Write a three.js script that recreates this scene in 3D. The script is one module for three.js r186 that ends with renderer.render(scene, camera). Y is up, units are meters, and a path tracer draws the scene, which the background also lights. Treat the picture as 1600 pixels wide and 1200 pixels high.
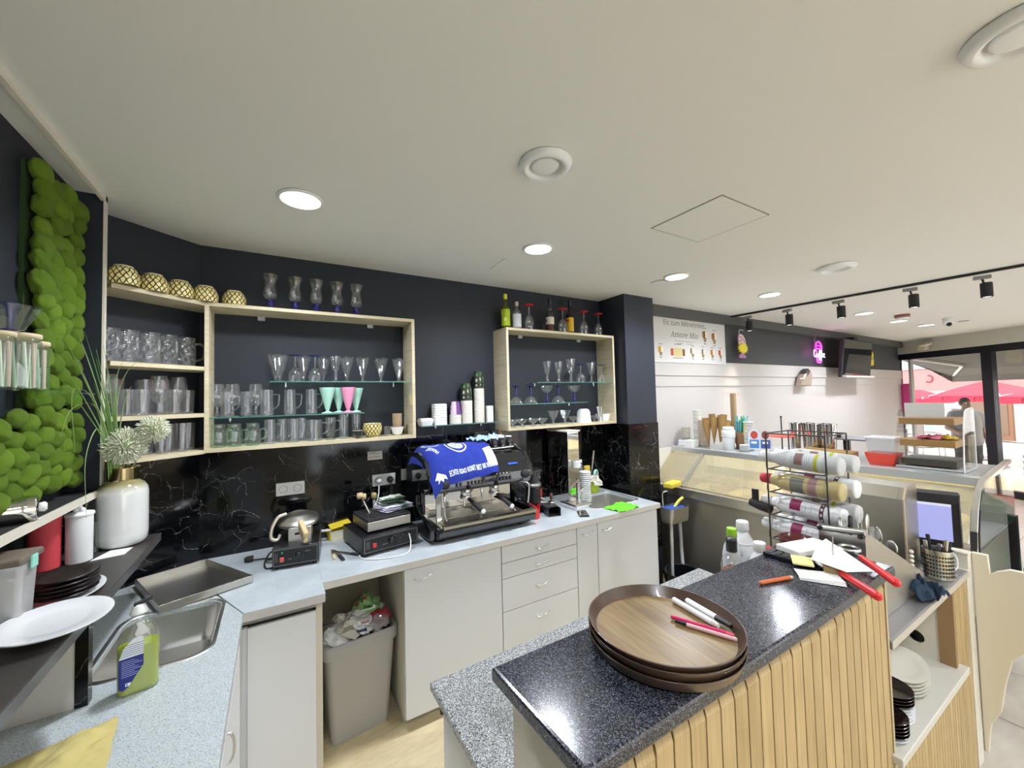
import * as THREE from 'three';
import { RoundedBoxGeometry } from 'three/addons/geometries/RoundedBoxGeometry.js';
import { mergeGeometries, mergeVertices, toCreasedNormals } from 'three/addons/utils/BufferGeometryUtils.js';
import { ImprovedNoise } from 'three/addons/math/ImprovedNoise.js';
import { MarchingCubes } from 'three/addons/objects/MarchingCubes.js';
import { FontLoader } from 'three/addons/loaders/FontLoader.js';
import { TextGeometry } from 'three/addons/geometries/TextGeometry.js';

// ---------- camera, sky, sun, exposure ----------
const scene = new THREE.Scene();
const camera = new THREE.PerspectiveCamera(88.4, 4 / 3, 0.02, 120);
camera.rotation.order = 'YXZ';
camera.rotation.set(0.0375055, -0.5396162, -0.0246377);
camera.position.set(0, 1.75, 0);
const renderer = new THREE.WebGLRenderer({ antialias: true });
renderer.toneMapping = THREE.LinearToneMapping;
renderer.toneMappingExposure = 1.06;
renderer.shadowMap.enabled = true;
scene.background = new THREE.Color(0.93, 0.97, 1.0);
scene.backgroundIntensity = 3.2;
const sun = new THREE.DirectionalLight(0xfff3e0, 5);
sun.position.set(20, 22, 10); sun.target.position.set(14, 0, -4); sun.castShadow = true;
sun.shadow.mapSize.set(2048, 2048);
Object.assign(sun.shadow.camera, { left: -20, right: 20, top: 20, bottom: -20, near: 1, far: 60 });
scene.add(sun, sun.target);
const LAMP = 8, LAMP_COL = 0xf0f5ff;        // candela of one ceiling downlight
const TRACK = 4;

// ---------- helpers ----------
let seed = 20240611;
const rnd = () => { seed = (seed * 1664525 + 1013904223) >>> 0; return seed / 4294967296; };
const rr = (a, b) => a + (b - a) * rnd();
const noise = new ImprovedNoise();
const PI = Math.PI;
const used = new Map();
function numbered(n) { const k = used.get(n) || 0; used.set(n, k + 1); return k ? `${n}_${String(k).padStart(3, '0')}` : n; }
const V = (x, y, z) => new THREE.Vector3(x, y, z);
function T(g, x = 0, y = 0, z = 0, rx = 0, ry = 0, rz = 0) {
  const m = new THREE.Matrix4().makeRotationFromEuler(new THREE.Euler(rx, ry, rz, 'YXZ')); m.setPosition(x, y, z);
  return g.clone().applyMatrix4(m);
}
const box = (w, h, d, x = 0, y = 0, z = 0, rx = 0, ry = 0, rz = 0) => T(ubox(w, h, d), x, y, z, rx, ry, rz);
function ubox(w, h, d) {                        // box whose uv are metres
  const g = new THREE.BoxGeometry(w, h, d), uv = g.attributes.uv, n = g.attributes.normal;
  for (let i = 0; i < uv.count; i++) {
    const ax = Math.abs(n.getX(i)), ay = Math.abs(n.getY(i));
    const [u, v] = ax > .5 ? [d, h] : ay > .5 ? [w, d] : [w, h];
    uv.setXY(i, uv.getX(i) * u, uv.getY(i) * v);
  }
  return g;
}
const rb = (w, h, d, r = .003, x = 0, y = 0, z = 0, rx = 0, ry = 0, rz = 0) => {
  const g = new RoundedBoxGeometry(w, h, d, 2, Math.min(r, w / 2.01, h / 2.01, d / 2.01));
  const p = g.attributes.position, n = g.attributes.normal, uv = g.attributes.uv;
  for (let i = 0; i < p.count; i++) {
    const ax = Math.abs(n.getX(i)), ay = Math.abs(n.getY(i)), az = Math.abs(n.getZ(i));
    if (ay >= ax && ay >= az) uv.setXY(i, p.getX(i), p.getZ(i)); else if (ax >= az) uv.setXY(i, p.getZ(i), p.getY(i)); else uv.setXY(i, p.getX(i), p.getY(i));
  }
  return T(g, x, y, z, rx, ry, rz);
};
const cyl = (r1, r2, h, x = 0, y = 0, z = 0, seg = 24, rx = 0, ry = 0, rz = 0) => T(new THREE.CylinderGeometry(r1, r2, h, seg), x, y, z, rx, ry, rz);
const sph = (r, x = 0, y = 0, z = 0, sx = 1, sy = 1, sz = 1, a = 16, b = 12) => { const g = new THREE.SphereGeometry(r, a, b); g.scale(sx, sy, sz); return T(g, x, y, z); };
const tor = (R, r, x = 0, y = 0, z = 0, rx = PI / 2, ry = 0, rz = 0, a = 28, b = 8) => T(new THREE.TorusGeometry(R, r, b, a), x, y, z, rx, ry, rz);
const lathe = (pts, seg = 28) => new THREE.LatheGeometry(pts.map(([r, y]) => new THREE.Vector2(Math.max(r, 0.00001), y)), seg);
const tube = (pts, r, seg = 24, rad = 8, closed = false, tension = .5) => new THREE.TubeGeometry(new THREE.CatmullRomCurve3(pts.map((p) => V(...p)), closed, 'catmullrom', tension), seg, r, rad, closed);
function bar(a, b, r1, r2 = r1, seg = 12) {
  const A = V(...a), B = V(...b), L = A.distanceTo(B);
  const g = new THREE.CylinderGeometry(r2, r1, L, seg); g.translate(0, L / 2, 0);
  g.applyQuaternion(new THREE.Quaternion().setFromUnitVectors(V(0, 1, 0), B.sub(A).normalize())); g.translate(...a); return g;
}
function poly(pts, depth, bevel = 0, holes = []) {   // outline in XY, extruded along +Z
  const s = new THREE.Shape(pts.map((p) => new THREE.Vector2(p[0], p[1])));
  for (const h of holes) s.holes.push(new THREE.Path(h.map((p) => new THREE.Vector2(p[0], p[1]))));
  return new THREE.ExtrudeGeometry(s, { depth, bevelEnabled: bevel > 0, bevelSize: bevel, bevelThickness: bevel, bevelSegments: 2, curveSegments: 16 });
}
function mg(list) {
  const l = list.map((g) => { const k = g.index ? g.toNonIndexed() : g.clone(); for (const a of Object.keys(k.attributes)) if (!['position', 'normal', 'uv'].includes(a)) k.deleteAttribute(a);
    if (!k.attributes.uv) k.setAttribute('uv', new THREE.BufferAttribute(new Float32Array(k.attributes.position.count * 2), 2)); return k; });
  return mergeGeometries(l);
}
function M(color, roughness = .6, metalness = 0, extra = {}) {
  const m = new THREE.MeshPhysicalMaterial({ roughness, metalness, side: THREE.DoubleSide, ...extra });
  if (Array.isArray(color)) m.color.setRGB(...color); else m.color.set(color);
  return m;
}
function mesh(name, g, m) { const o = new THREE.Mesh(g, m); o.name = name; o.castShadow = o.receiveShadow = true; return o; }
function tag(o, label, category, group, kind) { o.userData = { ...o.userData, label, category }; if (group) o.userData.group = group; if (kind) o.userData.kind = kind; return o; }
function thing(name, label, category, [x, y, z] = [0, 0, 0], turn = 0, group) {
  const o = new THREE.Group(); o.name = numbered(name); o.position.set(x, y, z); o.rotation.y = turn; scene.add(o);
  return tag(o, label, category, group);
}
function solo(name, g, m, label, category, [x, y, z] = [0, 0, 0], turn = 0, group) {
  const o = mesh(numbered(name), g, m); o.position.set(x, y, z); o.rotation.y = turn; scene.add(o); return tag(o, label, category, group);
}
function part(parent, name, g, m, label) {
  const k = parent.children.filter((c) => c.name === name || c.name.startsWith(name + '_0')).length;
  const o = mesh(k ? `${name}_${String(k).padStart(3, '0')}` : name, g, m); parent.add(o); if (label) o.userData.label = label; return o;
}
function struct(name, g, m, label) { const o = mesh(numbered(name), g, m); o.userData = { kind: 'structure' }; if (label) o.userData.label = label; scene.add(o); return o; }
function copy(src, label, [x, y, z], turn = 0, group, flip = 0) {
  const o = src.clone(); const base = src.name.replace(/_\d{3}$/, ''); o.name = numbered(base); o.position.set(x, y, z); o.rotation.set(flip, turn, 0, 'YXZ'); scene.add(o);
  o.userData = { ...src.userData, label }; if (group) o.userData.group = group; return o;
}
const ORD = ['first', 'second', 'third', 'fourth', 'fifth', 'sixth', 'seventh', 'eighth', 'ninth', 'tenth', 'eleventh', 'twelfth'];

// ---------- textures ----------
function canvasTex(w, h, draw, rep) {
  const c = document.createElement('canvas'); c.width = w; c.height = h; const x = c.getContext('2d'); draw(x, w, h);
  const t = new THREE.CanvasTexture(c); t.colorSpace = THREE.SRGBColorSpace; t.magFilter = THREE.LinearFilter; t.anisotropy = 8;
  if (rep) { t.wrapS = t.wrapT = THREE.RepeatWrapping; t.repeat.set(...rep); } return t;
}
function dataTex(w, h, fn, rep, srgb = true) {
  const d = new Uint8Array(w * h * 4);
  for (let y = 0; y < h; y++) for (let x = 0; x < w; x++) { const c = fn(x / w, y / h, x, y), k = (y * w + x) * 4; d[k] = c[0]; d[k + 1] = c[1]; d[k + 2] = c[2]; d[k + 3] = 255; }
  const t = new THREE.DataTexture(d, w, h); if (srgb) t.colorSpace = THREE.SRGBColorSpace; t.magFilter = THREE.LinearFilter; t.minFilter = THREE.LinearMipmapLinearFilter; t.generateMipmaps = true;
  t.wrapS = t.wrapT = THREE.RepeatWrapping; if (rep) t.repeat.set(...rep); t.needsUpdate = true; return t;
}
const mix = (a, b, t) => a.map((v, i) => v + (b[i] - v) * t);
const cl = (v) => Math.max(0, Math.min(255, v));
function wood(a, b, w, h, rep, fx = 3, fy = 60) {
  return dataTex(w, h, (u, v) => {
    const n = noise.noise(u * fx, v * fy, 3.1) * .6 + noise.noise(u * fx * 4, v * fy * 2.5, 7.7) * .4 + noise.noise(u * 2, v * 7, 1.3) * .5;
    return mix(a, b, Math.max(0, Math.min(1, .5 + n * .7))).map(cl);
  }, rep);
}
function speckle(base, cols, w, rep, density, size = 1) {
  const g = new Float32Array(w * w * 3); for (let i = 0; i < w * w; i++) { const k = rr(-6, 6); for (let c = 0; c < 3; c++) g[i * 3 + c] = base[c] + k; }
  const n = Math.floor(w * w * density);
  for (let i = 0; i < n; i++) {
    const col = cols[Math.floor(rnd() * cols.length)], cx = rnd() * w, cy = rnd() * w, r = size * rr(.5, 1.4), ri = Math.ceil(r);
    for (let dy = -ri; dy <= ri; dy++) for (let dx = -ri; dx <= ri; dx++) if (dx * dx + dy * dy <= r * r + .3) {
      const k = (((Math.floor(cy) + dy + w) % w) * w + ((Math.floor(cx) + dx + w) % w)) * 3; g[k] = col[0]; g[k + 1] = col[1]; g[k + 2] = col[2];
    }
  }
  return dataTex(w, w, (u, v, x, y) => [cl(g[(y * w + x) * 3]), cl(g[(y * w + x) * 3 + 1]), cl(g[(y * w + x) * 3 + 2])], rep);
}
const texMarble = canvasTex(2048, 1024, (c, w, h) => {
  c.fillStyle = '#08090b'; c.fillRect(0, 0, w, h);
  for (let i = 0; i < 60; i++) { const x = rnd() * w, y = rnd() * h, r = rr(60, 260), g = c.createRadialGradient(x, y, 0, x, y, r); const k = Math.floor(rr(14, 30)); g.addColorStop(0, `rgba(${k},${k + 2},${k + 5},.55)`); g.addColorStop(1, 'rgba(10,11,13,0)'); c.fillStyle = g; c.fillRect(x - r, y - r, 2 * r, 2 * r); }
  const vein = (x, y, a, len, wd, al, dep) => {
    for (let i = 0; i < len; i++) {
      const nx = x + Math.cos(a) * rr(5, 12), ny = y + Math.sin(a) * rr(5, 12);
      c.strokeStyle = `rgba(${200 + rr(-25, 30)},${195 + rr(-25, 25)},${185 + rr(-25, 25)},${al * rr(.3, 1)})`; c.lineWidth = wd * rr(.5, 1.5); c.beginPath(); c.moveTo(x, y); c.lineTo(nx, ny); c.stroke();
      x = nx; y = ny; a += rr(-.42, .42);
      if (dep < 3 && rnd() < .06) vein(x, y, a + rr(.5, 1.3) * (rnd() < .5 ? -1 : 1), len * rr(.3, .6), wd * .7, al * .8, dep + 1);
    }
  };
  for (let i = 0; i < 120; i++) vein(rnd() * w, rnd() * h, rr(.2, 1.9) + (rnd() < .5 ? PI : 0), Math.floor(rr(10, 32)), rr(1.8, 4.2), rr(.4, 1), 0);
}, [1 / 1.75, 1 / .875]);
const texOak = wood([196, 182, 148], [222, 212, 184], 256, 512, [2, 2], 2, 40);
const texGranite = speckle([168, 170, 168], [[70, 74, 80], [210, 212, 208], [120, 124, 128], [226, 228, 224], [52, 56, 62]], 512, [3.4, 3.4], .32, 1.4);
const texDark = speckle([30, 32, 38], [[10, 11, 14], [62, 64, 72], [112, 115, 122], [20, 21, 26], [44, 47, 60], [80, 84, 98]], 512, [3, 3], .3, 1.6);
const texTopA = speckle([186, 194, 195], [[120, 128, 134], [222, 228, 228], [176, 184, 186], [95, 102, 108], [212, 218, 218]], 512, [3, 3], .05, 1.1);
const texTopB = dataTex(512, 512, (u, v) => { const n = noise.noise(u * 5, v * 5, 2) + .5 * noise.noise(u * 14, v * 14, 5) + .3 * noise.noise(u * 40, v * 40, 8); return [184 + n * 14, 192 + n * 14, 196 + n * 13].map(cl); }, [1, 1]);
const texSlat = wood([172, 146, 98], [208, 184, 136], 256, 256, [3, 1], 30, 2.5);
const texFloor = dataTex(512, 512, (u, v) => { const n = noise.noise(u * 4, v * 14, 1) + .6 * noise.noise(u * 20, v * 60, 4); return [206 + n * 16, 190 + n * 17, 152 + n * 18].map(cl); }, [.8, .8]);
const texTray = wood([112, 90, 56], [162, 138, 96], 256, 512, [2, 2], 2, 30);
const texTile = dataTex(256, 256, (u, v) => { const n = noise.noise(u * 3, v * 12, 1) + .4 * noise.noise(u * 11, v * 40, 4); return [206 + n * 14, 200 + n * 14, 190 + n * 14].map(cl); }, [1, 1]);
const texBrush = dataTex(64, 512, (u, v, x, y) => { const n = (noise.noise(u * 2, v * 170, 3) * .5 + .5) * 60 + 130; return [n, n, n]; }, [1, 2], false);
const texFuzz = dataTex(128, 128, () => { const k = rr(60, 255); return [k, k, k]; }, [3, 3], false);
const texCloth = dataTex(128, 128, (u, v, x, y) => { const k = 120 + 60 * ((x + y) & 1) + rr(-40, 40); return [k, k, k].map(cl); }, [8, 8], false);

// ---------- materials ----------
const mNavy = M([.0115, .0155, .0245], .6);
const mCeil = M([.82, .815, .77], .9);
const mMarble = M(0xffffff, .09, 0, { map: texMarble, specularIntensity: .8 });
const mOak = M(0xffffff, .55, 0, { map: texOak });
const mGranite = M(0xffffff, .25, 0, { map: texGranite });
const mDark = M(0xffffff, .16, 0, { map: texDark });
const mTopA = M(0xffffff, .35, 0, { map: texTopA });
const mTopB = M(0xffffff, .32, 0, { map: texTopB });
const mSlat = M(0xffffff, .5, 0, { map: texSlat });
const mWhiteLam = M([.72, .735, .75], .38);
const mBeige = M([.72, .68, .58], .5);
const mSteel = M([.62, .61, .58], .33, 1, { roughnessMap: null });
const mBrush = M([.56, .54, .49], .62, 1, { roughnessMap: texBrush });
const mChrome = M([.84, .85, .88], .1, 1);
const mMirror = M([.78, .77, .74], .03, 1);
const mBlack = M([.012, .012, .014], .3);
const mBlackGloss = M([.008, .009, .012], .06, 0, { clearcoat: 1, clearcoatRoughness: .03 });
const mBlackMat = M([.02, .02, .021], .75);
const mWhite = M([.86, .87, .87], .4);
const mPlastic = M([.8, .81, .81], .35);
const mPaper = M([.85, .85, .82], .8);
const mGlass = M([.97, .98, 1], 0, 0, { transmission: .975, thickness: 0, ior: 1.95 });
const mPaintedHazePane = M([.86, .81, .62], .02, 0, { transmission: .74, thickness: 0, ior: 1.6 });  // yellowish tint and lowered transmission paint the reflection haze into the glass
const mPane = M(0xffffff, 0, 0, { transmission: 1, thickness: 0, ior: 1.45 });
const mGlassEdge = M([.10, .30, .26], .1, 0, { transmission: .35, thickness: 0 });
const mGreenGlass = M([.86, .95, .88], 0, 0, { transmission: .97, thickness: 0, ior: 1.9 });
const mShelfGlass = M([.88, .97, .94], 0, 0, { transmission: 1, thickness: 0, ior: 1.5 });
const mBlueGlass = M([.012, .012, .16], .04, 0, { clearcoat: 1 });
const mRedFoot = M([.62, .025, .03], .25);
const mRed = M([.6, .03, .045], .45);
const mRedPlastic = M([.72, .03, .035], .3);
const mBrass = M([.55, .42, .2], .25, 1);
const mWoodPale = M([.62, .48, .27], .55);
const mWaffle = M([.42, .25, .09], .75);
const mKraft = M([.4, .27, .14], .8);
const mGreyPlastic = M([.42, .41, .385], .5);
const mBrownGloss = M([.012, .006, .006], .14, 0, { clearcoat: .6 });
const mPorcelain = M([.84, .86, .87], .15, 0, { clearcoat: .5 });
// ---------- the setting ----------
const sb = (x0, x1, y0, y1, z0, z1) => box(x1 - x0, y1 - y0, z1 - z0, (x0 + x1) / 2, (y0 + y1) / 2, (z0 + z1) / 2);
const FL = -.07, CE = 2.71, ZB = -2.93, ZF = -2.86;
const SA = V(11.0, 0, -2.9), SD = V(-.43, 0, .903), SN = V(.903, 0, .43);            // shop front: corner, direction along it, direction to the street
const shopTurn = Math.atan2(-SD.z, SD.x);                                            // local +x runs along the front, local -z to the street
const SP = (s, y, o) => [SA.x + SD.x * s + SN.x * o, y, SA.z + SD.z * s + SN.z * o];
struct('floor', sb(-1.3, 12.6, FL - .1, FL, -3.2, 4.4), M(0xffffff, .5, 0, { map: texFloor }));
struct('ceiling', sb(-1.3, 11.3, CE, CE + .12, -3.2, 4.4), mCeil);
{ // tiles of the customers' floor
  const g = rb(.594, .008, .594, .002), mats = [0, 1, 2].map((i) => M([.74 + i * .03, .72 + i * .03, .68 + i * .03], .28, 0, { map: texTile }));
  const f = struct('floor_tiles', sb(2.9, 11, FL, FL + .003, -.6, 3.4), M([.3, .28, .25], .8));
  for (let i = 0; i < 14; i++) for (let j = 0; j < 10; j++) {
    const x = 3.1 + i * .6, z = -2.5 + j * .6; if (x < 4.3 && z < -.75) continue; if (x > 10.9 - .476 * (z + 2.9)) continue;
    const t = part(f, 'tile', g, mats[(i * 7 + j * 3) % 3]); t.position.set(x, FL + .005, z);
  }
}
const shiftUV = (g, a, b) => { const u = g.attributes.uv; for (let i = 0; i < u.count; i++) u.setXY(i, u.getX(i) + a, u.getY(i) + b); return g; };
const wb = struct('wall_back', sb(-.5, 2.8, FL, CE, ZB - .1, ZB), mNavy);
part(wb, 'marble_panel', sb(-.385, 1.15, .8, 1.487, ZB, ZB + .006), mMarble, 'black marble splashback with white veins');
part(wb, 'marble_panel', T(shiftUV(sb(0, 1.648, .8, 1.487, 0, .006), .93, .37), 1.152, 0, ZB), mMarble, 'black marble splashback with white veins');
const CT = Math.atan2(.5, -.615) ; // the canted corner runs from (-.385, ZB) toward the left wall
const CD = V(-.776, 0, .631), CN = V(.631, 0, .776);
const CP = (s, y, o) => [-.385 + CD.x * s + CN.x * o, y, ZB + CD.z * s + CN.z * o];
const cTurn = Math.atan2(CD.z, -CD.x);       // local +x points from the left wall to the back wall
const cbox = (s0, s1, y0, y1, o0, o1) => { const g = ubox(s1 - s0, y1 - y0, o1 - o0), c = CP((s0 + s1) / 2, (y0 + y1) / 2, (o0 + o1) / 2); return T(g, c[0], c[1], c[2], 0, cTurn); };
const wc = struct('wall_corner', cbox(-.06, .9, FL, CE, -.1, 0), mNavy);
part(wc, 'marble_panel', shiftUV(cbox(.0, .8, .8, 1.487, 0, .006), .4, .55), mMarble, 'black marble splashback with white veins');
const wl = struct('wall_left', mg([sb(-1.0, -.76, 1.38, CE, -2.45, 4.3)]), mNavy);
struct('wall_left_lower', sb(-1.12, -.86, FL, 1.38, -2.6, 4.3), mBlackMat);
part(wl, 'niche_side', sb(-.76, -.663, 1.38, CE, -2.45, -2.43), mNavy);
part(wl, 'niche_sill', sb(-.95, -.663, 1.375, 1.4, -2.43, 1.5), mBlackMat);
struct('trim_1', sb(-.672, -.655, 2.685, CE, -2.45, 4.2), mBeige);
struct('trim_2', sb(-.663, -.655, 1.38, CE, -2.452, -2.428), mBeige);
struct('trim_3', sb(-.663, -.652, 1.375, 1.402, -2.43, 1.5), mBeige);
const col = struct('column', sb(2.8, 3.2, FL, CE, ZB - .05, -2.6), M([.022, .028, .042], .38));
part(col, 'marble_panel', sb(2.794, 2.8, .8, 1.487, -2.93, -2.594), mMarble);
part(col, 'marble_panel', shiftUV(sb(2.8, 3.206, .3, 1.487, -2.6, -2.594), .6, .2), M([1, .95, .9], .14, 0, { map: texMarble }));
const wf = struct('wall_far', sb(3.1, 11.1, FL, CE, ZF - .12, ZF), M([.055, .062, .068], .6));
part(wf, 'panel', sb(3.2, 10.98, 1.965, 2.13, ZF, ZF + .035), M([.56, .535, .51], .55), 'pale board above the rail');
part(wf, 'panel', sb(3.2, 10.98, 1.845, 1.965, ZF, ZF + .022), M([.56, .535, .51], .55), 'pale middle board');
part(wf, 'panel', sb(3.2, 10.98, FL, 1.845, ZF, ZF + .012), M([.56, .535, .515], .5), 'pale lower panel');
struct('trim_4', sb(3.2, 10.9, 2.6, CE, ZF, ZF + .1), M([.085, .085, .08], .7), 'dark grey boxed beam along the ceiling edge');
const wr = struct('wall_rear', mg([sb(-1.3, .6, FL, CE, 4.2, 4.4), sb(8.2, 12, FL, CE, 4.2, 4.4), sb(.6, 8.2, 2.5, CE, 4.2, 4.4), sb(.6, 8.2, FL, .1, 4.2, 4.4)]), M([.72, .70, .66], .8));  // opening left for the added rear window
const w2 = struct('window_2', mg([sb(.6, 8.2, 2.42, 2.5, 4.24, 4.34), sb(.6, 8.2, .1, .16, 4.24, 4.34)]), M([.012, .012, .02], .35)); for (const x of [.63, 2.5, 4.4, 6.3, 8.17]) part(w2, 'window_frame', sb(x - .03, x + .03, .16, 2.42, 4.24, 4.34), M([.012, .012, .02], .35)); for (const x of [.63, 2.5, 4.4, 6.3]) part(w2, 'pane', sb(x + .03, x + 1.84, .16, 2.42, 4.29, 4.296), mPane);  // unseen window added behind the camera to let in fill daylight
struct('wall_right', sb(9.0, 9.2, FL, CE, 3.2, 4.3), M([.72, .69, .63], .8));
// shop front: bulkhead, frame, mullions, panes
const sbox = (s0, s1, y0, y1, o0, o1) => { const c = SP((s0 + s1) / 2, (y0 + y1) / 2, (o0 + o1) / 2); return T(ubox(s1 - s0, y1 - y0, o1 - o0), c[0], c[1], c[2], 0, shopTurn); };
struct('trim_5', sbox(-.1, 8, 2.46, 2.72, -.02, .18), M([.6, .58, .5], .7), 'beige boxed bulkhead above the shop window');
const mFrame = M([.012, .012, .02], .35);
const w1 = struct('window_1', sbox(-.2, 8, 2.34, 2.46, 0, .1), mFrame, 'dark window head');
part(w1, 'window_frame', sbox(-.16, .02, FL, 2.4, -.02, .1), mFrame, 'dark corner post');
part(w1, 'window_frame', sbox(1.36, 1.5, FL, 2.4, 0, .1), mFrame, 'dark mullion');
part(w1, 'window_frame', sbox(.2, .245, FL, 2.4, .02, .08), M([.45, .44, .42], .4), 'grey door stile');
part(w1, 'window_frame', sbox(3.6, 3.72, FL, 2.4, 0, .1), mFrame); part(w1, 'window_frame', sbox(5.8, 5.92, FL, 2.4, 0, .1), mFrame); part(w1, 'window_frame', sbox(-.2, 8, FL, .05, 0, .1), mFrame);
part(w1, 'window_frame', sbox(-.32, -.2, FL, 2.6, -.1, .02), M([.62, .6, .55], .5), 'pale wall end strip');
for (const [a, b] of [[.02, .2], [.245, 1.36], [1.5, 3.6], [3.72, 5.8]]) part(w1, 'pane', sbox(a, b, .05, 2.34, .045, .051), mPane);
solo('pull_bar', sbox(-.03, 0, 1.02, 1.32, -.06, -.03), M([.4, .4, .4], .3, 1), 'short grey upright bar on the dark window post', 'handle');
solo('door_notice', sbox(.03, .19, 1.28, 1.86, .025, .035), M([.85, .09, .34], .6), 'pink paper notice stuck on the glass by the dark post', 'notice');

// ---------- ceiling fixtures ----------
const mLamp = M([1, 1, 1], .5, 0, { emissive: 0xfffaf0, emissiveIntensity: 3.2 });
const mRing = M([.8, .8, .78], .5);
const lightNames = [[.103, -2.056, 'round white downlight above the coffee shelves, nearest the mossy wall'], [1.446, -2.046, 'round white downlight above the gap between the two oak glass cabinets'], [2.79, -2.02, 'round white downlight just in front of the dark column'],
  [4.157, -1.982, 'round white downlight between the track and the oval ceiling vent'], [6.3, -1.93, 'round white downlight behind the black track spots, first of three'], [7.5, -1.93, 'round white downlight next to the red smoke alarm, middle of three'], [8.4, -1.86, 'round white downlight beside the small dome camera, last of three'],
  [-.1, .35, 'round downlight added for fill behind the viewer over the sink counter'], [2.0, .5, 'round downlight added for fill behind the viewer over the bar'], [4.1, .6, 'round downlight added for fill over the guest floor near the bar'], [6.4, .6, 'round downlight added for fill over the middle of the guest floor'], [8.0, .4, 'round downlight added for fill over the guest floor near the window'],  // this row and the next: unseen downlights added to raise the ambient light
  [.8, 2.6, 'round downlight added for fill in the rear of the room by the left wall'], [3.2, 2.6, 'round downlight added for fill in the rear centre of the room'], [6.0, 2.6, 'round downlight added for fill in the rear of the room by the window side']];
let dl0;
for (const [x, z, label] of lightNames) {
  let t;
  if (!dl0) {
    t = dl0 = thing('ceiling_light', label, 'downlight', [x, CE, z], 0, 'round ceiling downlights');
    part(t, 'rim', lathe([[.084, 0], [.1, 0], [.1, -.006], [.09, -.012], [.084, -.008], [.084, 0]], 40), mRing);
    part(t, 'diffuser', lathe([[0, -.009], [.083, -.009], [.083, -.002], [0, -.002]], 40), mLamp);
  } else t = copy(dl0, label, [x, CE, z]);
  const s = new THREE.SpotLight(LAMP_COL, LAMP, 0, 1.38, .55, 2); s.position.set(x, CE - .03, z); s.target.position.set(x, 0, z); s.castShadow = true; s.shadow.radius = 4; scene.add(s, s.target);
}
function vent(label, x, z, sc, open = 1) {
  const t = thing('ceiling_vent', label, 'vent', [x, CE, z]); t.scale.set(sc, sc, sc);
  part(t, 'ring', lathe([[.062, 0], [.105, 0], [.108, -.006], [.1, -.022], [.085, -.03], [.07, -.022], [.062, 0]], 48), mWhite);
  part(t, 'valve_disc', lathe([[0, -.022 * open], [.05, -.022 * open], [.056, -.015 * open], [.05, -.006], [0, -.006]], 40), mWhite);
  return t;
}
vent('round white disc valve in the ceiling above the counter middle', .946, -1.272, 1);
vent('round white disc valve on the ceiling next to the black track', 3.72, -1.29, 1.15, .5);
vent('round disc valve cut by the picture corner, above the bar', 1.72, -.165, 1.05);
solo('ceiling_cover', lathe([[0, -.008], [.06, -.008], [.068, 0], [0, 0]], 32), mRing, 'small flat round cover on the ceiling before the column', 'cover', [2.80, CE, -2.20]);
solo('ceiling_cover', lathe([[0, -.008], [.05, -.008], [.058, 0], [0, 0]], 32), M([.5, .49, .46], .6), 'flat grey round cover on the ceiling near the dome camera', 'cover', [8.5, CE, -1.5]);
{ const t = thing('ceiling_hatch', 'square access hatch flush in the ceiling between vent and column', 'hatch', [2.07, CE, -1.285]);
  part(t, 'panel', box(.425, .003, .41, 0, -.0015, 0), mCeil);
  for (const [w, d, x, z] of [[.436, .005, 0, .21], [.436, .003, 0, -.21], [.005, .42, -.218, 0], [.005, .42, .218, 0]]) part(t, 'gap', box(w, .0012, d, x, -.0006, z), M([.2, .18, .14], .9)); }
solo('ceiling_seam', box(.003, .001, .25, 0, -.0005, 0, 0, -.06), M([.35, .33, .28], .9), 'thin crack line in the ceiling behind the second downlight', 'seam', [1.35, CE, -2.42]);
{ // track with five spots
  const t = thing('lighting_track', 'long black lighting track fixed across the ceiling', 'track', [5.0, CE, -1.1]);
  part(t, 'rail', T(rb(.034, .02, 3.3, .003), -.01, -.011, -.03, 0, .089), mBlackMat);
  const zs = [-2.62, -2.2, -1.74, -1.21, -.78], tilt = [.05, -.25, .1, .22, .3];
  let s0;
  zs.forEach((z, i) => {
    const label = ['black track spot hanging beside the ice cream sundae sign', 'black track spot second from the dark wall, over the grey wall log', 'black track spot in the middle of the ceiling track', 'black track spot, fourth from the dark wall along the track', 'black track spot nearest the bar, largest of the five'][i];
    let o;
    if (!s0) {
      o = s0 = thing('track_spot', label, 'spotlight', [0, 0, 0], 0, 'black spots on the ceiling track');
      part(o, 'adapter', rb(.03, .03, .1, .003, 0, -.036, 0), M([.3, .3, .3], .5)); part(o, 'stem', bar([0, -.05, 0], [0, -.095, .01], .007), mBlackMat);
      part(o, 'housing', T(lathe([[.0, .06], [.033, .06], [.036, .055], [.036, -.06], [.031, -.062], [.030, -.05], [0, -.02]], 28), 0, -.145, .02), mBlackMat);
      part(o, 'lens', T(lathe([[0, -.057], [.030, -.057], [.030, -.052], [0, -.052]], 24), 0, -.145, .02), M([1, 1, 1], .4, 0, { emissive: 0xffffff, emissiveIntensity: 2.6 }));
      o.position.set(4.935 + .089 * (z + 2.64), CE - .002, z); o.rotation.y = tilt[i];
    } else o = copy(s0, label, [4.935 + .089 * (z + 2.64), CE - .002, z], tilt[i]);
    const l = new THREE.SpotLight(0xfff4e6, TRACK, 0, .5, .6, 2), p = o.position; l.position.set(p.x, p.y - .215, p.z + .02); l.target.position.set(p.x - .1, 0, p.z - .1); l.castShadow = true; l.shadow.radius = 2; scene.add(l, l.target);
  });
}
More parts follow.
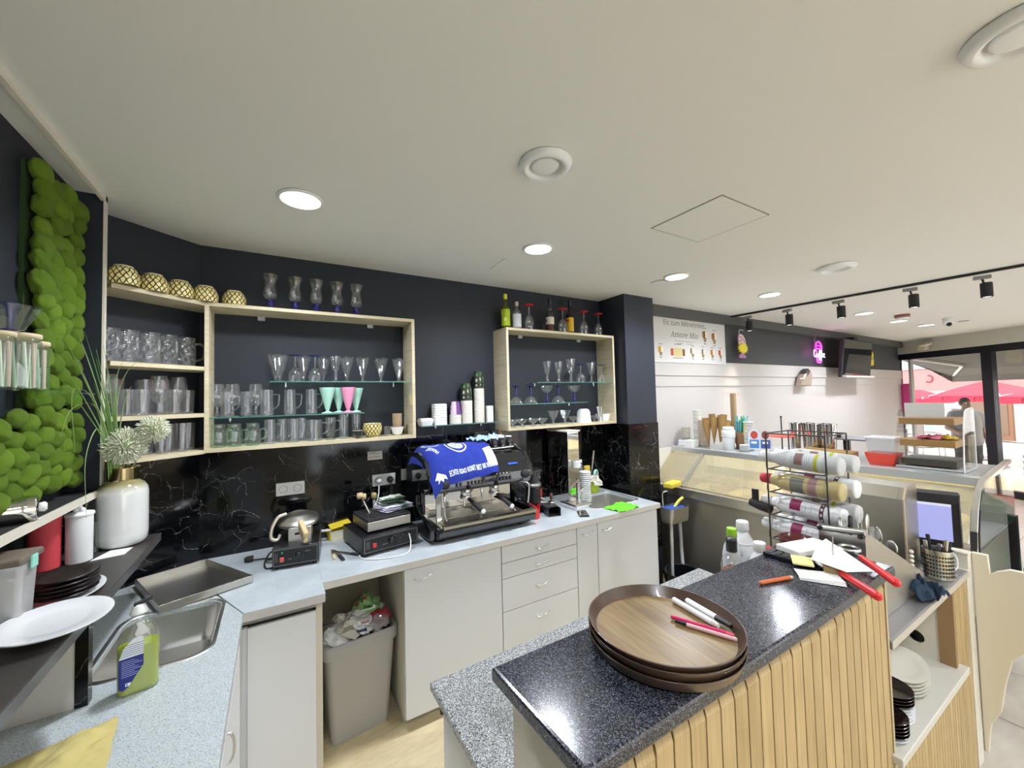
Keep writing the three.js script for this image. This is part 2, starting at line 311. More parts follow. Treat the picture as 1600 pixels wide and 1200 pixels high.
{ const t = thing('smoke_alarm', 'red and white round smoke alarm on the far ceiling', 'smoke alarm', [6.95, CE, -1.75]);
  part(t, 'base', lathe([[0, 0], [.075, 0], [.075, -.03], [0, -.03]], 28), M([.35, .1, .07], .6)); part(t, 'cover', lathe([[0, -.03], [.07, -.03], [.06, -.06], [0, -.062]], 28), mWhite); }
{ const t = thing('dome_camera', 'small white dome camera hanging from the far ceiling', 'camera', [7.95, CE, -1.55]);
  part(t, 'mount', lathe([[0, 0], [.05, 0], [.05, -.02], [0, -.02]], 24), mWhite); part(t, 'ball', sph(.055, 0, -.06, 0), mWhite); part(t, 'lens', T(sph(.03, -.03, -.085, .02), 0, 0, 0), mBlack); }
for (const [i, s] of [.55, 2.3, 4.1].entries()) {
  const [x, y, z] = SP(s, 2.56, -.02); const t = thing('wall_spot', ['cream swivel lamp on the bulkhead nearest the dark beam', 'cream swivel lamp on the bulkhead farther from the dark beam', 'cream swivel lamp on the bulkhead beyond the window mullion'][i], 'lamp', [x, y, z], shopTurn, 'cream lamps along the bulkhead');
  part(t, 'bracket', rb(.16, .1, .1, .03, 0, -.02, .05), M([.66, .6, .42], .6)); part(t, 'lamp_head', T(lathe([[0, .02], [.09, .02], [.1, 0], [.09, -.02], [0, -.02]], 24), .1, .03, .12, .3), M([.72, .68, .55], .5));
}
// ---------- shape helpers for furniture and vessels ----------
function flat(pts, y0, h, holes = [], bevel = 0) {   // outline in plan (x, z), from y0 up by h
  const g = poly(pts.map(([x, z]) => [x, -z]), h - 2 * bevel, bevel, holes.map((hh) => hh.map(([x, z]) => [x, -z])));
  g.rotateX(-PI / 2); g.translate(0, y0 + bevel, 0); return g;
}
function rrLoop(w, d, r, y, n = 6, cx = 0, cz = 0) {
  const o = []; r = Math.min(r, w / 2, d / 2);
  for (const [sx, sz, a0] of [[1, 1, 0], [-1, 1, PI / 2], [-1, -1, PI], [1, -1, 1.5 * PI]]) for (let i = 0; i <= n; i++) {
    const a = a0 + (i / n) * PI / 2; o.push([cx + sx * (w / 2 - r) + Math.cos(a) * r, y, cz + sz * (d / 2 - r) + Math.sin(a) * r]);
  } return o;
}
function loft(loops, cap0 = false, cap1 = false) {   // loops of equal count joined by quads
  const p = [], uv = [], id = [], n = loops[0].length; let len = 0;
  loops.forEach((l, j) => { for (let i = 0; i <= n; i++) { p.push(...l[i % n]); uv.push(i / n, j / (loops.length - 1)); } });
  for (let j = 0; j < loops.length - 1; j++) for (let i = 0; i < n; i++) { const a = j * (n + 1) + i, b = a + n + 1; id.push(a, b, a + 1, a + 1, b, b + 1); }
  const cap = (l, up) => { const k = p.length / 3, c = l.reduce((s, q) => [s[0] + q[0] / n, s[1] + q[1] / n, s[2] + q[2] / n], [0, 0, 0]); p.push(...c); uv.push(.5, .5); l.forEach((q) => { p.push(...q); uv.push(.5 + (q[0] - c[0]), .5 + (q[2] - c[2])); }); for (let i = 0; i < n; i++) up ? id.push(k, k + 1 + (i + 1) % n, k + 1 + i) : id.push(k, k + 1 + i, k + 1 + (i + 1) % n); };
  if (cap0) cap(loops[0], false); if (cap1) cap(loops[loops.length - 1], true);
  const g = new THREE.BufferGeometry(); g.setAttribute('position', new THREE.Float32BufferAttribute(p, 3)); g.setAttribute('uv', new THREE.Float32BufferAttribute(uv, 2)); g.setIndex(id); g.computeVertexNormals(); return g;
}
const basin = (w, d, depth, r) => loft([rrLoop(w + .03, d + .03, r + .012, 0), rrLoop(w + .026, d + .026, r + .01, .004), rrLoop(w + .004, d + .004, r, .004), rrLoop(w, d, r, -.004), rrLoop(w - .03, d - .03, r - .01, -depth + .03), rrLoop(w - .07, d - .07, r - .025, -depth)], false, true);
const hole = (w, d, r, cx, cz) => rrLoop(w, d, r, 0, 6, cx, cz).map((p) => [p[0], p[2]]);
function handleGeo(w = .1) { return tube([[-w / 2, 0, 0], [-w / 2 + .008, -.004, .016], [-w / 5, -.007, .021], [0, -.002, .021], [w / 5, .004, .021], [w / 2 - .008, .007, .016], [w / 2, .006, 0]], .0045, 28, 8); }

// ---------- back counter ----------
const TOP = .862;
{
  const t = thing('worktop', 'pale grey marbled worktop with a light edge along the back wall', 'worktop');
  part(t, 'slab', flat([[.2, -2.21], [2.717, -2.21], [2.717, -2.925], [.2, -2.925]], TOP - .04, .04, [hole(.5, .38, .06, 2.42, -2.57)], .002), mTopB);
  part(t, 'edge_strip', box(2.517, .036, .002, 1.4585, TOP - .02, -2.2085), M([.62, .6, .56], .45));
}
const sinkBack = solo('sink', basin(.5, .38, .16, .06), mSteel, 'stainless steel sink bowl set in the back worktop by the column', 'sink', [2.42, TOP, -2.57]);
solo('sink_drain', lathe([[0, .004], [.03, .004], [.04, 0], [0, 0]], 24), mChrome, 'round chrome drain in the sink by the column', 'drain', [2.42, TOP - .159, -2.57]);
const mGap = M([.12, .11, .1], .8);
function cabinet(label, x0, x1, fronts, z = -2.23, y1 = .812, y0 = .0) {
  const t = thing('base_cabinet', label, 'cabinet', [(x0 + x1) / 2, 0, z], 0, 'white base cabinets under the back worktop'), w = x1 - x0;
  part(t, 'carcass', box(w - .002, y1 - y0, .6, 0, (y0 + y1) / 2, -.32), M([.6, .57, .5], .6));
  part(t, 'plinth', box(w - .02, y0 - FL, .5, 0, (y0 + FL) / 2, -.33), M([.5, .47, .4], .7));
  for (const f of fronts) {
    const fw = w - .004, fh = f.y1 - f.y0 - .004;
    const d = part(t, f.kind, T(rb(fw, fh, .018, .002), 0, (f.y0 + f.y1) / 2, -.009), mWhiteLam);
    part(d, 'handle', T(handleGeo(f.hw || .1), f.hx, f.hy, 0), mChrome);
  }
}
cabinet('wide white door cabinet right beside the waste bin gap', .608, 1.225, [{ kind: 'door', y0: 0, y1: .819, hx: -.2, hy: .757, hw: .11 }]);
cabinet('white four drawer cabinet under the espresso machine', 1.227, 1.843, [[.0, .4], [.4, .606], [.606, .704], [.704, .819]].map(([a, b], i) => ({ kind: 'drawer', y0: a, y1: b, hx: .0, hy: [.313, .513, .652, .753][i], hw: .1 })));
cabinet('narrow white pull-out cabinet between drawers and sink cabinet', 1.845, 2.04, [{ kind: 'door', y0: 0, y1: .819, hx: .0, hy: .765, hw: .1 }]);
cabinet('white sink cabinet at the end of the back counter', 2.042, 2.7, [{ kind: 'door', y0: 0, y1: .819, hx: -.23, hy: .76, hw: .1 }], -2.23, .66);
struct('wall_low', sb(.2, .606, FL, .82, -2.86, -2.84), M([.62, .58, .48], .7), 'beige panel behind the waste bin');
struct('wall_low_side', sb(.162, .19, FL, .82, -2.86, -2.14), M([.62, .58, .48], .7));

// ---------- left counter with the sink and its corner ----------
{
  const t = thing('worktop', 'speckled light grey worktop with a sink beside the mossy wall', 'worktop');
  part(t, 'slab', flat([[-.125, .75], [-.125, -2.08], [-.462, -2.855], [-.853, -2.535], [-.853, .75]], TOP - .04, .04, [hole(.33, .47, .07, -.375, -2.065)], .002), mTopA);
  const u = thing('worktop', 'corner piece of pale marbled worktop under the waffle iron', 'worktop');
  part(u, 'slab', flat([[.196, -2.08], [.196, -2.924], [-.386, -2.924], [-.449, -2.862], [-.118, -2.08]], TOP - .04, .041, [], .002), mTopB);
  part(u, 'edge_strip', box(.319, .036, .002, .0365, TOP - .02, -2.0785), M([.58, .57, .55], .45));
}
solo('sink', basin(.33, .47, .15, .07), mSteel, 'stainless steel sink with rounded corners in the speckled worktop', 'sink', [-.375, TOP, -2.065]);
solo('sink_drain', lathe([[0, .004], [.03, .004], [.04, 0], [0, 0]], 24), mChrome, 'round drain in the sink of the speckled worktop', 'drain', [-.375, TOP - .149, -2.065]);
solo('sponge', rb(.07, .03, .05, .01), M([.25, .75, .08], .9), 'bright green sponge lying in the sink behind the soap bottle', 'sponge', [-.42, TOP - .13, -1.93], .4);
{
  const t = thing('base_cabinet', 'white cabinet front facing the aisle beside the waste bin', 'cabinet', [.025, 0, -2.1]);
  part(t, 'carcass', box(.266, .76, .7, 0, .375, -.36), M([.6, .57, .5], .6));
  part(t, 'door', T(rb(.266, .86, .018, .003), 0, .355, 0), mWhiteLam);
  part(t, 'filler_strip', box(.31, .03, .016, -.02, .806, -.03), M([.45, .44, .43], .6)); part(t, 'side_filler', box(.03, .86, .02, -.148, .355, -.012), mWhiteLam);
  const u = thing('base_cabinet', 'row of white doors under the speckled sink worktop', 'cabinet', [-.14, 0, 0], PI / 2);
  part(u, 'carcass', box(2.85, .68, .5, .665, .33, -.27), M([.6, .57, .5], .6));
  for (const [z0, z1, hz] of [[-2.06, -1.5, -1.55], [-1.5, -.9, -.95], [-.9, -.3, -.85], [-.3, .4, -.2]]) {
    const d = part(u, 'door', T(rb(z1 - z0 - .006, .76, .018, .003), -(z0 + z1) / 2, .37, .0), mWhiteLam);
    part(d, 'handle', T(tube([[0, .045, .006], [0, .042, .018], [0, .018, .026], [0, -.018, .026], [0, -.042, .018], [0, -.045, .006]], .004, 20, 8), -hz, .69, 0), mSteel);
  }
}
// ledge with the vase, plates and jars
const LED = 1.15;
{
  const t = thing('ledge', 'dark stone-look ledge raised over the sink worktop', 'ledge');
  part(t, 'slab', flat([[-.475, .6], [-.475, -2.52], [-.855, -2.52], [-.855, .6]], LED - .035, .035, [], .002), M([.045, .04, .036], .42));
  part(t, 'edge_strip', box(.003, .03, 3.1, -.4735, LED - .0175, -.96), M([.1, .1, .1], .25));
  part(t, 'leg_panel', sb(-.855, -.515, TOP, LED - .035, -1.745, -1.716), M([.66, .63, .56], .5), 'white end panel');
  part(t, 'corner_strip', sb(-.515, -.486, TOP, LED - .035, -1.745, -1.712), mMarble, 'black marble corner');
  part(t, 'leg_panel', sb(-.855, -.52, TOP, LED - .035, .4, .43), M([.66, .63, .56], .5));
}
// ---------- oak glass cabinets ----------
function openCabinet(label, x0, x1) {
  const t = thing('wall_cabinet', label, 'cabinet', [0, 0, 0], 0, 'open oak glass cabinets'), y0 = 1.496, y1 = 2.325, z0 = ZB, z1 = -2.71, b = .02;
  part(t, 'top_board', sb(x0, x1, y1 - b, y1, z0, z1), mOak); part(t, 'bottom_board', sb(x0, x1, y0, y0 + b, z0, z1), mOak);
  part(t, 'side_board', sb(x0, x0 + b, y0 + b, y1 - b, z0, z1), mOak); part(t, 'side_board', sb(x1 - b, x1, y0 + b, y1 - b, z0, z1), mOak);
  for (const k of [.22, .78]) part(t, 'hanger', rb(.04, .025, .02, .004, x0 + (x1 - x0) * k, y1 - .034, z0 + .012), M([.5, .52, .54], .3));
  return t;
}
openCabinet('large open oak cabinet full of glasses beside the canted corner', -.335, .836);
openCabinet('smaller open oak cabinet with liquor bottles on top', 1.58, 2.765);
function glassShelf(label, x0, x1, y, z0 = ZB + .005, z1 = -2.725, clips = [.1, .9]) {
  const t = thing('glass_shelf', label, 'shelf'); part(t, 'pane', sb(x0, x1, y - .003, y + .003, z0, z1 - .003), mShelfGlass); part(t, 'front_edge', sb(x0, x1, y - .003, y + .003, z1 - .003, z1), mGlassEdge, 'green cut edge');
  for (const k of clips) part(t, 'shelf_clip', T(lathe([[0, -.03], [.006, -.028], [.007, -.004], [0, -.003]], 12), x0 + (x1 - x0) * k, y, z0 + .03), mChrome);
}
glassShelf('lower glass shelf carrying mugs and goblets in the large cabinet', -.315, .50, 1.683);
glassShelf('upper glass shelf carrying sundae glasses in the large cabinet', -.03, .816, 1.886);
glassShelf('lower glass shelf with blue stemmed glasses in the smaller cabinet', 1.6, 2.43, 1.703);
glassShelf('upper glass shelf at the side of the smaller cabinet', 1.88, 2.745, 1.882);
glassShelf('glass shelf with paper cups on the wall between the cabinets', .90, 1.565, 1.565, ZB, -2.8, [.22, .8]);
{
  const t = thing('corner_shelf', 'angled oak shelf unit in the canted corner with glass mugs', 'shelf', [0, 0, 0]);
  const P2 = (s, o) => { const c = CP(s, 0, o); return [c[0], c[2]]; };
  for (const [n, y] of [['top_board', 2.325], ['shelf_board', 1.967], ['shelf_board', 1.712], ['bottom_board', 1.512]]) part(t, n, flat([P2(.098, .2), P2(.495, .2), P2(.495, .0), [-.387, -2.929], [-.3365, -2.929]], y - .02, .02), M(0xffffff, .55, 0, { map: texOak }));
}
// ---------- granite counter, bar, waiter counter ----------
{
  const t = thing('granite_counter', 'low grey speckled granite worktop behind the raised bar', 'counter');
  part(t, 'slab', flat([[.424, -1.243], [1.858, -1.285], [1.858, -.832], [.424, -.832]], .83, .03, [], .006), mGranite);
  part(t, 'cabinet_body', flat([[.45, -1.22], [1.84, -1.26], [1.84, -.83], [.45, -.83]], FL, .895), mWhiteLam);
  part(t, 'hinge', cyl(.008, .008, .03, .445, .79, -1.215, 12), mBlack);
  const b = thing('bar_counter', 'raised bar with a dark granite top and wooden slat front', 'bar counter');
  part(b, 'top_slab', flat([[.432, -.824], [1.838, -.828], [1.838, -.53], [.442, -.53]], 1.1, .036, [], .007), mDark, 'dark speckled granite slab');
  part(b, 'body', sb(.475, 1.836, FL, 1.1, -.826, -.585), M([.66, .61, .5], .55), 'beige laminate body');
  part(b, 'end_post', sb(1.836, 1.85, FL, 1.1, -.8, -.55), M([.5, .4, .24], .5));
}
function slats(t, x0, x1, y0, y1, z, step, lean = 0) {
  const n = Math.round((x1 - x0) / step), w = (x1 - x0) / n, mats = [0, 1, 2].map((i) => { const m = M(0xffffff, .5, 0, { map: texSlat }); m.color.setRGB(.86 + .06 * i, .85 + .06 * i, .84 + .06 * i); return m; });
  const back = part(t, 'slat_backing', sb(x0, x1, y0, y1, z - .03, z - (lean ? .026 : .004)), M([.035, .022, .012], .9));
  for (let i = 0; i < n; i++) {
    const j = lean ? rr(.05, .065) : 0, xa = x0 + w * i + .0024 * w / .05, xb = x0 + w * (i + 1) - .0024 * w / .05, yk = y1 - j;
    const g = lean ? loft([[y0, 0], [yk, 0], [y1, -lean]].map(([y, o]) => [[xa, y, z + o], [xb, y, z + o], [xb, y, z - .025], [xa, y, z - .025]]), true, true).toNonIndexed() : sb(xa, xb, y0, y1, z - .01, z);
    g.computeVertexNormals(); const uv = g.attributes.uv, p = g.attributes.position; for (let k = 0; k < uv.count; k++) uv.setXY(k, (p.getX(k)) * 3 + i * .37, p.getY(k) + i * .13);
    part(t, 'slat', g, mats[Math.floor(rnd() * 3)]);
  }
}
{ const b = scene.children.find((o) => o.name === 'bar_counter'); slats(b, .477, 1.835, FL, 1.1, -.553, .0548, .016); }
{
  const t = thing('service_counter', 'lower steel-topped waiter counter with an open plate shelf', 'counter');
  part(t, 'top_slab', flat([[1.862, -.95], [2.866, -.95], [2.866, -.552], [1.862, -.552]], .833, .032, [], .005), M([.34, .34, .35], .34, .7), 'scuffed steel top');
  part(t, 'front_edge', box(1.012, .026, .003, 2.364, .849, -.5455), M([.5, .46, .38], .4));
  part(t, 'back_panel', sb(1.856, 2.87, FL, .82, -.95, -.93), mBeige);
  const sp = poly([[0, .48], [.155, .48], [.155, .82], [0, .82]], .02, 0, [Array.from({ length: 24 }, (_, i) => [.078 + .03 * Math.cos(-i / 24 * 2 * PI), .568 + .03 * Math.sin(-i / 24 * 2 * PI)])]);
  part(t, 'side_panel', T(sp, 2.625, 0, -.605, 0, PI / 2), mBeige, 'cream inner side with a round cable hole');
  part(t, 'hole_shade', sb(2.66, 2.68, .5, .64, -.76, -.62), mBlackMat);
  part(t, 'inner_back', sb(1.856, 2.64, .48, .82, -.775, -.76), mBeige);
  part(t, 'inner_post', sb(2.62, 2.645, .48, .82, -.605, -.552), M([.32, .2, .09], .5), 'brown wooden post');
  part(t, 'plate_shelf', T(rb(.86, .03, .26, .004), 2.255, .475, -.655), M([.6, .58, .52], .4), 'cream shelf board');
  part(t, 'end_post', sb(2.868, 2.905, FL, .86, -.95, -.551), mBeige);
  slats(t, 2.645, 2.868, FL, .82, -.556, .028); slats(t, 1.856, 2.644, FL, .46, -.556, .034);
}
{ // gate panel with curved outline
  const t = thing('swing_panel', 'cream half-height panel with curved outline at the counter end', 'panel', [2.985, 0, -.5], -PI / 2);
  const pts = [[-.045, -.02], [-.045, .93], [.0, .93], [.005, .84], [.03, .862], [.07, .884], [.4, .89], [.6, .88], [.6, .5], [.3, .53], [.09, .513], [.055, .46], [.03, .337], [.01, .2], [-.01, .15], [-.022, .131], [-.03, .07], [-.038, -.02]];
  part(t, 'board', poly(pts, .022, .003), M([.74, .68, .54], .45));
  part(t, 'edge_band', T(poly([[-.05, -.02], [-.05, .62], [-.046, .3], [-.042, -.02]], .02), 0, 0, .002), M([.2, .07, .03], .6));
  const p = thing('counter_post', 'short white square post at the end of the waiter counter', 'post', [2.93, 0, -.58]); part(p, 'post', rb(.05, .999, .06, .004, 0, .43, 0), M([.74, .7, .6], .45)); part(p, 'cap', rb(.056, .01, .066, .003, 0, .934, 0), M([.76, .72, .62], .4));
}
// ---------- glassware: one of each kind, then copies ----------
const protos = {};
function build(kind, name, category, fn) { protos[kind] = { name, category, fn, made: null }; }
function put(kind, label, pos, turn = 0, group, flipH = 0, sc = 1) {
  const k = protos[kind]; let o;
  if (!k.made) { o = k.made = thing(k.name, label, k.category, pos, turn, group); k.fn(o); } else o = copy(k.made, label, pos, turn, group);
  o.scale.setScalar(sc);
  if (flipH) { o.rotation.set(PI, turn, 0, 'YXZ'); o.position.y = pos[1] + flipH * sc; } else o.rotation.set(0, turn, 0, 'YXZ');
  return o;
}
const cup = (pts, seg = 24) => { const g = lathe(pts, seg), p = g.attributes.position, u = g.attributes.uv; let a = 1e9, b = -1e9; for (const q of pts) { a = Math.min(a, q[1]); b = Math.max(b, q[1]); } for (let i = 0; i < u.count; i++) u.setY(i, (p.getY(i) - a) / (b - a)); return g; };
build('hurricane', 'hurricane_glass', 'glass', (o) => {
  part(o, 'bowl', cup([[.004, .066], [.026, .07], [.039, .088], [.041, .105], [.034, .135], [.029, .155], [.032, .18], [.043, .208], [.048, .22]]), mGlass);
  part(o, 'stem', cup([[0, .012], [.012, .013], [.011, .022], [.021, .034], [.022, .042], [.012, .05], [.017, .058], [.026, .066], [.0, .068]]), mBlueGlass, 'cobalt blue stem');
  part(o, 'foot', cup([[0, 0], [.036, 0], [.036, .003], [.012, .012], [0, .012]]), mGlass);
});
build('goblet', 'beer_goblet', 'glass', (o) => {
  part(o, 'bowl', cup([[.006, .058], [.02, .062], [.036, .085], [.04, .115], [.036, .155], [.031, .188]]), mGlass);
  part(o, 'stem', cup([[.007, .058], [.006, .04], [.009, .02], [.008, .01], [.034, .004], [.034, 0], [0, 0]]), mGlass);
});
build('glass_mug', 'glass_mug', 'mug', (o) => {
  part(o, 'body', cup([[0, .002], [.034, .002], [.038, .008], [.036, .03], [.034, .15], [.0345, .155]]), mGlass);
  part(o, 'base', cup([[0, .012], [.032, .012], [.036, .007], [.034, 0], [0, 0]]), mGlass);
  part(o, 'handle', tube([[.034, .125, 0], [.062, .124, 0], [.066, .115, 0], [.06, .06, 0], [.036, .036, 0]], .005, 24, 8, false, .2), mGlass);
});
build('beer_mug', 'beer_mug', 'mug', (o) => {
  const p = [[0, .004], [.03, .004], [.042, .006]]; for (let i = 0; i <= 26; i++) p.push([.043, .012 + .112 * i / 26]); p.push([.0405, .13], [.041, .155], [.0425, .16]);
  const g = lathe(p, 64), q = g.attributes.position; for (let i = 0; i < q.count; i++) { const x = q.getX(i), z = q.getZ(i), y = q.getY(i), r = Math.hypot(x, z); if (r < .035 || y > .128) continue; let d = 0; for (const [yc, ph] of [[.04, 0], [.08, .5], [.112, 0]]) { const a = ((Math.atan2(z, x) / (2 * PI) * 8 + ph + 16) % 1) - .5, e = Math.hypot(a * .034, y - yc) / .0135; if (e < 1) d = Math.max(d, .0075 * (1 - e * e)); else if (e < 1.35) d = Math.max(d, -.0016); } const k = (r - d) / r; q.setX(i, x * k); q.setZ(i, z * k); }
  g.computeVertexNormals(); part(o, 'body', g, mGlass); part(o, 'base', cup([[0, .012], [.036, .012], [.041, .007], [.04, 0], [0, 0]]), mGlass);
  part(o, 'handle', tube([[.04, .128, 0], [.064, .13, 0], [.08, .115, 0], [.082, .08, 0], [.072, .048, 0], [.042, .036, 0]], .0065, 28, 10), mGlass);
});
build('sundae', 'sundae_glass', 'glass', (o) => {
  const p = [[0, 0], [.03, 0], [.031, .004], [.012, .012], [.009, .022]]; for (let i = 0; i <= 16; i++) { const t = i / 16; p.push([.011 + .034 * t + (i % 2) * .0025, .03 + .125 * t]); } p.push([.05, .162]);
  const g = lathe(p, 30), q = g.attributes.position; for (let i = 0; i < q.count; i++) { const x = q.getX(i), z = q.getZ(i), y = q.getY(i); if (y > .03) { const a = Math.atan2(z, x), k = 1 + .05 * Math.cos(a * 10 + y * 70) * Math.min(1, (y - .03) * 14); q.setX(i, x * k); q.setZ(i, z * k); q.setY(i, y + (y > .16 ? .004 * Math.cos(a * 6) : 0)); } } g.computeVertexNormals();
  part(o, 'bowl', g, mGlass);
});
build('wine_blue', 'wine_glass', 'glass', (o) => {
  part(o, 'bowl', cup([[.006, .075], [.02, .082], [.036, .105], [.041, .13], [.038, .165]].map(([r, y]) => [r, y])), mGlass);
  part(o, 'stem', cup([[.006, .076], [.0055, .02], [.009, .008]]), mGlass);
  part(o, 'foot', cup([[.009, .008], [.036, .005], [.037, 0], [0, 0]]), mBlueGlass, 'dark blue foot');
});
function coneCup(o, m) { part(o, 'cone', cup([[0, .014], [.008, .014], [.014, .03], [.045, .15], [.047, .165], [.044, .165], [.011, .03], [0, .02]], 30), m); part(o, 'foot', cup([[0, 0], [.034, 0], [.035, .004], [.012, .012], [.008, .018], [0, .018]], 28), m); }
build('mint_cone', 'pastel_cone_cup', 'cup', (o) => coneCup(o, M([.42, .72, .6], .5)));
build('pink_cone', 'pastel_cone_cup', 'cup', (o) => coneCup(o, M([.85, .33, .52], .5)));
build('mason', 'mason_jar_mug', 'jar', (o) => {
  part(o, 'body', cup([[0, .003], [.034, .003], [.04, .012], [.042, .03], [.042, .085], [.038, .1], [.033, .108], [.033, .112], [.036, .113], [.033, .118], [.036, .12], [.033, .125], [.034, .13]]), mGreenGlass);
  part(o, 'base', cup([[0, .01], [.036, .01], [.038, .006], [.034, 0], [0, 0]]), mGreenGlass);
  part(o, 'handle', tube([[.041, .09, 0], [.06, .092, 0], [.068, .075, 0], [.064, .045, 0], [.042, .03, 0]], .006, 20, 8), mGreenGlass);
});
build('tumbler', 'tumbler', 'glass', (o) => { part(o, 'body', cup([[0, .002], [.028, .002], [.031, .008], [.035, .12], [.0355, .122]]), mGlass); part(o, 'base', cup([[0, .014], [.028, .013], [.03, .006], [.027, 0], [0, 0]]), mGlass); });
build('tall_glass', 'tall_glass', 'glass', (o) => { part(o, 'body', cup([[0, .002], [.027, .002], [.029, .008], [.033, .155], [.0335, .157]]), mGlass); part(o, 'base', cup([[0, .016], [.027, .015], [.028, .006], [.026, 0], [0, 0]]), mGlass); });
build('big_mug', 'glass_mug', 'mug', (o) => {
  part(o, 'body', cup([[0, .002], [.048, .002], [.05, .01], [.05, .13], [.051, .133]]), mGlass); part(o, 'base', cup([[0, .012], [.047, .012], [.05, .006], [.047, 0], [0, 0]]), mGlass);
  part(o, 'handle', tube([[.05, .11, 0], [.075, .11, 0], [.083, .09, 0], [.076, .055, 0], [.05, .04, 0]], .0055, 22, 8), mGlass);
});
build('latte', 'latte_glass', 'mug', (o) => {
  part(o, 'body', cup([[0, .016], [.02, .018], [.03, .05], [.034, .14], [.0345, .143]]), mGlass); part(o, 'foot', cup([[0, .016], [.014, .015], [.012, .01], [.028, .004], [.028, 0], [0, 0]]), mGlass);
  part(o, 'handle', tube([[.033, .12, 0], [.054, .12, 0], [.06, .1, 0], [.052, .07, 0], [.031, .055, 0]], .004, 20, 8), mGlass);
});
build('red_foot', 'red_footed_glass', 'glass', (o) => {
  part(o, 'bowl', cup([[.006, .082], [.018, .088], [.032, .11], [.038, .14], [.036, .175], [.03, .205]].map(([r, y]) => [r, y])), mGlass);
  part(o, 'stem', cup([[.006, .083], [.006, .05], [.007, .012]]), mGlass);
  part(o, 'foot', cup([[.007, .014], [.012, .01], [.038, .006], [.039, 0], [0, 0]]), mRedFoot, 'red foot');
});
build('martini', 'blue_stem_coupe', 'glass', (o) => {
  part(o, 'bowl', cup([[.004, .085], [.02, .09], [.045, .11], [.058, .138], [.06, .15]]), mGlass);
  part(o, 'stem', cup([[0, .088], [.008, .087], [.007, .07], [.009, .05], [.007, .02], [.01, .01], [0, .01]]), mBlueGlass, 'cobalt blue stem');
  part(o, 'foot', cup([[0, .01], [.012, .009], [.036, .004], [.037, 0], [0, 0]]), mBlueGlass, 'cobalt blue foot');
});
build('cordial', 'thick_stem_goblet', 'glass', (o) => {
  part(o, 'bowl', cup([[0, .06], [.012, .064], [.024, .09], [.032, .14], [.04, .185]]), mGlass); part(o, 'stem', cup([[.012, .064], [.01, .05], [.011, .03], [.013, .012], [.032, .004], [.032, 0], [0, 0]], 12), mGlass);
});
build('coupe', 'dessert_coupe', 'glass', (o) => { part(o, 'bowl', cup([[0, .022], [.012, .024], [.032, .036], [.044, .052], [.046, .062]]), mGlass); part(o, 'foot', cup([[.012, .024], [.008, .016], [.012, .008], [.03, .003], [.03, 0], [0, 0]]), mGlass); });
build('sundae_coupe', 'sundae_coupe', 'glass', (o) => {
  const g = lathe([[0, .04], [.012, .044], [.03, .07], [.04, .1], [.048, .118], [.053, .122]], 32), q = g.attributes.position; for (let i = 0; i < q.count; i++) { const a = Math.atan2(q.getZ(i), q.getX(i)), k = 1 + .06 * Math.cos(a * 8); q.setX(i, q.getX(i) * k); q.setZ(i, q.getZ(i) * k); } g.computeVertexNormals();
  part(o, 'bowl', g, mGlass); part(o, 'stem', cup([[.012, .044], [.009, .03], [.013, .02], [.01, .012], [.034, .004], [.034, 0], [0, 0]]), mGlass);
});
build('shot', 'shot_glass', 'glass', (o) => { part(o, 'body', cup([[0, .012], [.02, .012], [.023, .065], [.0235, .067]]), mGlass); part(o, 'base', cup([[0, .012], [.02, .011], [.019, 0], [0, 0]]), mGlass); });

// large cabinet ---------------------------------------------------------
[-.028, .106, .227, .35, .471].forEach((x, i) => put('hurricane', `clear glass with cobalt blue stem on the large cabinet, ${ORD[i]} after the yellow bowls`, [x, 2.326, -2.82], 0, 'blue stemmed hurricane glasses on the cabinet top'));
const US = 1.8895;
[[.021, -2.81], [.153, -2.86], [.405, -2.81], [.505, -2.81], [.627, -2.81], [.748, -2.8]].forEach(([x, z], i) => put('sundae', `ribbed cone-shaped clear sundae glass on the upper glass shelf, ${ORD[i]} from its free end`, [x, US, z], i * .7, 'sundae glasses on the upper glass shelf'));
put('sundae', 'ribbed sundae glass behind the upturned blue footed wine glasses on the upper shelf', [.27, US, -2.875], .4, 'sundae glasses on the upper glass shelf');
put('sundae', 'ribbed sundae glass at the cabinet side behind the end one on the upper shelf', [.765, US, -2.885], .4, 'sundae glasses on the upper glass shelf', 0, 1.04);
put('sundae', 'wide ribbed sundae glass at the free end corner of the upper glass shelf', [.0, US, -2.885], .9, 'sundae glasses on the upper glass shelf', 0, 1.05);
put('cordial', 'smooth clear goblet with thick stem among the ribbed sundae glasses', [.336, US, -2.8], 0, undefined, 0, .9);
put('wine_blue', 'upturned blue footed wine glass nearer the free shelf end in the large cabinet', [.104, US, -2.795], 0, 'upturned blue footed wine glasses', .166);
put('wine_blue', 'upturned blue footed wine glass nearer the smooth goblet in the large cabinet', [.215, US, -2.795], 0, 'upturned blue footed wine glasses', .166);
const LS = 1.6865;
[-.285, -.213, -.1].forEach((x, i) => put('goblet', `tulip-shaped goblet in front on the large cabinet's lower shelf, ${ORD[i]} from the corner`, [x, LS, -2.78], 0, 'tulip goblets on the lower glass shelf'));
[[-.245, -2.87], [-.15, -2.87], [-.045, -2.8], [.075, -2.8], [.193, -2.8]].forEach(([x, z], i) => put('glass_mug', `straight glass mug with angular handle on the lower glass shelf, ${ORD[i]} from the corner`, [x, LS, z], -.25, 'glass mugs on the lower glass shelf', 0, i < 2 ? .95 : 1));
put('mint_cone', 'mint green plastic cone cup standing beside the glass mugs', [.285, LS, -2.79], 0, 'pastel plastic cone cups');
put('mint_cone', 'mint green plastic cone cup half hidden behind the pink one', [.36, LS, -2.845], 0, 'pastel plastic cone cups');
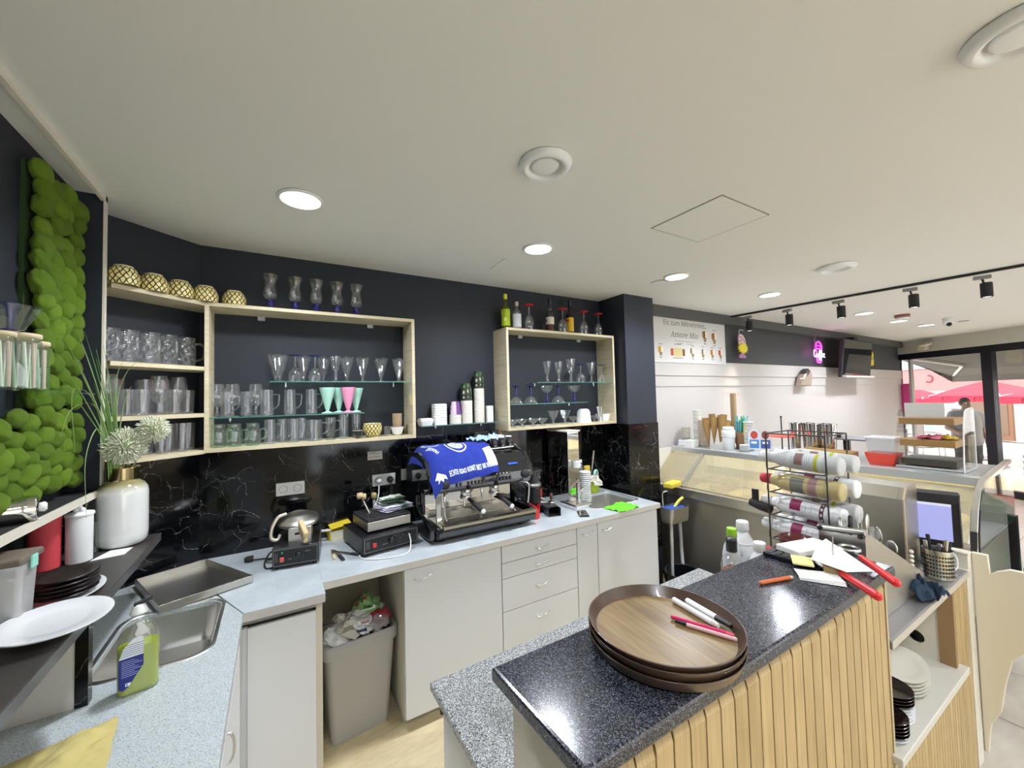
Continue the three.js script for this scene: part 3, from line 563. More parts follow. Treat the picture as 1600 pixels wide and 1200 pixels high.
put('pink_cone', 'pink plastic cone cup among the mint green ones', [.408, LS, -2.785], 0, 'pastel plastic cone cups');
put('mint_cone', 'mint green plastic cone cup at the free end of the lower shelf', [.465, LS, -2.835], 0, 'pastel plastic cone cups', 0, .98);
const CB = 1.5165;
[-.278, -.205, -.115].forEach((x, i) => put('mason', `greenish mason jar mug on the large cabinet floor, ${ORD[i]} from the corner`, [x, CB, -2.775], .2, 'greenish mason jar mugs'));
[[-.03, -2.8], [.035, -2.86], [.092, -2.79], [.14, -2.87]].forEach(([x, z], i) => put('glass_mug', `straight glass mug on the large cabinet floor, ${ORD[i]} after the greenish jars`, [x, CB, z], -.1, 'glass mugs on the cabinet floor', 0, .93));
put('big_mug', 'wide clear glass mug in the middle of the large cabinet floor', [.208, CB, -2.8]);
put('latte', 'latte glass with round handle next to the wide glass mug', [.302, CB, -2.79], -.2);
put('tall_glass', 'tall straight glass between latte glass and black espresso cup', [.384, CB, -2.82]);
put('tall_glass', 'tall straight glass standing behind the small black espresso cup', [.468, CB, -2.85]);
put('shot', 'small printed shot glass beside the yellow patterned bowl', [.655, CB, -2.77]);
{ const t = thing('espresso_cup', 'small black espresso cup at the front of the large cabinet floor', 'cup', [.462, CB, -2.755]); part(t, 'bowl', cup([[0, 0], [.016, 0], [.018, .006], [.028, .02], [.031, .05], [.029, .05], [.024, .02], [0, .008]]), mBlackGloss); part(t, 'handle', T(new THREE.TorusGeometry(.012, .003, 6, 14), .036, .03, 0), mBlackGloss); part(t, 'rim', tor(.0305, .0015, 0, .05, 0), M([.5, .45, .3], .4)); }
// yellow bowls with black net pattern
const texNet = canvasTex(512, 256, (c, w, h) => {
  c.fillStyle = '#efe3a0'; c.fillRect(0, 0, w, h); for (let i = 0; i < 300; i++) { c.fillStyle = `rgba(${230 + rr(-15, 20)},${205 + rr(-25, 25)},${110 + rr(-40, 50)},.25)`; c.beginPath(); c.arc(rnd() * w, rnd() * h, rr(4, 16), 0, 7); c.fill(); }
  c.strokeStyle = '#2a1d10'; c.lineCap = 'round'; const st = w / 15;
  for (const s of [1, -1]) for (let i = -6; i < 22; i++) { c.lineWidth = rr(6, 8); c.beginPath(); for (let k = 0; k <= 20; k++) { const y = h * k / 20, x = i * st + s * (k / 20 * 2.6 * st + 2.5 * Math.sin(k * .9 + i)); k ? c.lineTo(x, y) : c.moveTo(x, y); } c.stroke(); }
  c.fillStyle = '#2a1d10'; c.fillRect(0, h - 12, w, 12);
});
const mNet = M(0xffffff, .3, 0, { map: texNet });
build('net_bowl', 'patterned_bowl', 'bowl', (o) => { part(o, 'outside', cup([[0, .004], [.034, .004], [.045, .012], [.058, .04], [.06, .06], [.055, .09]].map(([r, y]) => [r * 1.0, y]), 36), mNet); part(o, 'inside', cup([[.055, .09], [.052, .09], [.055, .06], [.05, .035], [.035, .012], [0, .01]], 30), M([.78, .7, .38], .3)); part(o, 'foot_ring', cup([[.034, .006], [.036, 0], [.03, 0], [.03, .004]]), M([.78, .7, .38], .4)); });
[[-.612, -2.5], [-.525, -2.595], [-.435, -2.672], [-.335, -2.735]].forEach(([x, z], i) => put('net_bowl', `upturned yellow netted bowl on the corner shelf top, ${ORD[i]} from the mossy wall`, [x, 2.3255, z], i, 'upturned yellow net bowls', .09));
put('net_bowl', 'upturned yellow bowl with black net pattern beside the hurricane glasses', [-.207, 2.3255, -2.785], 2, 'upturned yellow net bowls', .09);
put('net_bowl', 'yellow bowl with black net pattern standing upright inside the large cabinet', [.561, CB, -2.79], 1, undefined, 0, 1.02);
{ const t = thing('paper_cup_stack', 'stack of brown paper cups in a white bowl inside the large cabinet', 'cups', [.728, CB + .02, -2.79]); for (let i = 0; i < 3; i++) part(t, 'paper_cup', T(cup([[0, 0], [.026, 0], [.033, .085], [.0345, .087], [.032, .087], [.025, .004], [0, .004]]), 0, .0 + i * .022, 0), M([.42, .3, .18], .8)); }
solo('porcelain_bowl', cup([[0, .004], [.02, .004], [.034, .02], [.046, .062], [.044, .062], [.031, .022], [0, .01]], 32), mPorcelain, 'white printed bowl holding the brown paper cups', 'bowl', [.728, CB - .003, -2.79]);
solo('sticky_note', T(box(.0008, .07, .05), 0, 0, 0, 0, 0, .08), M([.8, .72, .35], .8), 'small pale yellow note stuck to the large cabinet side', 'note', [.8135, 1.76, -2.745]);
// canted corner shelf -----------------------------------------------------
const cput = (kind, label, s, o, y, turn, group, sc) => { const p = CP(s, y, o); put(kind, label, p, turn, group, 0, sc); };
[[.13, .1], [.225, .115], [.305, .12], [.39, .115], [.46, .11]].forEach(([s, o], i) => cput('beer_mug', `dimpled beer mug, front row of the corner shelf, ${ORD[i]} from the large cabinet`, s, o, 1.968, [.35, -.95, -.95, -.95, -.95][i], 'dimpled beer mugs on the corner shelf', 1));
[[.27, .05], [.36, .05], [.44, .05]].forEach(([s, o], i) => cput('beer_mug', `dimpled beer mug, back row of the corner shelf, ${ORD[i]} from the large cabinet`, s, o, 1.968, -.9, 'dimpled beer mugs on the corner shelf', 1));
[[.47, .13, 'goblet'], [.415, .06, 'tall_glass'], [.4, .13, 'tumbler'], [.34, .12, 'tumbler'], [.3, .07, 'tall_glass'], [.275, .14, 'goblet'], [.23, .07, 'tall_glass'], [.21, .14, 'tumbler'], [.165, .1, 'goblet'], [.12, .09, 'tumbler']].forEach(([s, o, k], i) => cput(k, `clear ${{ goblet: 'stemmed goblet', tall_glass: 'tall straight glass', tumbler: 'short tumbler' }[k]} on the corner shelf's middle board, ${ORD[i]} from the plant`, s, o, 1.713, 0, undefined, k === 'tall_glass' ? 1.15 : 1.05));
[.47, .42, .3, .25, .2, .155, .11].forEach((s, i) => cput('tall_glass', `tall clear glass on the corner shelf's lowest board, ${ORD[i]} from the plant`, s, .09 + .03 * (i % 2), 1.513, 0, undefined, .95));
// smaller cabinet ---------------------------------------------------------
[[1.865, -2.8], [2.228, -2.8], [2.478, -2.8], [2.68, -2.82]].forEach(([x, z], i) => put('red_foot', `upturned clear glass with red foot, ${ORD[i]} from the lime yellow bottle`, [x, 2.326, z], 0, 'upturned red footed glasses', .206, 1.1));
const U2 = 1.8855, L2 = 1.7065;
put('cordial', 'clear thick stemmed goblet at the free end of the smaller cabinet upper shelf', [2.038, U2, -2.8]); put('cordial', 'clear thick stemmed goblet second on the smaller cabinet upper shelf', [2.165, U2, -2.8]);
put('cordial', 'largest clear flared goblet on the smaller cabinet upper shelf', [2.295, U2, -2.79], 0, undefined, 0, 1.15);
put('wine_blue', 'upturned wine glass with dark foot among goblets on the smaller cabinet upper shelf', [2.42, U2, -2.8], 0, 'upturned dark footed wine glasses', .166); put('wine_blue', 'upturned wine glass with dark foot against the smaller cabinet side', [2.68, U2, -2.8], 0, 'upturned dark footed wine glasses', .166);
put('cordial', 'clear goblet between the two upturned dark footed glasses', [2.55, U2, -2.8], 0, undefined, 0, 1.02);
[[1.71, 1], [1.856, 1], [2.148, 1]].forEach(([x], i) => put('martini', `upturned blue stemmed coupe in the smaller cabinet, ${ORD[i]} from the paper cups`, [x, L2, -2.795], 0, 'blue stemmed coupes', .15));
[2.02, 2.325].forEach((x, i) => put('martini', `upright blue stemmed coupe in the smaller cabinet, ${['between two upturned ones', 'at the free end'][i]}`, [x, L2, -2.79], 0, 'blue stemmed coupes'));
[1.67, 1.757, 1.87, 1.965].forEach((x, i) => put('coupe', `low clear dessert coupe on the smaller cabinet floor, ${ORD[i]} from the paper cups`, [x, CB, -2.79], 0, 'low dessert coupes', 0, 1.02));
[2.075, 2.205].forEach((x, i) => put('sundae_coupe', `fluted clear ice cream coupe on the smaller cabinet floor, ${['nearer the low coupes', 'nearer the white bowls'][i]}`, [x, CB, -2.78], i, 'fluted ice cream coupes'));
put('coupe', 'small clear coupe right beside the white bowl stack in the smaller cabinet', [2.315, CB, -2.8]); put('coupe', 'small clear coupe between the white bowl stack and the silver cup', [2.57, CB, -2.8]);
{ const t = thing('bowl_stack', 'upturned stack of white bowls on the smaller cabinet floor', 'bowls', [2.44, CB, -2.8]); for (let i = 0; i < 3; i++) part(t, 'bowl', T(cup([[.068 - i * .003, 0], [.07 - i * .003, .003], [.06, .06], [.045, .085], [.03, .09], [0, .09]], 30), 0, i * .018, 0), mPorcelain); }
solo('metal_cup', cup([[0, .004], [.02, .004], [.02, 0], [.024, 0], [.02, .03], [.026, .07], [.042, .14], [.04, .14], [.024, .07], [0, .02]]), mChrome, 'tall flared silver cup at the end of the smaller cabinet floor', 'cup', [2.628, CB, -2.79]);
solo('square_dish', loft([rrLoop(.07, .07, .01, 0), rrLoop(.08, .08, .01, .004), rrLoop(.11, .11, .012, .07), rrLoop(.104, .104, .01, .07), rrLoop(.07, .07, .01, .008)], true, true), mPorcelain, 'white square porcelain dish in the smaller cabinet corner', 'dish', [2.7, CB, -2.82], .1);
// liquor bottles
function bottle(label, pos, h, r, glass, capM, parts, name = 'liquor_bottle', neck = .35) {
  const t = thing(name, label, 'bottle', pos); const s = h * (1 - neck);
  part(t, 'body', cup([[0, .002], [r * .9, 0], [r, .008], [r, s * .86], [r * .92, s * .93], [r * .45, s * 1.03], [r * .36, s * 1.1], [r * .36, h * .92]], 26), glass);
  part(t, 'cap', cup([[0, h], [r * .4, h], [r * .42, h * .99], [r * .42, h * .86], [0, h * .86]], 20), capM);
  for (const [n, y0, y1, m, k] of parts) part(t, n, cup([[r * (k || 1.012), y0], [r * (k || 1.012), y1]], 26), m);
  return t;
}
const labelTex = (bg, fn) => canvasTex(256, 128, (c, w, h) => { c.fillStyle = bg; c.fillRect(0, 0, w, h); fn(c, w, h); });
const lines = (c, x, y, w, n, col, gap = 8) => { c.fillStyle = col; for (let i = 0; i < n; i++) c.fillRect(x, y + i * gap, w * rr(.55, 1), 2.5); };
const mLime = M(0xffffff, .5, 0, { map: labelTex('#b9cf1e', (c, w, h) => { c.fillStyle = '#e6ee9a'; for (let i = 0; i < 6; i++) { c.beginPath(); c.arc(30 + i * 40, 30 + (i % 2) * 50, 14, 0, 7); c.fill(); } lines(c, 90, 50, 90, 4, '#6e8a10'); }) });
bottle('lime yellow bottle with bright yellow cap on the smaller cabinet', [1.65, 2.326, -2.83], .3, .037, M([.55, .62, .12], .02, 0, { transmission: .9, thickness: 0 }), M([.72, .78, .05], .4), [['label', .03, .17, mLime]]);
bottle('clear square-shouldered bottle with white label beside the lime bottle', [1.735, 2.326, -2.79], .235, .036, mGlass, M([.66, .55, .48], .5), [['label', .02, .13, M(0xffffff, .7, 0, { map: labelTex('#d5d6dd', (c, w, h) => { c.strokeStyle = '#9aa0b2'; c.lineWidth = 3; c.strokeRect(80, 14, 96, 96); lines(c, 96, 40, 64, 5, '#8a90a6'); }) })]], 'liquor_bottle', .3);
bottle('red aperitif bottle with white label and dark cap on the smaller cabinet', [2.1, 2.326, -2.82], .31, .036, M([.4, .38, .36], .02, 0, { transmission: .9, thickness: 0 }), mBlack, [['liquid', .004, .1, M([.45, .02, .015], .1), .985], ['label', .075, .14, M(0xffffff, .6, 0, { map: labelTex('#e4ddcf', (c, w, h) => { c.fillStyle = '#1d2c55'; c.fillRect(60, 40, 136, 34); c.fillStyle = '#b3202a'; c.fillRect(60, 84, 136, 8); lines(c, 80, 100, 90, 2, '#444'); }) })], ['neck_band', .2, .215, M([.7, .7, .68], .5), .42]]);
bottle('dark bitter bottle with orange and yellow label on the smaller cabinet', [2.345, 2.326, -2.84], .32, .034, M([.02, .008, .005], .05), mBlack, [['label', .03, .16, M(0xffffff, .6, 0, { map: labelTex('#e8b92a', (c, w, h) => { c.fillStyle = '#c9502a'; c.fillRect(40, 16, 176, 26); c.fillStyle = '#f0dcb0'; c.fillRect(60, 84, 136, 26); c.fillStyle = '#7a2418'; c.beginPath(); c.arc(128, 62, 16, 0, 7); c.fill(); }) })]]);
// paper cups on the wall shelf
const SH = 1.5685;
{ const t = thing('foam_box', 'white foam takeout box lying on the wall glass shelf', 'box', [.955, SH, -2.865]); part(t, 'tray', loft([rrLoop(.085, .085, .012, 0), rrLoop(.1, .1, .015, .03)], true), mWhite); part(t, 'lid', loft([rrLoop(.102, .102, .015, .031), rrLoop(.1, .1, .015, .04), rrLoop(.085, .085, .015, .052)], true, true), mWhite); }
{ const t = thing('takeout_lid_stack', 'tall stack of white foam lids on the wall glass shelf', 'lids', [1.065, SH, -2.865]); for (let i = 0; i < 9; i++) part(t, 'lid', T(loft([rrLoop(.098, .1, .02, 0), rrLoop(.1, .104, .02, .004), rrLoop(.09, .094, .02, .017)], true, true), 0, i * .0175, 0), mWhite); }
function cupStack(label, x, n, r, m, top, z = -2.865) {
  const t = thing('paper_cup_stack', label, 'cups', [x, SH, z]); let y = 0;
  for (let i = 0; i < n; i++) { part(t, 'paper_cup', T(cup([[r, 0], [r * 1.04, .003], [r * 1.02, .006], [r * .985, .0115], [r * .9, .0115]], 22), 0, y, 0), m); y += .0118; }
  if (top) for (let i = 0; i < top.length; i++) part(t, 'paper_cup', T(cup([[r * 1.02, 0], [r * 1.04, .004], [r, .007], [r * .74, .1], [r * .7, .1], [r * .68, .097], [0, .097]], 24), 0, y + i * .035, 0), top[i]);
  return t;
}
const mCream = M([.72, .68, .6], .7);
const mPurple = M(0xffffff, .6, 0, { map: canvasTex(512, 128, (c, w, h) => { c.fillStyle = '#6a3f7e'; c.fillRect(0, 0, w, h); c.fillStyle = '#d9c6cf'; for (const x of [0, 256]) { c.fillRect(x + 150, 0, 90, h); c.beginPath(); c.arc(x + 140, 70, 30, 0, 7); c.fill(); c.fillStyle = '#8a5a96'; c.beginPath(); c.arc(x + 140, 70, 18, 0, 7); c.fill(); c.fillStyle = '#d9c6cf'; } }) });
const mGreenCup = M(0xffffff, .6, 0, { map: canvasTex(512, 128, (c, w, h) => { c.fillStyle = '#28301f'; c.fillRect(0, 0, w, h); for (let i = 0; i < 16; i++) { c.fillStyle = ['#5fae5a', '#d8dccb', '#3b4a2c'][i % 3]; c.beginPath(); c.arc((i * 73) % w, 20 + (i * 47) % 90, 17, 0, 7); c.fill(); c.strokeStyle = '#1a2015'; c.lineWidth = 3; c.beginPath(); c.arc((i * 73) % w, 20 + (i * 47) % 90, 9, 0, 7); c.stroke(); } }) });
cupStack('stack of paper cups topped by a purple printed cup', 1.196, 6, .045, mCream, [mPurple]);
cupStack('stack of cream paper cups topped by two dark green dotted cups', 1.292, 15, .045, mCream, [mGreenCup, mGreenCup]);
cupStack('tallest stack of paper cups with dark green cups on top', 1.4, 23, .042, mCream, [mGreenCup, mGreenCup], -2.86);
cupStack('short stack of small white paper cups at the shelf end', 1.497, 11, .032, mPaper, null, -2.87);
// ---------- moss, jars and the ledge ----------
{
  const mMoss = [[.115, .215, .004], [.14, .26, .006], [.17, .30, .009]].map((c) => M(c, .95, 0, { bumpMap: texFuzz, bumpScale: .006, sheen: .6, sheenColor: new THREE.Color(.35, .5, .05), sheenRoughness: .6 }));
  const variants = [0, 1, 2, 3, 4].map((k) => {
    const g = new THREE.SphereGeometry(1, 40, 28), p = g.attributes.position;
    for (let i = 0; i < p.count; i++) { const x = p.getX(i), y = p.getY(i), z = p.getZ(i), s = 1 + .12 * noise.noise(x * 1.6 + k * 5, y * 1.6, z * 1.6) + .045 * noise.noise(x * 9, y * 9 + k, z * 9) + .03 * noise.noise(x * 24, y * 24 + k, z * 24); p.setXYZ(i, x * s * .62, y * s, z * s); }
    g.computeVertexNormals(); return g;
  });
  const moss = (label, z0, z1, y0, y1, nz, ny) => {
    const t = thing('moss_panel', label, 'moss', [-.76, 0, 0]); part(t, 'backing', sb(0, .012, y0, y1, z0, z1), M([.02, .05, .01], .95));
    const dz = (z1 - z0) / nz, dy = (y1 - y0) / ny;
    for (let j = 0; j < ny; j++) for (let i = 0; i < nz; i++) {
      const o = part(t, 'moss_cushion', variants[Math.floor(rnd() * 5)], mMoss[Math.floor(rnd() * 3)]), r = rr(.85, 1.2);
      o.position.set(.037 + rr(-.004, .006), y0 + dy * (j + .5) + rr(-.01, .01) + (i % 2 ? dy * .22 : -dy * .1), z0 + dz * (i + .5) + rr(-.012, .012)); o.scale.set(.04 * r, dy * .6 * r, dz * .6 * r); o.rotation.set(rr(-.5, .5), 0, 0);
    }
  };
  moss('tall column of round green moss cushions in the wall niche', -2.395, -2.02, 1.76, 2.63, 4, 13);
  moss('low wide field of round green moss cushions above the niche sill', -2.395, -1.5, 1.445, 1.735, 10, 5);
}
glassShelf('glass shelf in the mossy niche carrying lidded jars', -.757, -.672, 1.815, -2.425, -1.3, []);
const mBamboo = M([.66, .55, .36], .5), mStraw = M([.85, .84, .8], .4);
[[-.71, -1.77, .043, 'lidded glass straw jar cut by the picture edge, on the niche shelf'], [-.705, -1.885, .05, 'largest lidded glass jar full of straws on the niche shelf'], [-.715, -2.0, .04, 'narrow lidded glass straw jar beside the moss column']].forEach(([x, z, r, label]) => {
  const t = thing('straw_jar', label, 'jar', [x, 1.8185, z], 0, 'lidded straw jars on the niche shelf'), h = r > .045 ? .165 : .155;
  part(t, 'body', cup([[0, .002], [r * .93, .002], [r, .01], [r, h * .9], [r * .93, h]], 32), mGreenGlass); part(t, 'lid', cup([[0, h + .014], [r * .98, h + .013], [r, h + .008], [r, h], [r * .9, h], [r * .88, h - .01], [0, h - .01]], 32), mBamboo, 'pale bamboo lid');
  for (let i = 0; i < 9; i++) { const a = i / 9 * 2 * PI, q = r * .68; part(t, 'straw', bar([Math.cos(a) * q, .006, Math.sin(a) * q], [Math.cos(a + .2) * q, h - .015, Math.sin(a + .2) * q], .0045, .0045, 8), i % 4 ? mStraw : M([.75, .55, .5], .4)); }
});
{ const t = thing('glass_bowl', 'clear flared glass bowl with blue base upturned over the straw jars', 'bowl', [-.70, 1.997, -1.82]); part(t, 'bowl', cup([[.03, .002], [.05, .004], [.085, .05], [.105, .075]].map(([r, y]) => [r * .62, y]), 30), mGreenGlass); part(t, 'base', cup([[0, .085], [.02, .085], [.024, .08], [.01, .07], [.006, .01], [.02, .0], [0, 0]]), mBlueGlass); }
{ const t = thing('chrome_canister', 'polished chrome canister lying on the niche sill', 'canister', [-.70, 1.441, -1.86], -1.24); part(t, 'body', T(lathe([[0, -.05], [.036, -.05], [.04, -.045], [.04, -.02], [.038, -.017], [.038, .03], [.04, .033], [.04, .05], [.03, .055], [0, .055]], 30), 0, 0, 0, PI / 2, 0, 0), mMirror); part(t, 'knob', T(lathe([[0, 0], [.014, .002], [.016, .014], [.01, .02], [0, .02]], 16), 0, 0, -.05, -PI / 2), mPlastic); }
{ // vase
  const t = thing('vase', 'bulky white glass vase with olive shoulder and gold neck on the ledge', 'vase', [-.583, LED, -2.41]);
  const texV = dataTex(8, 256, (u, v) => { const k = Math.min(1, Math.max(0, (v - .60) / .2)), n = .06 * noise.noise(v * 30, u * 3, 1); return mix([226, 228, 226], [150, 141, 98], Math.min(1, Math.max(0, k + n))).map(cl); });
  const pts = [[0, .0], [.06, 0], [.076, .006], [.084, .022], [.087, .05], [.087, .225], [.083, .25], [.072, .268], [.056, .28], [.05, .285]];
  part(t, 'body', lathe(pts, 48), M(0xffffff, .08, 0, { map: texV, clearcoat: 1, clearcoatRoughness: .04 }));
  part(t, 'neck', lathe([[.052, .283], [.054, .29], [.054, .335], [.056, .34], [.05, .34], [.048, .3]], 48), M([.5, .4, .22], .18, 1), 'gold metal neck');
  const mBlade = [[.2, .36, .1], [.32, .46, .18], [.13, .26, .06]].map((c) => M(c, .5));
  const f = thing('ornamental_grass', 'tall thin green grass blades standing in the white vase', 'grass', [-.60, LED + .3, -2.40]);
  const tips = [[-.08, .585, .3], [-.04, .60, .3], [-.02, .594, .3], [-.016, .54, .2], [-.064, .443, .3], [-.01, .50, .22], [-.03, .52, .26], [-.05, .50, .28], [.02, .46, .2], [-.06, .36, .26], [.03, .44, .16], [-.02, .40, .2], [-.07, .395, .3], [.0, .56, .18]];
  const blade = (pts, w) => { const c = new THREE.CatmullRomCurve3(pts.map((p) => V(...p))), n = 16, L = []; for (let i = 0; i <= n; i++) { const p = c.getPoint(i / n), k = w * (1 - (i / n) * .85); L.push([[p.x - k, p.y, p.z], [p.x, p.y, p.z + k * .4], [p.x + k, p.y, p.z], [p.x, p.y, p.z - k * .15]]); } return loft(L, false, true); };
  tips.forEach(([x, y, z], i) => part(f, 'blade', blade([[.02 * Math.sin(i * 2), -.1, .02 * Math.cos(i * 2)], [x * .3, y * .38, z * .25], [x * .7, y * .75, z * .65], [x, y, z]], .0036), mBlade[i % 3]));
  for (const [a, b, c, d] of [[[-.005, .02, .01], [-.05, .36, .14], [-.075, .38, .2], [-.068, .136, .21]], [[0, .05, .02], [-.03, .22, .12], [-.045, .12, .18], [-.036, -.126, .2]], [[.0, .05, .02], [.02, .36, .08], [.07, .47, .14], [.128, .507, .2]], [[0, .05, .0], [.01, .36, .08], [.03, .46, .12], [.05, .5, .14]], [[0, .05, .02], [.04, .3, .1], [.07, .37, .16], [.09, .39, .2]], [[0, .1, .02], [-.04, .32, .14], [-.07, .30, .24], [-.085, .2, .28]]]) part(f, 'blade', blade([a, b, c, d], .0032), mBlade[1]);
  const allium = (label, x, y, z, r, n) => {
    const o = thing('allium_flower', label, 'flower', [x, y, z]); part(o, 'stem', bar([0, -r * .5, 0], [(-.583 - x) * .9, LED + .3 - y, (-2.41 - z) * .9], .003), mBlade[1]); part(o, 'core', sph(r * .5, 0, 0, 0), M([.55, .66, .35], .9));
    const L = []; for (let i = 0; i < n; i++) { const yy = 1 - 2 * (i + .5) / n, rad = Math.sqrt(1 - yy * yy), a = i * 2.39996, dx = Math.cos(a) * rad, dz = Math.sin(a) * rad, k = rr(.86, 1.06); L.push(bar([dx * r * .4, yy * r * .4, dz * r * .4], [dx * r * k + rr(-.006, .006), yy * r * k + rr(-.006, .006), dz * r * k + rr(-.006, .006)], .0007, .0022, 4)); }
    const p = part(o, 'florets', mg(L), M([.80, .82, .66], .8)); p.userData.kind = 'stuff'; return o;
  };
  allium('large round creamy allium flower right above the vase neck', -.568, 1.588, -2.365, .078, 900);
  allium('smaller round creamy allium flower leaning over toward the corner shelf', -.475, 1.652, -2.37, .058, 650);
}
{ const t = thing('red_canister', 'tall red plastic canister under the niche sill', 'canister', [-.752, LED, -2.215]); part(t, 'body', cup([[0, 0], [.04, 0], [.043, .004], [.0435, .19], [.04, .198], [0, .198]], 32), M([.6, .055, .07], .65)); part(t, 'lid', cup([[0, .212], [.026, .211], [.03, .206], [.03, .198], [0, .198]], 28), M([.55, .05, .06], .6)); }
{ const t = thing('white_canister', 'tall white plastic canister beside the red one', 'canister', [-.668, LED, -2.245]); part(t, 'body', cup([[0, 0], [.036, 0], [.038, .004], [.039, .185], [0, .185]], 32), M([.72, .73, .73], .6)); part(t, 'lid', cup([[.041, .18], [.043, .186], [.041, .192], [.02, .196], [0, .197]], 32), mWhite); for (const [x, y, z] of [[0, .204, 0], [.01, .203, .006], [-.009, .203, .005], [0, .214, .002]]) part(t, 'knob', sph(.009, x, y, z), mWhite); }
{ const t = thing('glass_jar', 'narrow clear glass jar between white canister and vase', 'jar', [-.66, LED, -2.335]); part(t, 'body', cup([[0, .002], [.02, .002], [.022, .01], [.022, .1], [.016, .12], [.016, .13]]), mGreenGlass); part(t, 'foot', cup([[0, .01], [.02, .01], [.02, 0], [0, 0]]), mGreenGlass); }
solo('folded_paper', flat([[-.63, -2.22], [-.535, -2.24], [-.53, -2.33], [-.60, -2.33]], LED, .002), mPaper, 'white paper sheet lying on the ledge in front of the vase', 'paper');
const mBrownMat = M([.012, .006, .006], .38);
const ovalPlate = (rx, rz, m, h = .012) => { const g = lathe([[0, .003], [.5, .003], [.62, .006], [1, h], [1, h + .004], [.62, .011], [.5, .007], [0, .007]].map(([r, y]) => [r, y]), 40); g.scale(rx, 1, rz); g.computeVertexNormals(); return g; };
solo('oval_plate', ovalPlate(.103, .14, mPorcelain), mPorcelain, 'white oval plate under the stack of dark saucers', 'plate', [-.597, LED, -1.862], 0);
for (let i = 0; i < 5; i++) solo('dark_saucer', ovalPlate(.075 - (i === 0 ? .003 : 0), .082, mBrownGloss, .015), mBrownMat, `glossy dark brown saucer stacked on the white plate, ${['lowest', 'second from below', 'middle', 'second from top', 'topmost'][i]} of five`, 'saucer', [-.572 + rr(-.003, .003), LED + .0125 + i * .0125, -1.83 + rr(-.003, .003)], rr(-.1, .1), 'dark brown saucers');
{ const o = solo('oval_plate', ovalPlate(.112, .145, mPorcelain, .014), mPorcelain, 'white oval plate jutting over the ledge edge, nearest the soap bottle', 'plate', [-.52, LED + .012, -1.6], 0); o.rotation.set(-.03, 0, -.05); }
{ const t = thing('storage_box', 'clear plastic storage box with brown lid and mint clip', 'box', [-.648, LED, -1.70]); part(t, 'body', loft([rrLoop(.075, .085, .012, 0), rrLoop(.09, .10, .014, .172)], true), M([.85, .85, .84], .25, 0, { transmission: .55, thickness: 0 })); part(t, 'lid', T(rb(.1, .022, .125, .008), 0, .183, -.005), M([.17, .14, .11], .4)); part(t, 'clip', T(rb(.006, .035, .03, .002), .052, .17, .0), M([.3, .72, .6], .5), 'mint clip'); }
{ const t = thing('shell_jar', 'small jar of pale pasta shells with white lid behind the plates', 'jar', [-.735, LED, -1.9]); part(t, 'body', cup([[0, .002], [.036, .002], [.038, .01], [.038, .085], [.03, .095]]), mGlass); part(t, 'lid', cup([[0, .115], [.032, .114], [.034, .11], [.034, .095], [0, .095]]), mWhite); for (let i = 0; i < 16; i++) part(t, 'shell', sph(.012, rr(-.02, .02), .014 + rr(0, .055), rr(-.02, .02), 1, .8, .9, 10, 8), M([.72, .62, .36], .6)); }
// soap bottle and cloth, oven tray
{
  const t = thing('soap_bottle', 'clear bottle of yellow-green dish soap with blue label beside the sink', 'bottle', [-.376, TOP, -1.725], .2);
  const L = [[.088, .05, .016, 0], [.098, .058, .02, .006], [.1, .06, .024, .02], [.1, .06, .024, .145], [.094, .056, .026, .175], [.07, .045, .022, .2], [.036, .034, .016, .218], [.03, .03, .015, .222], [.03, .03, .015, .236]];
  part(t, 'body', loft(L.map(([w, d, r, y]) => rrLoop(w, d, r, y, 8)), true), mGlass);
  part(t, 'liquid', loft([[.084, .046, .015, .002], [.094, .054, .019, .008], [.096, .056, .022, .02], [.096, .056, .022, .142]].map(([w, d, r, y]) => rrLoop(w, d, r, y, 8)), true, true), M([.52, .62, .008], .05, 0, { transmission: .4, thickness: 0 }), 'yellow-green soap');
  part(t, 'cap', T(lathe([[0, .03], [.012, .03], [.016, .024], [.022, .006], [.022, 0], [0, 0]], 24), 0, .234, 0), mWhite); part(t, 'flip_lid', T(rb(.046, .008, .022, .003), .01, .268, 0, 0, 0, .25), mBlack);
  const tx = canvasTex(256, 640, (c, w, h) => { c.fillStyle = '#15227a'; c.fillRect(0, 0, w, h); c.fillStyle = '#dfe3ea'; c.fillRect(0, 0, w, 230); c.fillStyle = '#6a7390'; for (let i = 0; i < 6; i++) c.fillRect(0, 80 + i * 24, w, 7); c.fillStyle = '#b9c2ea'; for (let i = 0; i < 9; i++) c.fillRect(26, 262 + i * 22, 110 + 60 * ((i * 7) % 3) / 2, 5); c.font = 'bold 40px sans-serif'; c.fillStyle = '#eef'; c.fillText('1 L', 150, 500); c.fillRect(60, 520, 44, 36); c.fillStyle = '#15227a'; c.fillRect(68, 528, 10, 20); });
  tx.wrapS = tx.wrapT = THREE.RepeatWrapping; tx.repeat.set(1 / .07, 1 / .165); tx.offset.set(.045 / .07, -.012 / .165);
  part(t, 'label', T(poly([[-.044, .115], [-.034, .148], [-.012, .172], [.006, .175], [.012, .168], [.012, .085], [-.022, .03], [-.034, .022], [-.044, .03]], .0006), 0, 0, .0305), M(0xffffff, .4, 0, { map: tx }), 'blue and white label');
}
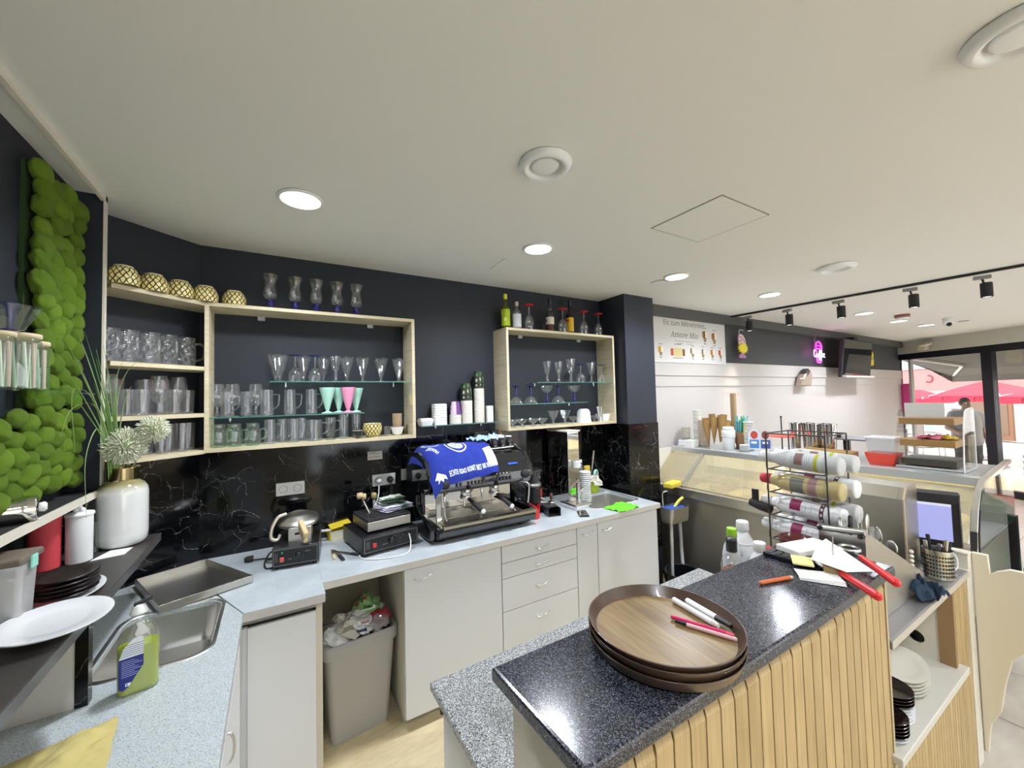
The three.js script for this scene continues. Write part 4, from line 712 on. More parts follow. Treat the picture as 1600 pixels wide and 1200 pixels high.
function crumple(w, d, h, k, nx = 40, nz = 40, f = 14) {
  const g = new THREE.PlaneGeometry(w, d, nx, nz); g.rotateX(-PI / 2); const p = g.attributes.position;
  for (let i = 0; i < p.count; i++) { const x = p.getX(i), z = p.getZ(i), e = Math.max(Math.abs(x) / w, Math.abs(z) / d) * 2, n = Math.abs(noise.noise(x * f, z * f, k)) + .5 * Math.abs(noise.noise(x * f * 2.3, z * f * 2.3, k + 4)); p.setXYZ(i, x + .012 * noise.noise(z * 18, k, x * 9), .002 + h * n * (1 - .6 * e ** 3), z + .012 * noise.noise(x * 18, k + 2, z * 9)); }
  g.computeVertexNormals(); return g;
}
{ // yellow cloth, folded corner toward the soap
  const g = new THREE.PlaneGeometry(1, 1, 50, 50), p = g.attributes.position, q = [[-.72, -1.50], [-.385, -1.578], [-.355, -1.36], [-.72, -1.2]];
  for (let i = 0; i < p.count; i++) { const u = p.getX(i) + .5, v = p.getY(i) + .5, a = [q[0][0] + (q[1][0] - q[0][0]) * u, q[0][1] + (q[1][1] - q[0][1]) * u], b = [q[3][0] + (q[2][0] - q[3][0]) * u, q[3][1] + (q[2][1] - q[3][1]) * u], x = b[0] + (a[0] - b[0]) * v, z = b[1] + (a[1] - b[1]) * v, ed = Math.min(1, 8 * Math.min(v, 1 - v, 1 - u));
    p.setXYZ(i, x + .008 * noise.noise(z * 12, 3, 1), TOP + .003 + ed * (.006 + .028 * Math.abs(noise.noise(x * 10, z * 10, 4)) + .01 * Math.abs(noise.noise(x * 28, z * 28, 1))) + .012 * u * v, z + .01 * noise.noise(x * 14, 7, 2)); }
  g.computeVertexNormals(); solo('cleaning_cloth', g, M([.56, .47, .18], .95, 0, { bumpMap: texCloth, bumpScale: .001 }), 'rumpled yellow cleaning cloth on the speckled worktop', 'cloth');
}
{ // steel baking tray
  const t = thing('baking_tray', 'shallow stainless steel oven tray lying across the sink edge', 'tray'), A = [-.60, -2.68], B = [-.335, -2.80], C = [-.1, -2.40], D = [-.43, -2.265];
  const W = (P, k) => { const cx = -.366, cz = -2.536; return [cx + (P[0] - cx) * k, cz + (P[1] - cz) * k]; };
  const pts = [A, B, C, D]; part(t, 'bottom', flat(pts.map((P) => W(P, .985)), TOP + .006, .003), mSteel);
  for (let i = 0; i < 4; i++) { const P = pts[i], Q = pts[(i + 1) % 4]; part(t, 'side', flat([P, Q, W(Q, .975), W(P, .975)], TOP + .006, .034, [], .001), mBrush); }
}
// ---------- things on the back counter ----------
function socket(label, x, y, plugs = []) {
  const t = thing('wall_socket', label, 'socket', [x, y, ZB + .006]); part(t, 'plate', rb(.16, .08, .01, .002, 0, 0, .005), mWhite);
  for (const k of [-.04, .04]) { const w = part(t, 'outlet', T(lathe([[0, -.004], [.019, -.004], [.021, .001], [.024, .001], [.024, 0]], 28), k, 0, .011, PI / 2), M([.5, .5, .5], .5)); for (const d of [-.009, .009]) part(w, 'pin_hole', T(cyl(.0036, .0036, .003, 0, 0, 0, 10, PI / 2), k + d, 0, .0075), mBlack); }
  return t;
}
socket('white double wall socket with nothing plugged in, over the waffle iron', .08, 1.213);
socket('white double wall socket with one white and one black plug', .662, 1.197);
socket('white double wall socket half hidden beside the espresso machine', .865, 1.215);
{ const t = thing('plug', 'round white plug in the socket above the grill', 'plug', [.622, 1.197, ZB + .03], 0); part(t, 'body', T(lathe([[0, .03], [.012, .028], [.02, .015], [.021, -.012], [0, -.012]], 20), 0, 0, 0, PI / 2), mWhite); }
{ const t = thing('plug', 'black angled plug beside the white one in the wall socket', 'plug', [.702, 1.197, ZB + .03], 0); part(t, 'body', T(lathe([[0, .025], [.014, .022], [.02, .01], [.02, -.012], [0, -.012]], 20), 0, 0, 0, PI / 2), mBlackMat); part(t, 'cord', tube([[0, -.01, .01], [.005, -.06, .02], [.01, -.2, .03], [.03, -.28, .02]], .004), mBlackMat); }
solo('power_cord', tube([[.622, 1.18, -2.89], [.612, 1.10, -2.87], [.57, 1.04, -2.8], [.50, .98, -2.72], [.44, .90, -2.62], [.415, .870, -2.48], [.43, .867, -2.38], [.55, .867, -2.32], [.66, .867, -2.335], [.695, .90, -2.39], [.69, .955, -2.405]], .0035, 80), mWhite, 'thin white power cord looping from the socket around the grill', 'cord');
{ const t = thing('power_cord', 'black power cord with loose plug beside the waffle iron', 'cord'); part(t, 'cable', tube([[-.11, .872, -2.72], [-.06, .874, -2.70], [-.02, .872, -2.69], [.0, .885, -2.75], [-.03, .9, -2.7], [-.055, .875, -2.62], [-.045, .868, -2.55], [-.01, .868, -2.545]], .0045, 60), mBlackMat); part(t, 'plug', T(lathe([[0, .03], [.01, .028], [.017, .012], [.017, -.014], [0, -.014]], 18), -.125, .88, -2.725, 0, 0, PI / 2), mBlackMat); }
{ const tx = canvasTex(256, 160, (c, w, h) => { c.fillStyle = '#d8d6cc'; c.fillRect(0, 0, w, h); c.strokeStyle = '#444'; c.lineWidth = 5; for (let i = 0; i < 22; i++) { c.beginPath(); c.arc(20 + (i % 11) * 21, 40 + Math.floor(i / 11) * 60 + (i % 3) * 8, 9, i, i + 4); c.stroke(); } c.fillStyle = '#555'; c.fillRect(30, 18, 120, 8); });
  solo('wall_tile_sign', box(.1, .058, .006), M(0xffffff, .5, 0, { map: (tx.wrapS = tx.wrapT = THREE.RepeatWrapping, tx.repeat.set(10, 1 / .058), tx) }), 'small white printed plaque on the black marble', 'sign', [.603, 1.373, ZB + .0095]); }
const mPanelTex = canvasTex(512, 192, (c, w, h) => { c.fillStyle = '#101113'; c.fillRect(0, 0, w, h); c.strokeStyle = '#8d9094'; c.lineWidth = 5; c.strokeRect(12, 12, w - 24, h - 24); c.fillStyle = '#9a9da0'; for (let i = 0; i < 6; i++) c.fillRect(26, 50 + i * 16, 34, 3); c.fillRect(170, 120, 44, 5); c.fillRect(360, 60, 60, 4); for (let i = 0; i < 9; i++) { const a = PI * .75 + i / 8 * PI * 1.5; c.fillRect(285 + Math.cos(a) * 52, 96 + Math.sin(a) * 52, 5, 5); } });
function uvFit(g, w, h, x0 = -w / 2, y0 = -h / 2) { const p = g.attributes.position, u = g.attributes.uv; for (let i = 0; i < p.count; i++) u.setXY(i, (p.getX(i) - x0) / w, (p.getY(i) - y0) / h); return g; }
{ // waffle iron
  const t = thing('waffle_iron', 'round electric waffle iron with wooden handles on a black base', 'waffle iron', [.092, TOP, -2.49], -.13);
  part(t, 'base', rb(.225, .1, .34, .004, 0, .065, -.17), mBlack); part(t, 'front_panel', uvFit(rb(.22, .095, .006, .002, 0, 0, 0), .22, .095).translate(0, .066, .002), M(0xffffff, .35, 0, { map: mPanelTex }));
  for (const x of [-.09, .09]) for (const z of [-.03, -.31]) part(t, 'foot', cyl(.014, .012, .018, x, .008, z, 14), mBlackMat);
  part(t, 'dial', T(lathe([[0, .016], [.012, .016], [.016, .01], [.017, 0], [0, 0]], 24), .012, .07, .005, PI / 2), mBlack); part(t, 'switch', rb(.02, .024, .012, .003, -.065, .055, .006), M([.65, .1, .08], .4, 0), 'red switch'); part(t, 'pilot_light', T(sph(.005), -.065, .09, .006), M([.05, .35, .12], .3));
  part(t, 'support', rb(.115, .085, .13, .003, .015, .155, -.12), mSteel, 'bare steel block'); part(t, 'name_plate', box(.06, .012, .002, .02, .165, -.054), mBlackMat);
  part(t, 'lower_plate', T(lathe([[0, -.02], [.09, -.018], [.105, -.008], [.108, .0], [0, 0]], 40), .0, .21, -.17, .16), mBrush); part(t, 'upper_plate', T(lathe([[.108, .002], [.105, .012], [.08, .026], [.05, .036], [.046, .042], [0, .044]], 40), .0, .212, -.17, .16), mSteel);
  part(t, 'hinge', rb(.05, .04, .03, .004, 0, .21, -.285), mSteel);
  part(t, 'handle', rb(.028, .03, .12, .008, .035, .20, -.015, .42, .35, 0), mWoodPale, 'upper wooden handle'); part(t, 'handle', rb(.026, .026, .11, .008, .035, .165, -.02, .5, .35, 0), mWoodPale, 'lower wooden handle');
  part(t, 'steam_tube', tube([[-.06, .262, -.14], [-.1, .25, -.12], [-.125, .2, -.1], [-.128, .15, -.09], [-.1, .135, -.09], [-.085, .16, -.1]], .009, 40, 10), M([.66, .6, .48], .3, .6), 'curved metal lifting handle');
}
{ // poffertjes grill
  const t = thing('griddle', 'square electric pan grill with black dimpled plate on a dark base', 'grill', [.592, TOP, -2.432], .15);
  part(t, 'base', rb(.345, .095, .36, .004, 0, .065, -.18), mBlack); part(t, 'front_panel', uvFit(rb(.34, .088, .006, .002, 0, 0, 0), .34, .088).translate(0, .064, .002), M(0xffffff, .35, 0, { map: mPanelTex }));
  for (const x of [-.14, .14]) for (const z of [-.03, -.32]) part(t, 'foot', cyl(.014, .012, .02, x, .009, z, 14), mBlackMat);
  part(t, 'dial', T(lathe([[0, .016], [.012, .016], [.018, .01], [.019, 0], [0, 0]], 24), -.0, .068, .005, PI / 2), mBlack); part(t, 'switch', rb(.022, .026, .012, .003, -.105, .06, .006), M([.6, .04, .04], .35), 'red rocker switch');
  for (const x of [.09, .125]) part(t, 'knob', T(lathe([[0, .012], [.009, .011], [.01, 0], [0, 0]], 16), x, .08, .005, PI / 2), mBlack);
  part(t, 'pan_body', rb(.27, .055, .27, .004, .01, .152, -.18), mBrush, 'steel pan block'); part(t, 'cooking_plate', rb(.268, .014, .268, .003, .01, .186, -.18), mBlackMat);
  const d = []; for (let i = 0; i < 5; i++) for (let j = 0; j < 5; j++) part(t, 'dimple', tor(.019, .003, -.09 + i * .05, .193, -.28 + j * .05, PI / 2, 0, 0, 18, 6), mBlack);
  const tx = canvasTex(256, 256, (c, w, h) => { c.fillStyle = '#d9d8e4'; c.fillRect(0, 0, w, h); c.fillStyle = '#bcb8dd'; for (let i = 0; i < 6; i++) c.fillRect(0, 20 + i * 42, w, 10); c.fillStyle = '#5f7d6a'; c.fillRect(150, 0, 60, h); });
  const towel = (name, label, w, dd, y, m, k, rot, x, z) => { const o = solo(name, mg([crumple(w, dd, .014, k), T(crumple(w * .98, dd * .96, .012, k + 1), 0, .012, 0), T(crumple(w * .96, dd * .95, .012, k + 2), .004, .022, -.004)]), m, label, 'towel', [x, y, z], rot); return o; };
  towel('dish_towel', 'folded lilac striped dish towel on the black grill plate', .2, .17, TOP + .197, M(0xffffff, .95, 0, { map: tx }), 3, .3, .655, -2.64);
  const o = towel('dish_towel', 'white and green towel bundle on top of the lilac one', .16, .11, TOP + .232, M(0xffffff, .95, 0, { map: canvasTex(128, 128, (c, w, h) => { c.fillStyle = '#d7dcd2'; c.fillRect(0, 0, w, h); c.fillStyle = '#48604f'; c.fillRect(0, 90, w, 38); c.fillStyle = '#aab5a4'; for (let i = 0; i < 7; i++) c.fillRect(i * 20, 0, 5, 90); }) }), 9, .2, .65, -2.66); o.scale.set(1, 1.15, 1);
}
{ const t = thing('pastry_brush', 'round wooden brush head with stick leaning behind the grill', 'brush', [.455, TOP, -2.66]); part(t, 'head', T(lathe([[0, -.02], [.018, -.016], [.02, 0], [.018, .016], [0, .02]], 20), 0, .30, 0, 0, 0, PI / 2), mWoodPale); part(t, 'head_back', T(lathe([[0, -.012], [.018, -.01], [.018, .01], [0, .012]], 20), .022, .295, .01, 0, 0, PI / 2), mWoodPale); part(t, 'stick', bar([.012, .285, 0], [.045, .2, .05], .004), M([.66, .6, .5], .6)); part(t, 'stick_end', bar([.045, .2, .05], [-.03, .005, .0], .004), M([.66, .6, .5], .6)); }
{ const t = thing('pastry_brush', 'small wooden topped brush standing behind the towels', 'brush', [.575, TOP, -2.83]); part(t, 'head', cup([[0, .272], [.014, .27], [.02, .255], [.018, .24], [.009, .222], [0, .22]]), M([.42, .36, .16], .6)); part(t, 'ferrule', cup([[.009, .222], [.01, .195], [0, .195]]), M([.7, .68, .62], .4)); part(t, 'handle', bar([0, .2, 0], [0, .003, 0], .007), M([.66, .6, .5], .6)); }
{ const t = thing('margarine_tub', 'yellow and white margarine tub with open lid and a spreader', 'tub', [.345, TOP, -2.865], .12); const tx = canvasTex(512, 128, (c, w, h) => { c.fillStyle = '#e9c91c'; c.fillRect(0, 0, w, h); c.fillStyle = '#e8e4c8'; for (const x of [40, 300]) c.fillRect(x, 24, 120, 80); c.fillStyle = '#5a4a18'; c.fillRect(190, 40, 22, 12); c.fillRect(190, 62, 22, 12); lines(c, 55, 40, 80, 4, '#b8a850'); });
  part(t, 'tub_body', loft([rrLoop(.105, .07, .016, 0), rrLoop(.108, .073, .018, .004), rrLoop(.125, .085, .02, .06), rrLoop(.13, .09, .02, .062), rrLoop(.122, .082, .02, .062), rrLoop(.1, .066, .014, .01)], true, true), M(0xffffff, .4, 0, { map: tx })); part(t, 'lid', T(rb(.13, .006, .09, .003), .02, .085, -.01, .12, 0, .12), M([.78, .62, .04], .4)); part(t, 'spreader', T(rb(.09, .012, .016, .005), -.085, .072, .02, 0, 0, -.15), M([.74, .7, .6], .5)); }
function knife(label, x, z, turn, hl, bl, hm) { const t = thing('table_knife', label, 'knife', [x, TOP, z], turn); part(t, 'handle', rb(.02, .012, hl, .005, 0, .0065, hl / 2), hm); part(t, 'blade', T(poly([[-.009, 0], [.009, 0], [.008, bl * .8], [0, bl], [-.009, bl * .9]], .0015), 0, .006, 0, -PI / 2), mSteel); }
knife('short wooden handled knife lying beside the waffle iron', .288, -2.55, -.05, .07, .1, M([.6, .5, .3], .5)); knife('short black handled knife beside the wooden handled one', .315, -2.52, .12, .085, .11, mBlackMat); knife('black handled kitchen knife pointing toward the tub', .378, -2.51, .68, .1, .13, mBlackMat);
{ // espresso machine
  const t = thing('espresso_machine', 'black two-group espresso machine with chrome groups and steel drip tray', 'espresso machine'), X0 = .835, X1 = 1.55, xc = (X0 + X1) / 2, w = X1 - X0;
  const prof = (pts, x0, x1, bev = 0) => { const g = poly(pts.map(([z, y]) => [-z, y]), x1 - x0 - 2 * bev, bev); g.rotateY(PI / 2); g.translate(x0 + bev, 0, 0); return g; };
  part(t, 'base', rb(w - .02, .05, .5, .008, xc, .913, -2.61), mBlack);
  for (const x of [.9, 1.49]) for (const z of [-2.42, -2.8]) part(t, 'foot', cyl(.025, .02, .028, x, .876, z, 18), mBlackMat);
  part(t, 'front_lip', prof([[-2.40, .9], [-2.345, .91], [-2.335, .935], [-2.36, .95], [-2.40, .95]], X0 + .02, X1 + .02, .003), mBlackGloss); part(t, 'tray_bar', prof([[-2.35, .945], [-2.335, .953], [-2.335, .968], [-2.36, .975], [-2.38, .965]], X0 + .05, X1 + .025, .002), M([.6, .55, .45], .25, 1), 'polished front rail');
  part(t, 'drip_tray', rb(w - .08, .02, .25, .004, xc, .953, -2.49), mBrush);
  for (let i = 0; i < 2; i++) { const x = 1.04 + i * .27; part(t, 'cup_grid', rb(.25, .006, .15, .003, x, .99, -2.5), M([.5, .47, .42], .4, 1)); for (const s of [-.12, .12]) part(t, 'grid_leg', bar([x + s, .992, -2.425], [x + s * 1.15, .962, -2.40], .003), mChrome); }
  part(t, 'backsplash', sb(X0 + .03, X1 - .02, .96, 1.19, -2.64, -2.625), mMirror, 'mirror steel back'); part(t, 'rear_body', rb(w, .44, .24, .02, xc, 1.15, -2.755), mBlackGloss);
  part(t, 'control_head', prof([[-2.66, 1.175], [-2.42, 1.165], [-2.385, 1.175], [-2.365, 1.205], [-2.37, 1.245], [-2.41, 1.31], [-2.47, 1.355], [-2.66, 1.38]], X0 - .005, X1 + .005, .01), mBlackGloss);
  for (const [x0, x1] of [[X0 - .03, X0], [X1, X1 + .03]]) part(t, 'side_panel', prof([[-2.372, 1.21], [-2.39, 1.28], [-2.46, 1.36], [-2.6, 1.4], [-2.78, 1.385], [-2.87, 1.3], [-2.885, 1.1], [-2.86, .95], [-2.78, .89], [-2.5, .885], [-2.37, .9], [-2.36, .95], [-2.42, .985], [-2.55, 1.0], [-2.64, 1.05], [-2.645, 1.12], [-2.58, 1.16], [-2.45, 1.165]], x0, x1, .008), mBlackGloss);
  part(t, 'corner_post', rb(.04, .21, .015, .004, X0 + .06, 1.07, -2.44), mMirror); 
  for (const [i, x] of [1.09, 1.305].entries()) {
    const g = part(t, 'group_head', T(lathe([[0, .06], [.034, .06], [.036, .02], [.034, 0], [.03, -.006], [0, -.006]], 28), x, 1.115, -2.46), mChrome);
    part(g, 'collar', T(lathe([[.034, .0], [.04, -.002], [.04, -.018], [.034, -.02]], 28), x, 1.115, -2.46), mChrome); part(g, 'spout', tube([[x - .012, 1.09, -2.46], [x - .015, 1.06, -2.455], [x - .02, 1.045, -2.45]], .006), mChrome);
    const h = part(t, 'portafilter_handle', bar([x + .005, 1.098, -2.43], [x + .05, 1.035, -2.31], .011, .016, 16), mBlackMat); part(h, 'handle_tip', T(sph(.016), x + .052, 1.032, -2.306), mWhite);
  }
  part(t, 'water_spout', tube([[1.2, 1.17, -2.45], [1.2, 1.12, -2.44], [1.203, 1.08, -2.44]], .008), mChrome);
  part(t, 'steam_wand', tube([[.93, 1.17, -2.44], [.92, 1.12, -2.41], [.92, 1.02, -2.40], [.93, .985, -2.40]], .006), mChrome); part(t, 'steam_wand', tube([[1.47, 1.17, -2.43], [1.485, 1.17, -2.37], [1.52, 1.155, -2.35], [1.525, 1.1, -2.35], [1.52, 1.02, -2.36]], .007), mChrome);
  for (const x of [.905, 1.50]) part(t, 'steam_knob', T(lathe([[0, .02], [.022, .018], [.03, .005], [.03, -.01], [0, -.01]], 24), x, 1.225, -2.352, PI / 2 - .3), mBlackMat);
  for (const [x0, n] of [[.985, 2], [1.065, 5], [1.275, 5]]) for (let i = 0; i < n; i++) { part(t, 'button', rb(.012, .026, .006, .003, x0 + i * .026, 1.212, -2.349, -.06), M([.06, .05, .045], .4)); part(t, 'indicator', T(sph(.0045), x0 + i * .026, 1.248, -2.357), M(i === 4 ? [.6, .12, .08] : [.85, .85, .85], .4)); }
  part(t, 'brand_plate', T(box(.075, .018, .003), 1.42, 1.30, -2.388, -.95), M([.03, .1, .5], .3), 'small blue plate');
  part(t, 'cup_tray', rb(w - .08, .012, .3, .004, xc, 1.388, -2.72), mSteel); part(t, 'cup_rail', tube([[X0 + .05, 1.42, -2.86], [X0 + .05, 1.42, -2.6], [X1 - .05, 1.42, -2.6], [X1 - .05, 1.42, -2.86]], .004, 60, 6, false, .05), mChrome);
}
[[1.345, -2.525], [1.415, -2.535], [1.485, -2.55], [1.47, -2.66], [1.39, -2.65]].forEach(([x, z], i) => { const t = thing('dark_cup', `small black glossy cup standing on the espresso machine, ${ORD[i]} from the towels`, 'cup', [x, 1.3945, z], i, 'black cups on the espresso machine'); part(t, 'bowl', cup([[.0, .0], [.03, 0], [.032, .006], [.03, .03], [.02, .055], [.018, .06], [0, .06]]), mBlackGloss); part(t, 'rim', tor(.031, .0035, 0, .0035, 0), mWhite); part(t, 'foot_ring', tor(.018, .0035, 0, .06, 0), mWhite); part(t, 'handle', T(new THREE.TorusGeometry(.012, .003, 6, 14), .034, .028, 0), mBlackGloss); t.scale.set(1.1, 1.3, 1.1); });  // white rings at rim and foot paint the glassy highlights of the black cups
{ // blue fan towel draped over the machine
  const tx = canvasTex(1024, 768, (c, w, h) => {
    c.fillStyle = '#1c2f8e'; c.fillRect(0, 0, w, h); for (let i = 0; i < 500; i++) { c.fillStyle = `rgba(${30 + rr(-12, 30)},${50 + rr(-10, 30)},${150 + rr(-20, 40)},.14)`; c.beginPath(); c.arc(rnd() * w, rnd() * h, rr(8, 40), 0, 7); c.fill(); }
    c.strokeStyle = '#dfe6f4'; c.lineWidth = 10; c.beginPath(); c.moveTo(110, 90); c.bezierCurveTo(130, 240, 200, 260, 330, 150); c.stroke();
    c.lineWidth = 16; c.beginPath(); c.ellipse(520, 250, 150, 140, 0, 0, 7); c.stroke(); c.fillStyle = '#c8d3ea'; c.beginPath(); c.ellipse(520, 250, 110, 100, 0, 0, 7); c.fill(); c.strokeStyle = '#2a418f'; c.lineWidth = 7; for (let i = 0; i < 9; i++) { c.beginPath(); c.arc(470 + (i % 3) * 48, 200 + Math.floor(i / 3) * 46, 20, i, i + 4.2); c.stroke(); }
    c.fillStyle = '#e9eef8'; c.font = 'bold 88px sans-serif'; c.save(); c.translate(215, 668); c.scale(.6, 1); c.fillText('ECHTE KIAO KOMT MIT NE BEZAHT', 0, 0, 1330); c.restore();
    c.beginPath(); for (const [x, y] of [[40, 600], [78, 556], [110, 600], [160, 640], [175, 690], [130, 668], [120, 712], [92, 660], [62, 690], [70, 640]]) c.lineTo(x, y); c.fill();
    c.save(); c.translate(86, 230); c.rotate(1.15); c.font = 'bold 60px sans-serif'; c.fillText('ZEHN!', 0, 0); c.restore();
    c.fillStyle = '#e9edf6'; c.beginPath(); c.moveTo(1024, 380); c.lineTo(880, 400); c.lineTo(870, 640); c.lineTo(1024, 660); c.fill(); c.strokeStyle = '#2a418f'; c.beginPath(); c.moveTo(920, 500); c.bezierCurveTo(950, 430, 980, 560, 1000, 460); c.stroke();
  });
  const nu = 60, nv = 50, g = new THREE.PlaneGeometry(1, 1, nu, nv), p = g.attributes.position;
  const path = new THREE.CatmullRomCurve3([V(-2.74, 1.43, 0), V(-2.6, 1.445, 0), V(-2.50, 1.428, 0), V(-2.41, 1.365, 0), V(-2.356, 1.29, 0), V(-2.336, 1.215, 0)]);
  for (let i = 0; i < p.count; i++) {
    const u = p.getX(i) + .5, v = .5 - p.getY(i), q = path.getPoint(v * (1 - .13 * u)); let x = .80 + .49 * u + .05 * v * (1 - u) + .0 * v, z = q.x, y = q.y;
    y += .008 * noise.noise(x * 14, v * 5, 2) + .012 * (1 - v) * Math.abs(noise.noise(x * 9, v * 6, 5)); z += .008 * v * noise.noise(x * 16, v * 3, 9);
    if (u < .16) { const k = (.16 - u) / .16; x -= .02 * k; y -= .12 * k * k * (1 - v * .45); z += .01 * k; }
    p.setXYZ(i, x, y, z);
  }
  g.computeVertexNormals(); solo('fan_towel', g, M(0xffffff, .95, 0, { map: tx, bumpMap: texCloth, bumpScale: .0008 }), 'royal blue printed towel with white crest draped over the espresso machine', 'towel');
  solo('cleaning_rag', crumple(.26, .18, .085, 21, 40, 40, 16), M([.35, .52, .78], .95, 0, { bumpMap: texCloth, bumpScale: .001 }), 'crumpled light blue rag behind the royal blue towel', 'cloth', [1.36, 1.445, -2.66], .2);
}
{ const t = thing('dried_twigs', 'small tuft of brown dried twigs behind the espresso machine', 'twigs', [1.60, 1.39, -2.82]); for (let i = 0; i < 22; i++) part(t, 'twig', bar([rr(-.006, .006), 0, rr(-.006, .006)], [rr(-.045, .03), rr(.06, .14), rr(-.03, .03)], .0022, .0012, 6), M([.38 + rnd() * .15, .22, .1], .8)); }
{ // grinder
  const t = thing('coffee_grinder', 'small black coffee grinder with smoky hopper beside the espresso machine', 'grinder', [1.765, TOP, -2.66]);
  part(t, 'body', cup([[0, 0], [.07, 0], [.075, .01], [.065, .05], [.055, .17], [.06, .19], [0, .19]], 28), mBlack); part(t, 'collar', cup([[.062, .19], [.066, .2], [.062, .215], [0, .215]], 28), M([.4, .4, .38], .3, .8)); part(t, 'hopper', cup([[.04, .215], [.066, .3], [.07, .31]], 28), M([.2, .19, .18], .05, 0, { transmission: .7, thickness: 0 })); part(t, 'hopper_lid', cup([[0, .335], [.05, .33], [.075, .315], [.075, .308], [0, .308]], 28), mBlack); part(t, 'fork', rb(.05, .02, .09, .004, 0, .06, .08), mBlack);
}
{ const o = solo('red_tool_cup', (() => { const g = lathe([[0, .004], [.034, .004], [.036, .0], [.04, .01], [.043, .09], [.04, .09], [.036, .012]], 36), p = g.attributes.position; for (let i = 0; i < p.count; i++) if (p.getY(i) > .05) { const a = Math.atan2(p.getZ(i), p.getX(i)); p.setY(i, p.getY(i) + .018 * Math.sin(a * 3 + 1)); } g.computeVertexNormals(); return g; })(), mRedPlastic, 'red plastic cup with wavy rim in front of the grinder', 'cup', [1.645, TOP, -2.47]); }
{ const t = thing('syrup_bottle', 'slim dark bottle with red label and cream pourer', 'bottle', [1.845, TOP, -2.70]); part(t, 'body', cup([[0, .002], [.026, 0], [.028, .006], [.028, .17], [.02, .195], [.01, .215], [.01, .24]]), M([.06, .012, .01], .1)); part(t, 'label', cup([[.0285, .06], [.0285, .15]]), M([.45, .03, .03], .5)); part(t, 'pourer', cup([[.012, .235], [.014, .25], [.006, .275], [0, .278]]), M([.8, .76, .6], .4)); }
{ const t = thing('knock_box', 'low black coffee tamping box with open front', 'box', [1.815, TOP, -2.51], -.25); part(t, 'bottom', rb(.1, .006, .2, .002, 0, .004, 0), mBlack); for (const s of [-.048, .048]) part(t, 'side', rb(.004, .055, .2, .001, s, .033, 0), mBlack); part(t, 'top', rb(.1, .004, .15, .001, 0, .06, -.02), M([.05, .05, .05], .25)); part(t, 'back', rb(.1, .05, .004, .001, 0, .033, -.098), mBlack); }
{ const t = thing('milk_pitcher', 'small steel milk pitcher lying by the red cup', 'pitcher', [1.82, TOP + .038, -2.62], .9); part(t, 'body', T(lathe([[0, -.05], [.034, -.05], [.036, -.04], [.032, .02], [.03, .05]], 28), 0, 0, 0, PI / 2), mSteel); part(t, 'handle', T(new THREE.TorusGeometry(.024, .004, 8, 20, PI), 0, .03, 0, 0, PI / 2, 0), mSteel); }
{ const t = thing('coffee_tamper', 'dark wooden handled tamper standing on the black box', 'tamper', [1.86, TOP + .063, -2.55]); part(t, 'handle', cup([[0, .075], [.012, .072], [.015, .055], [.009, .03], [.008, .01], [0, .01]]), M([.12, .05, .025], .4)); part(t, 'base', cup([[0, .012], [.02, .012], [.026, .006], [.026, 0], [0, 0]]), mChrome); }
{ const t = thing('smartphone', 'black smartphone lying on the worktop near the sink', 'phone', [2.0, TOP, -2.34], -.55); part(t, 'body', rb(.075, .009, .155, .006, 0, .005, 0, 0, 0, 0), mBlack); part(t, 'screen', rb(.069, .001, .148, .0004, 0, .0098, 0), M([.02, .018, .015], .04, 0, { clearcoat: 1 })); }
{ // beverage tap tower
  const t = thing('tap_tower', 'tall mirror-polished steel beverage tower with spout over a drip base', 'tap tower', [2.1, TOP, -2.74]);
  part(t, 'column', rb(.12, .595, .27, .003, .045, .3, 0), mMirror); part(t, 'cap', rb(.14, .012, .29, .003, .045, .604, 0), M([.75, .72, .64], .35)); part(t, 'drip_base', rb(.17, .03, .2, .005, .0, .016, .2), mChrome); part(t, 'drip_grid', rb(.15, .004, .17, .001, .0, .034, .2), mBrush);
  part(t, 'spout_head', T(cyl(.03, .03, .05, .05, .33, .17, 24), 0, 0, 0), mPlastic); part(t, 'spout_arm', bar([.05, .345, .13], [.05, .345, .17], .02), mChrome);
  part(t, 'tap_post', cyl(.017, .022, .16, .03, .11, .2, 20), mChrome); part(t, 'tap_lever', tube([[.03, .19, .2], [.02, .215, .21], [.0, .225, .22]], .006), mChrome); part(t, 'tap_spout', tube([[.03, .1, .2], [.12, .15, .2], [.22, .205, .19], [.26, .225, .18]], .008), mChrome);
}
{ const t = thing('lid_stack', 'stack of white plastic lids standing in front of the mirror tower', 'lids', [2.275, TOP, -2.62]); for (let i = 0; i < 16; i++) part(t, 'lid', cup([[0, .004 + i * .016], [.044, .004 + i * .016], [.05, .0 + i * .016], [.05, .005 + i * .016], [.046, .012 + i * .016], [0, .013 + i * .016]], 26), mPlastic); }
solo('folded_card', poly([[0, 0], [.1, 0], [.1, .14], [0, .15]], .002), mPaper, 'white paper card leaning behind the lime caddy', 'card', [2.36, TOP + .165, -2.86], .1);
solo('card_stand', rb(.1, .16, .05, .004, .05, .08, 0), M([.04, .04, .045], .3), 'low dark box under the white card', 'box', [2.36, TOP, -2.87], .1);
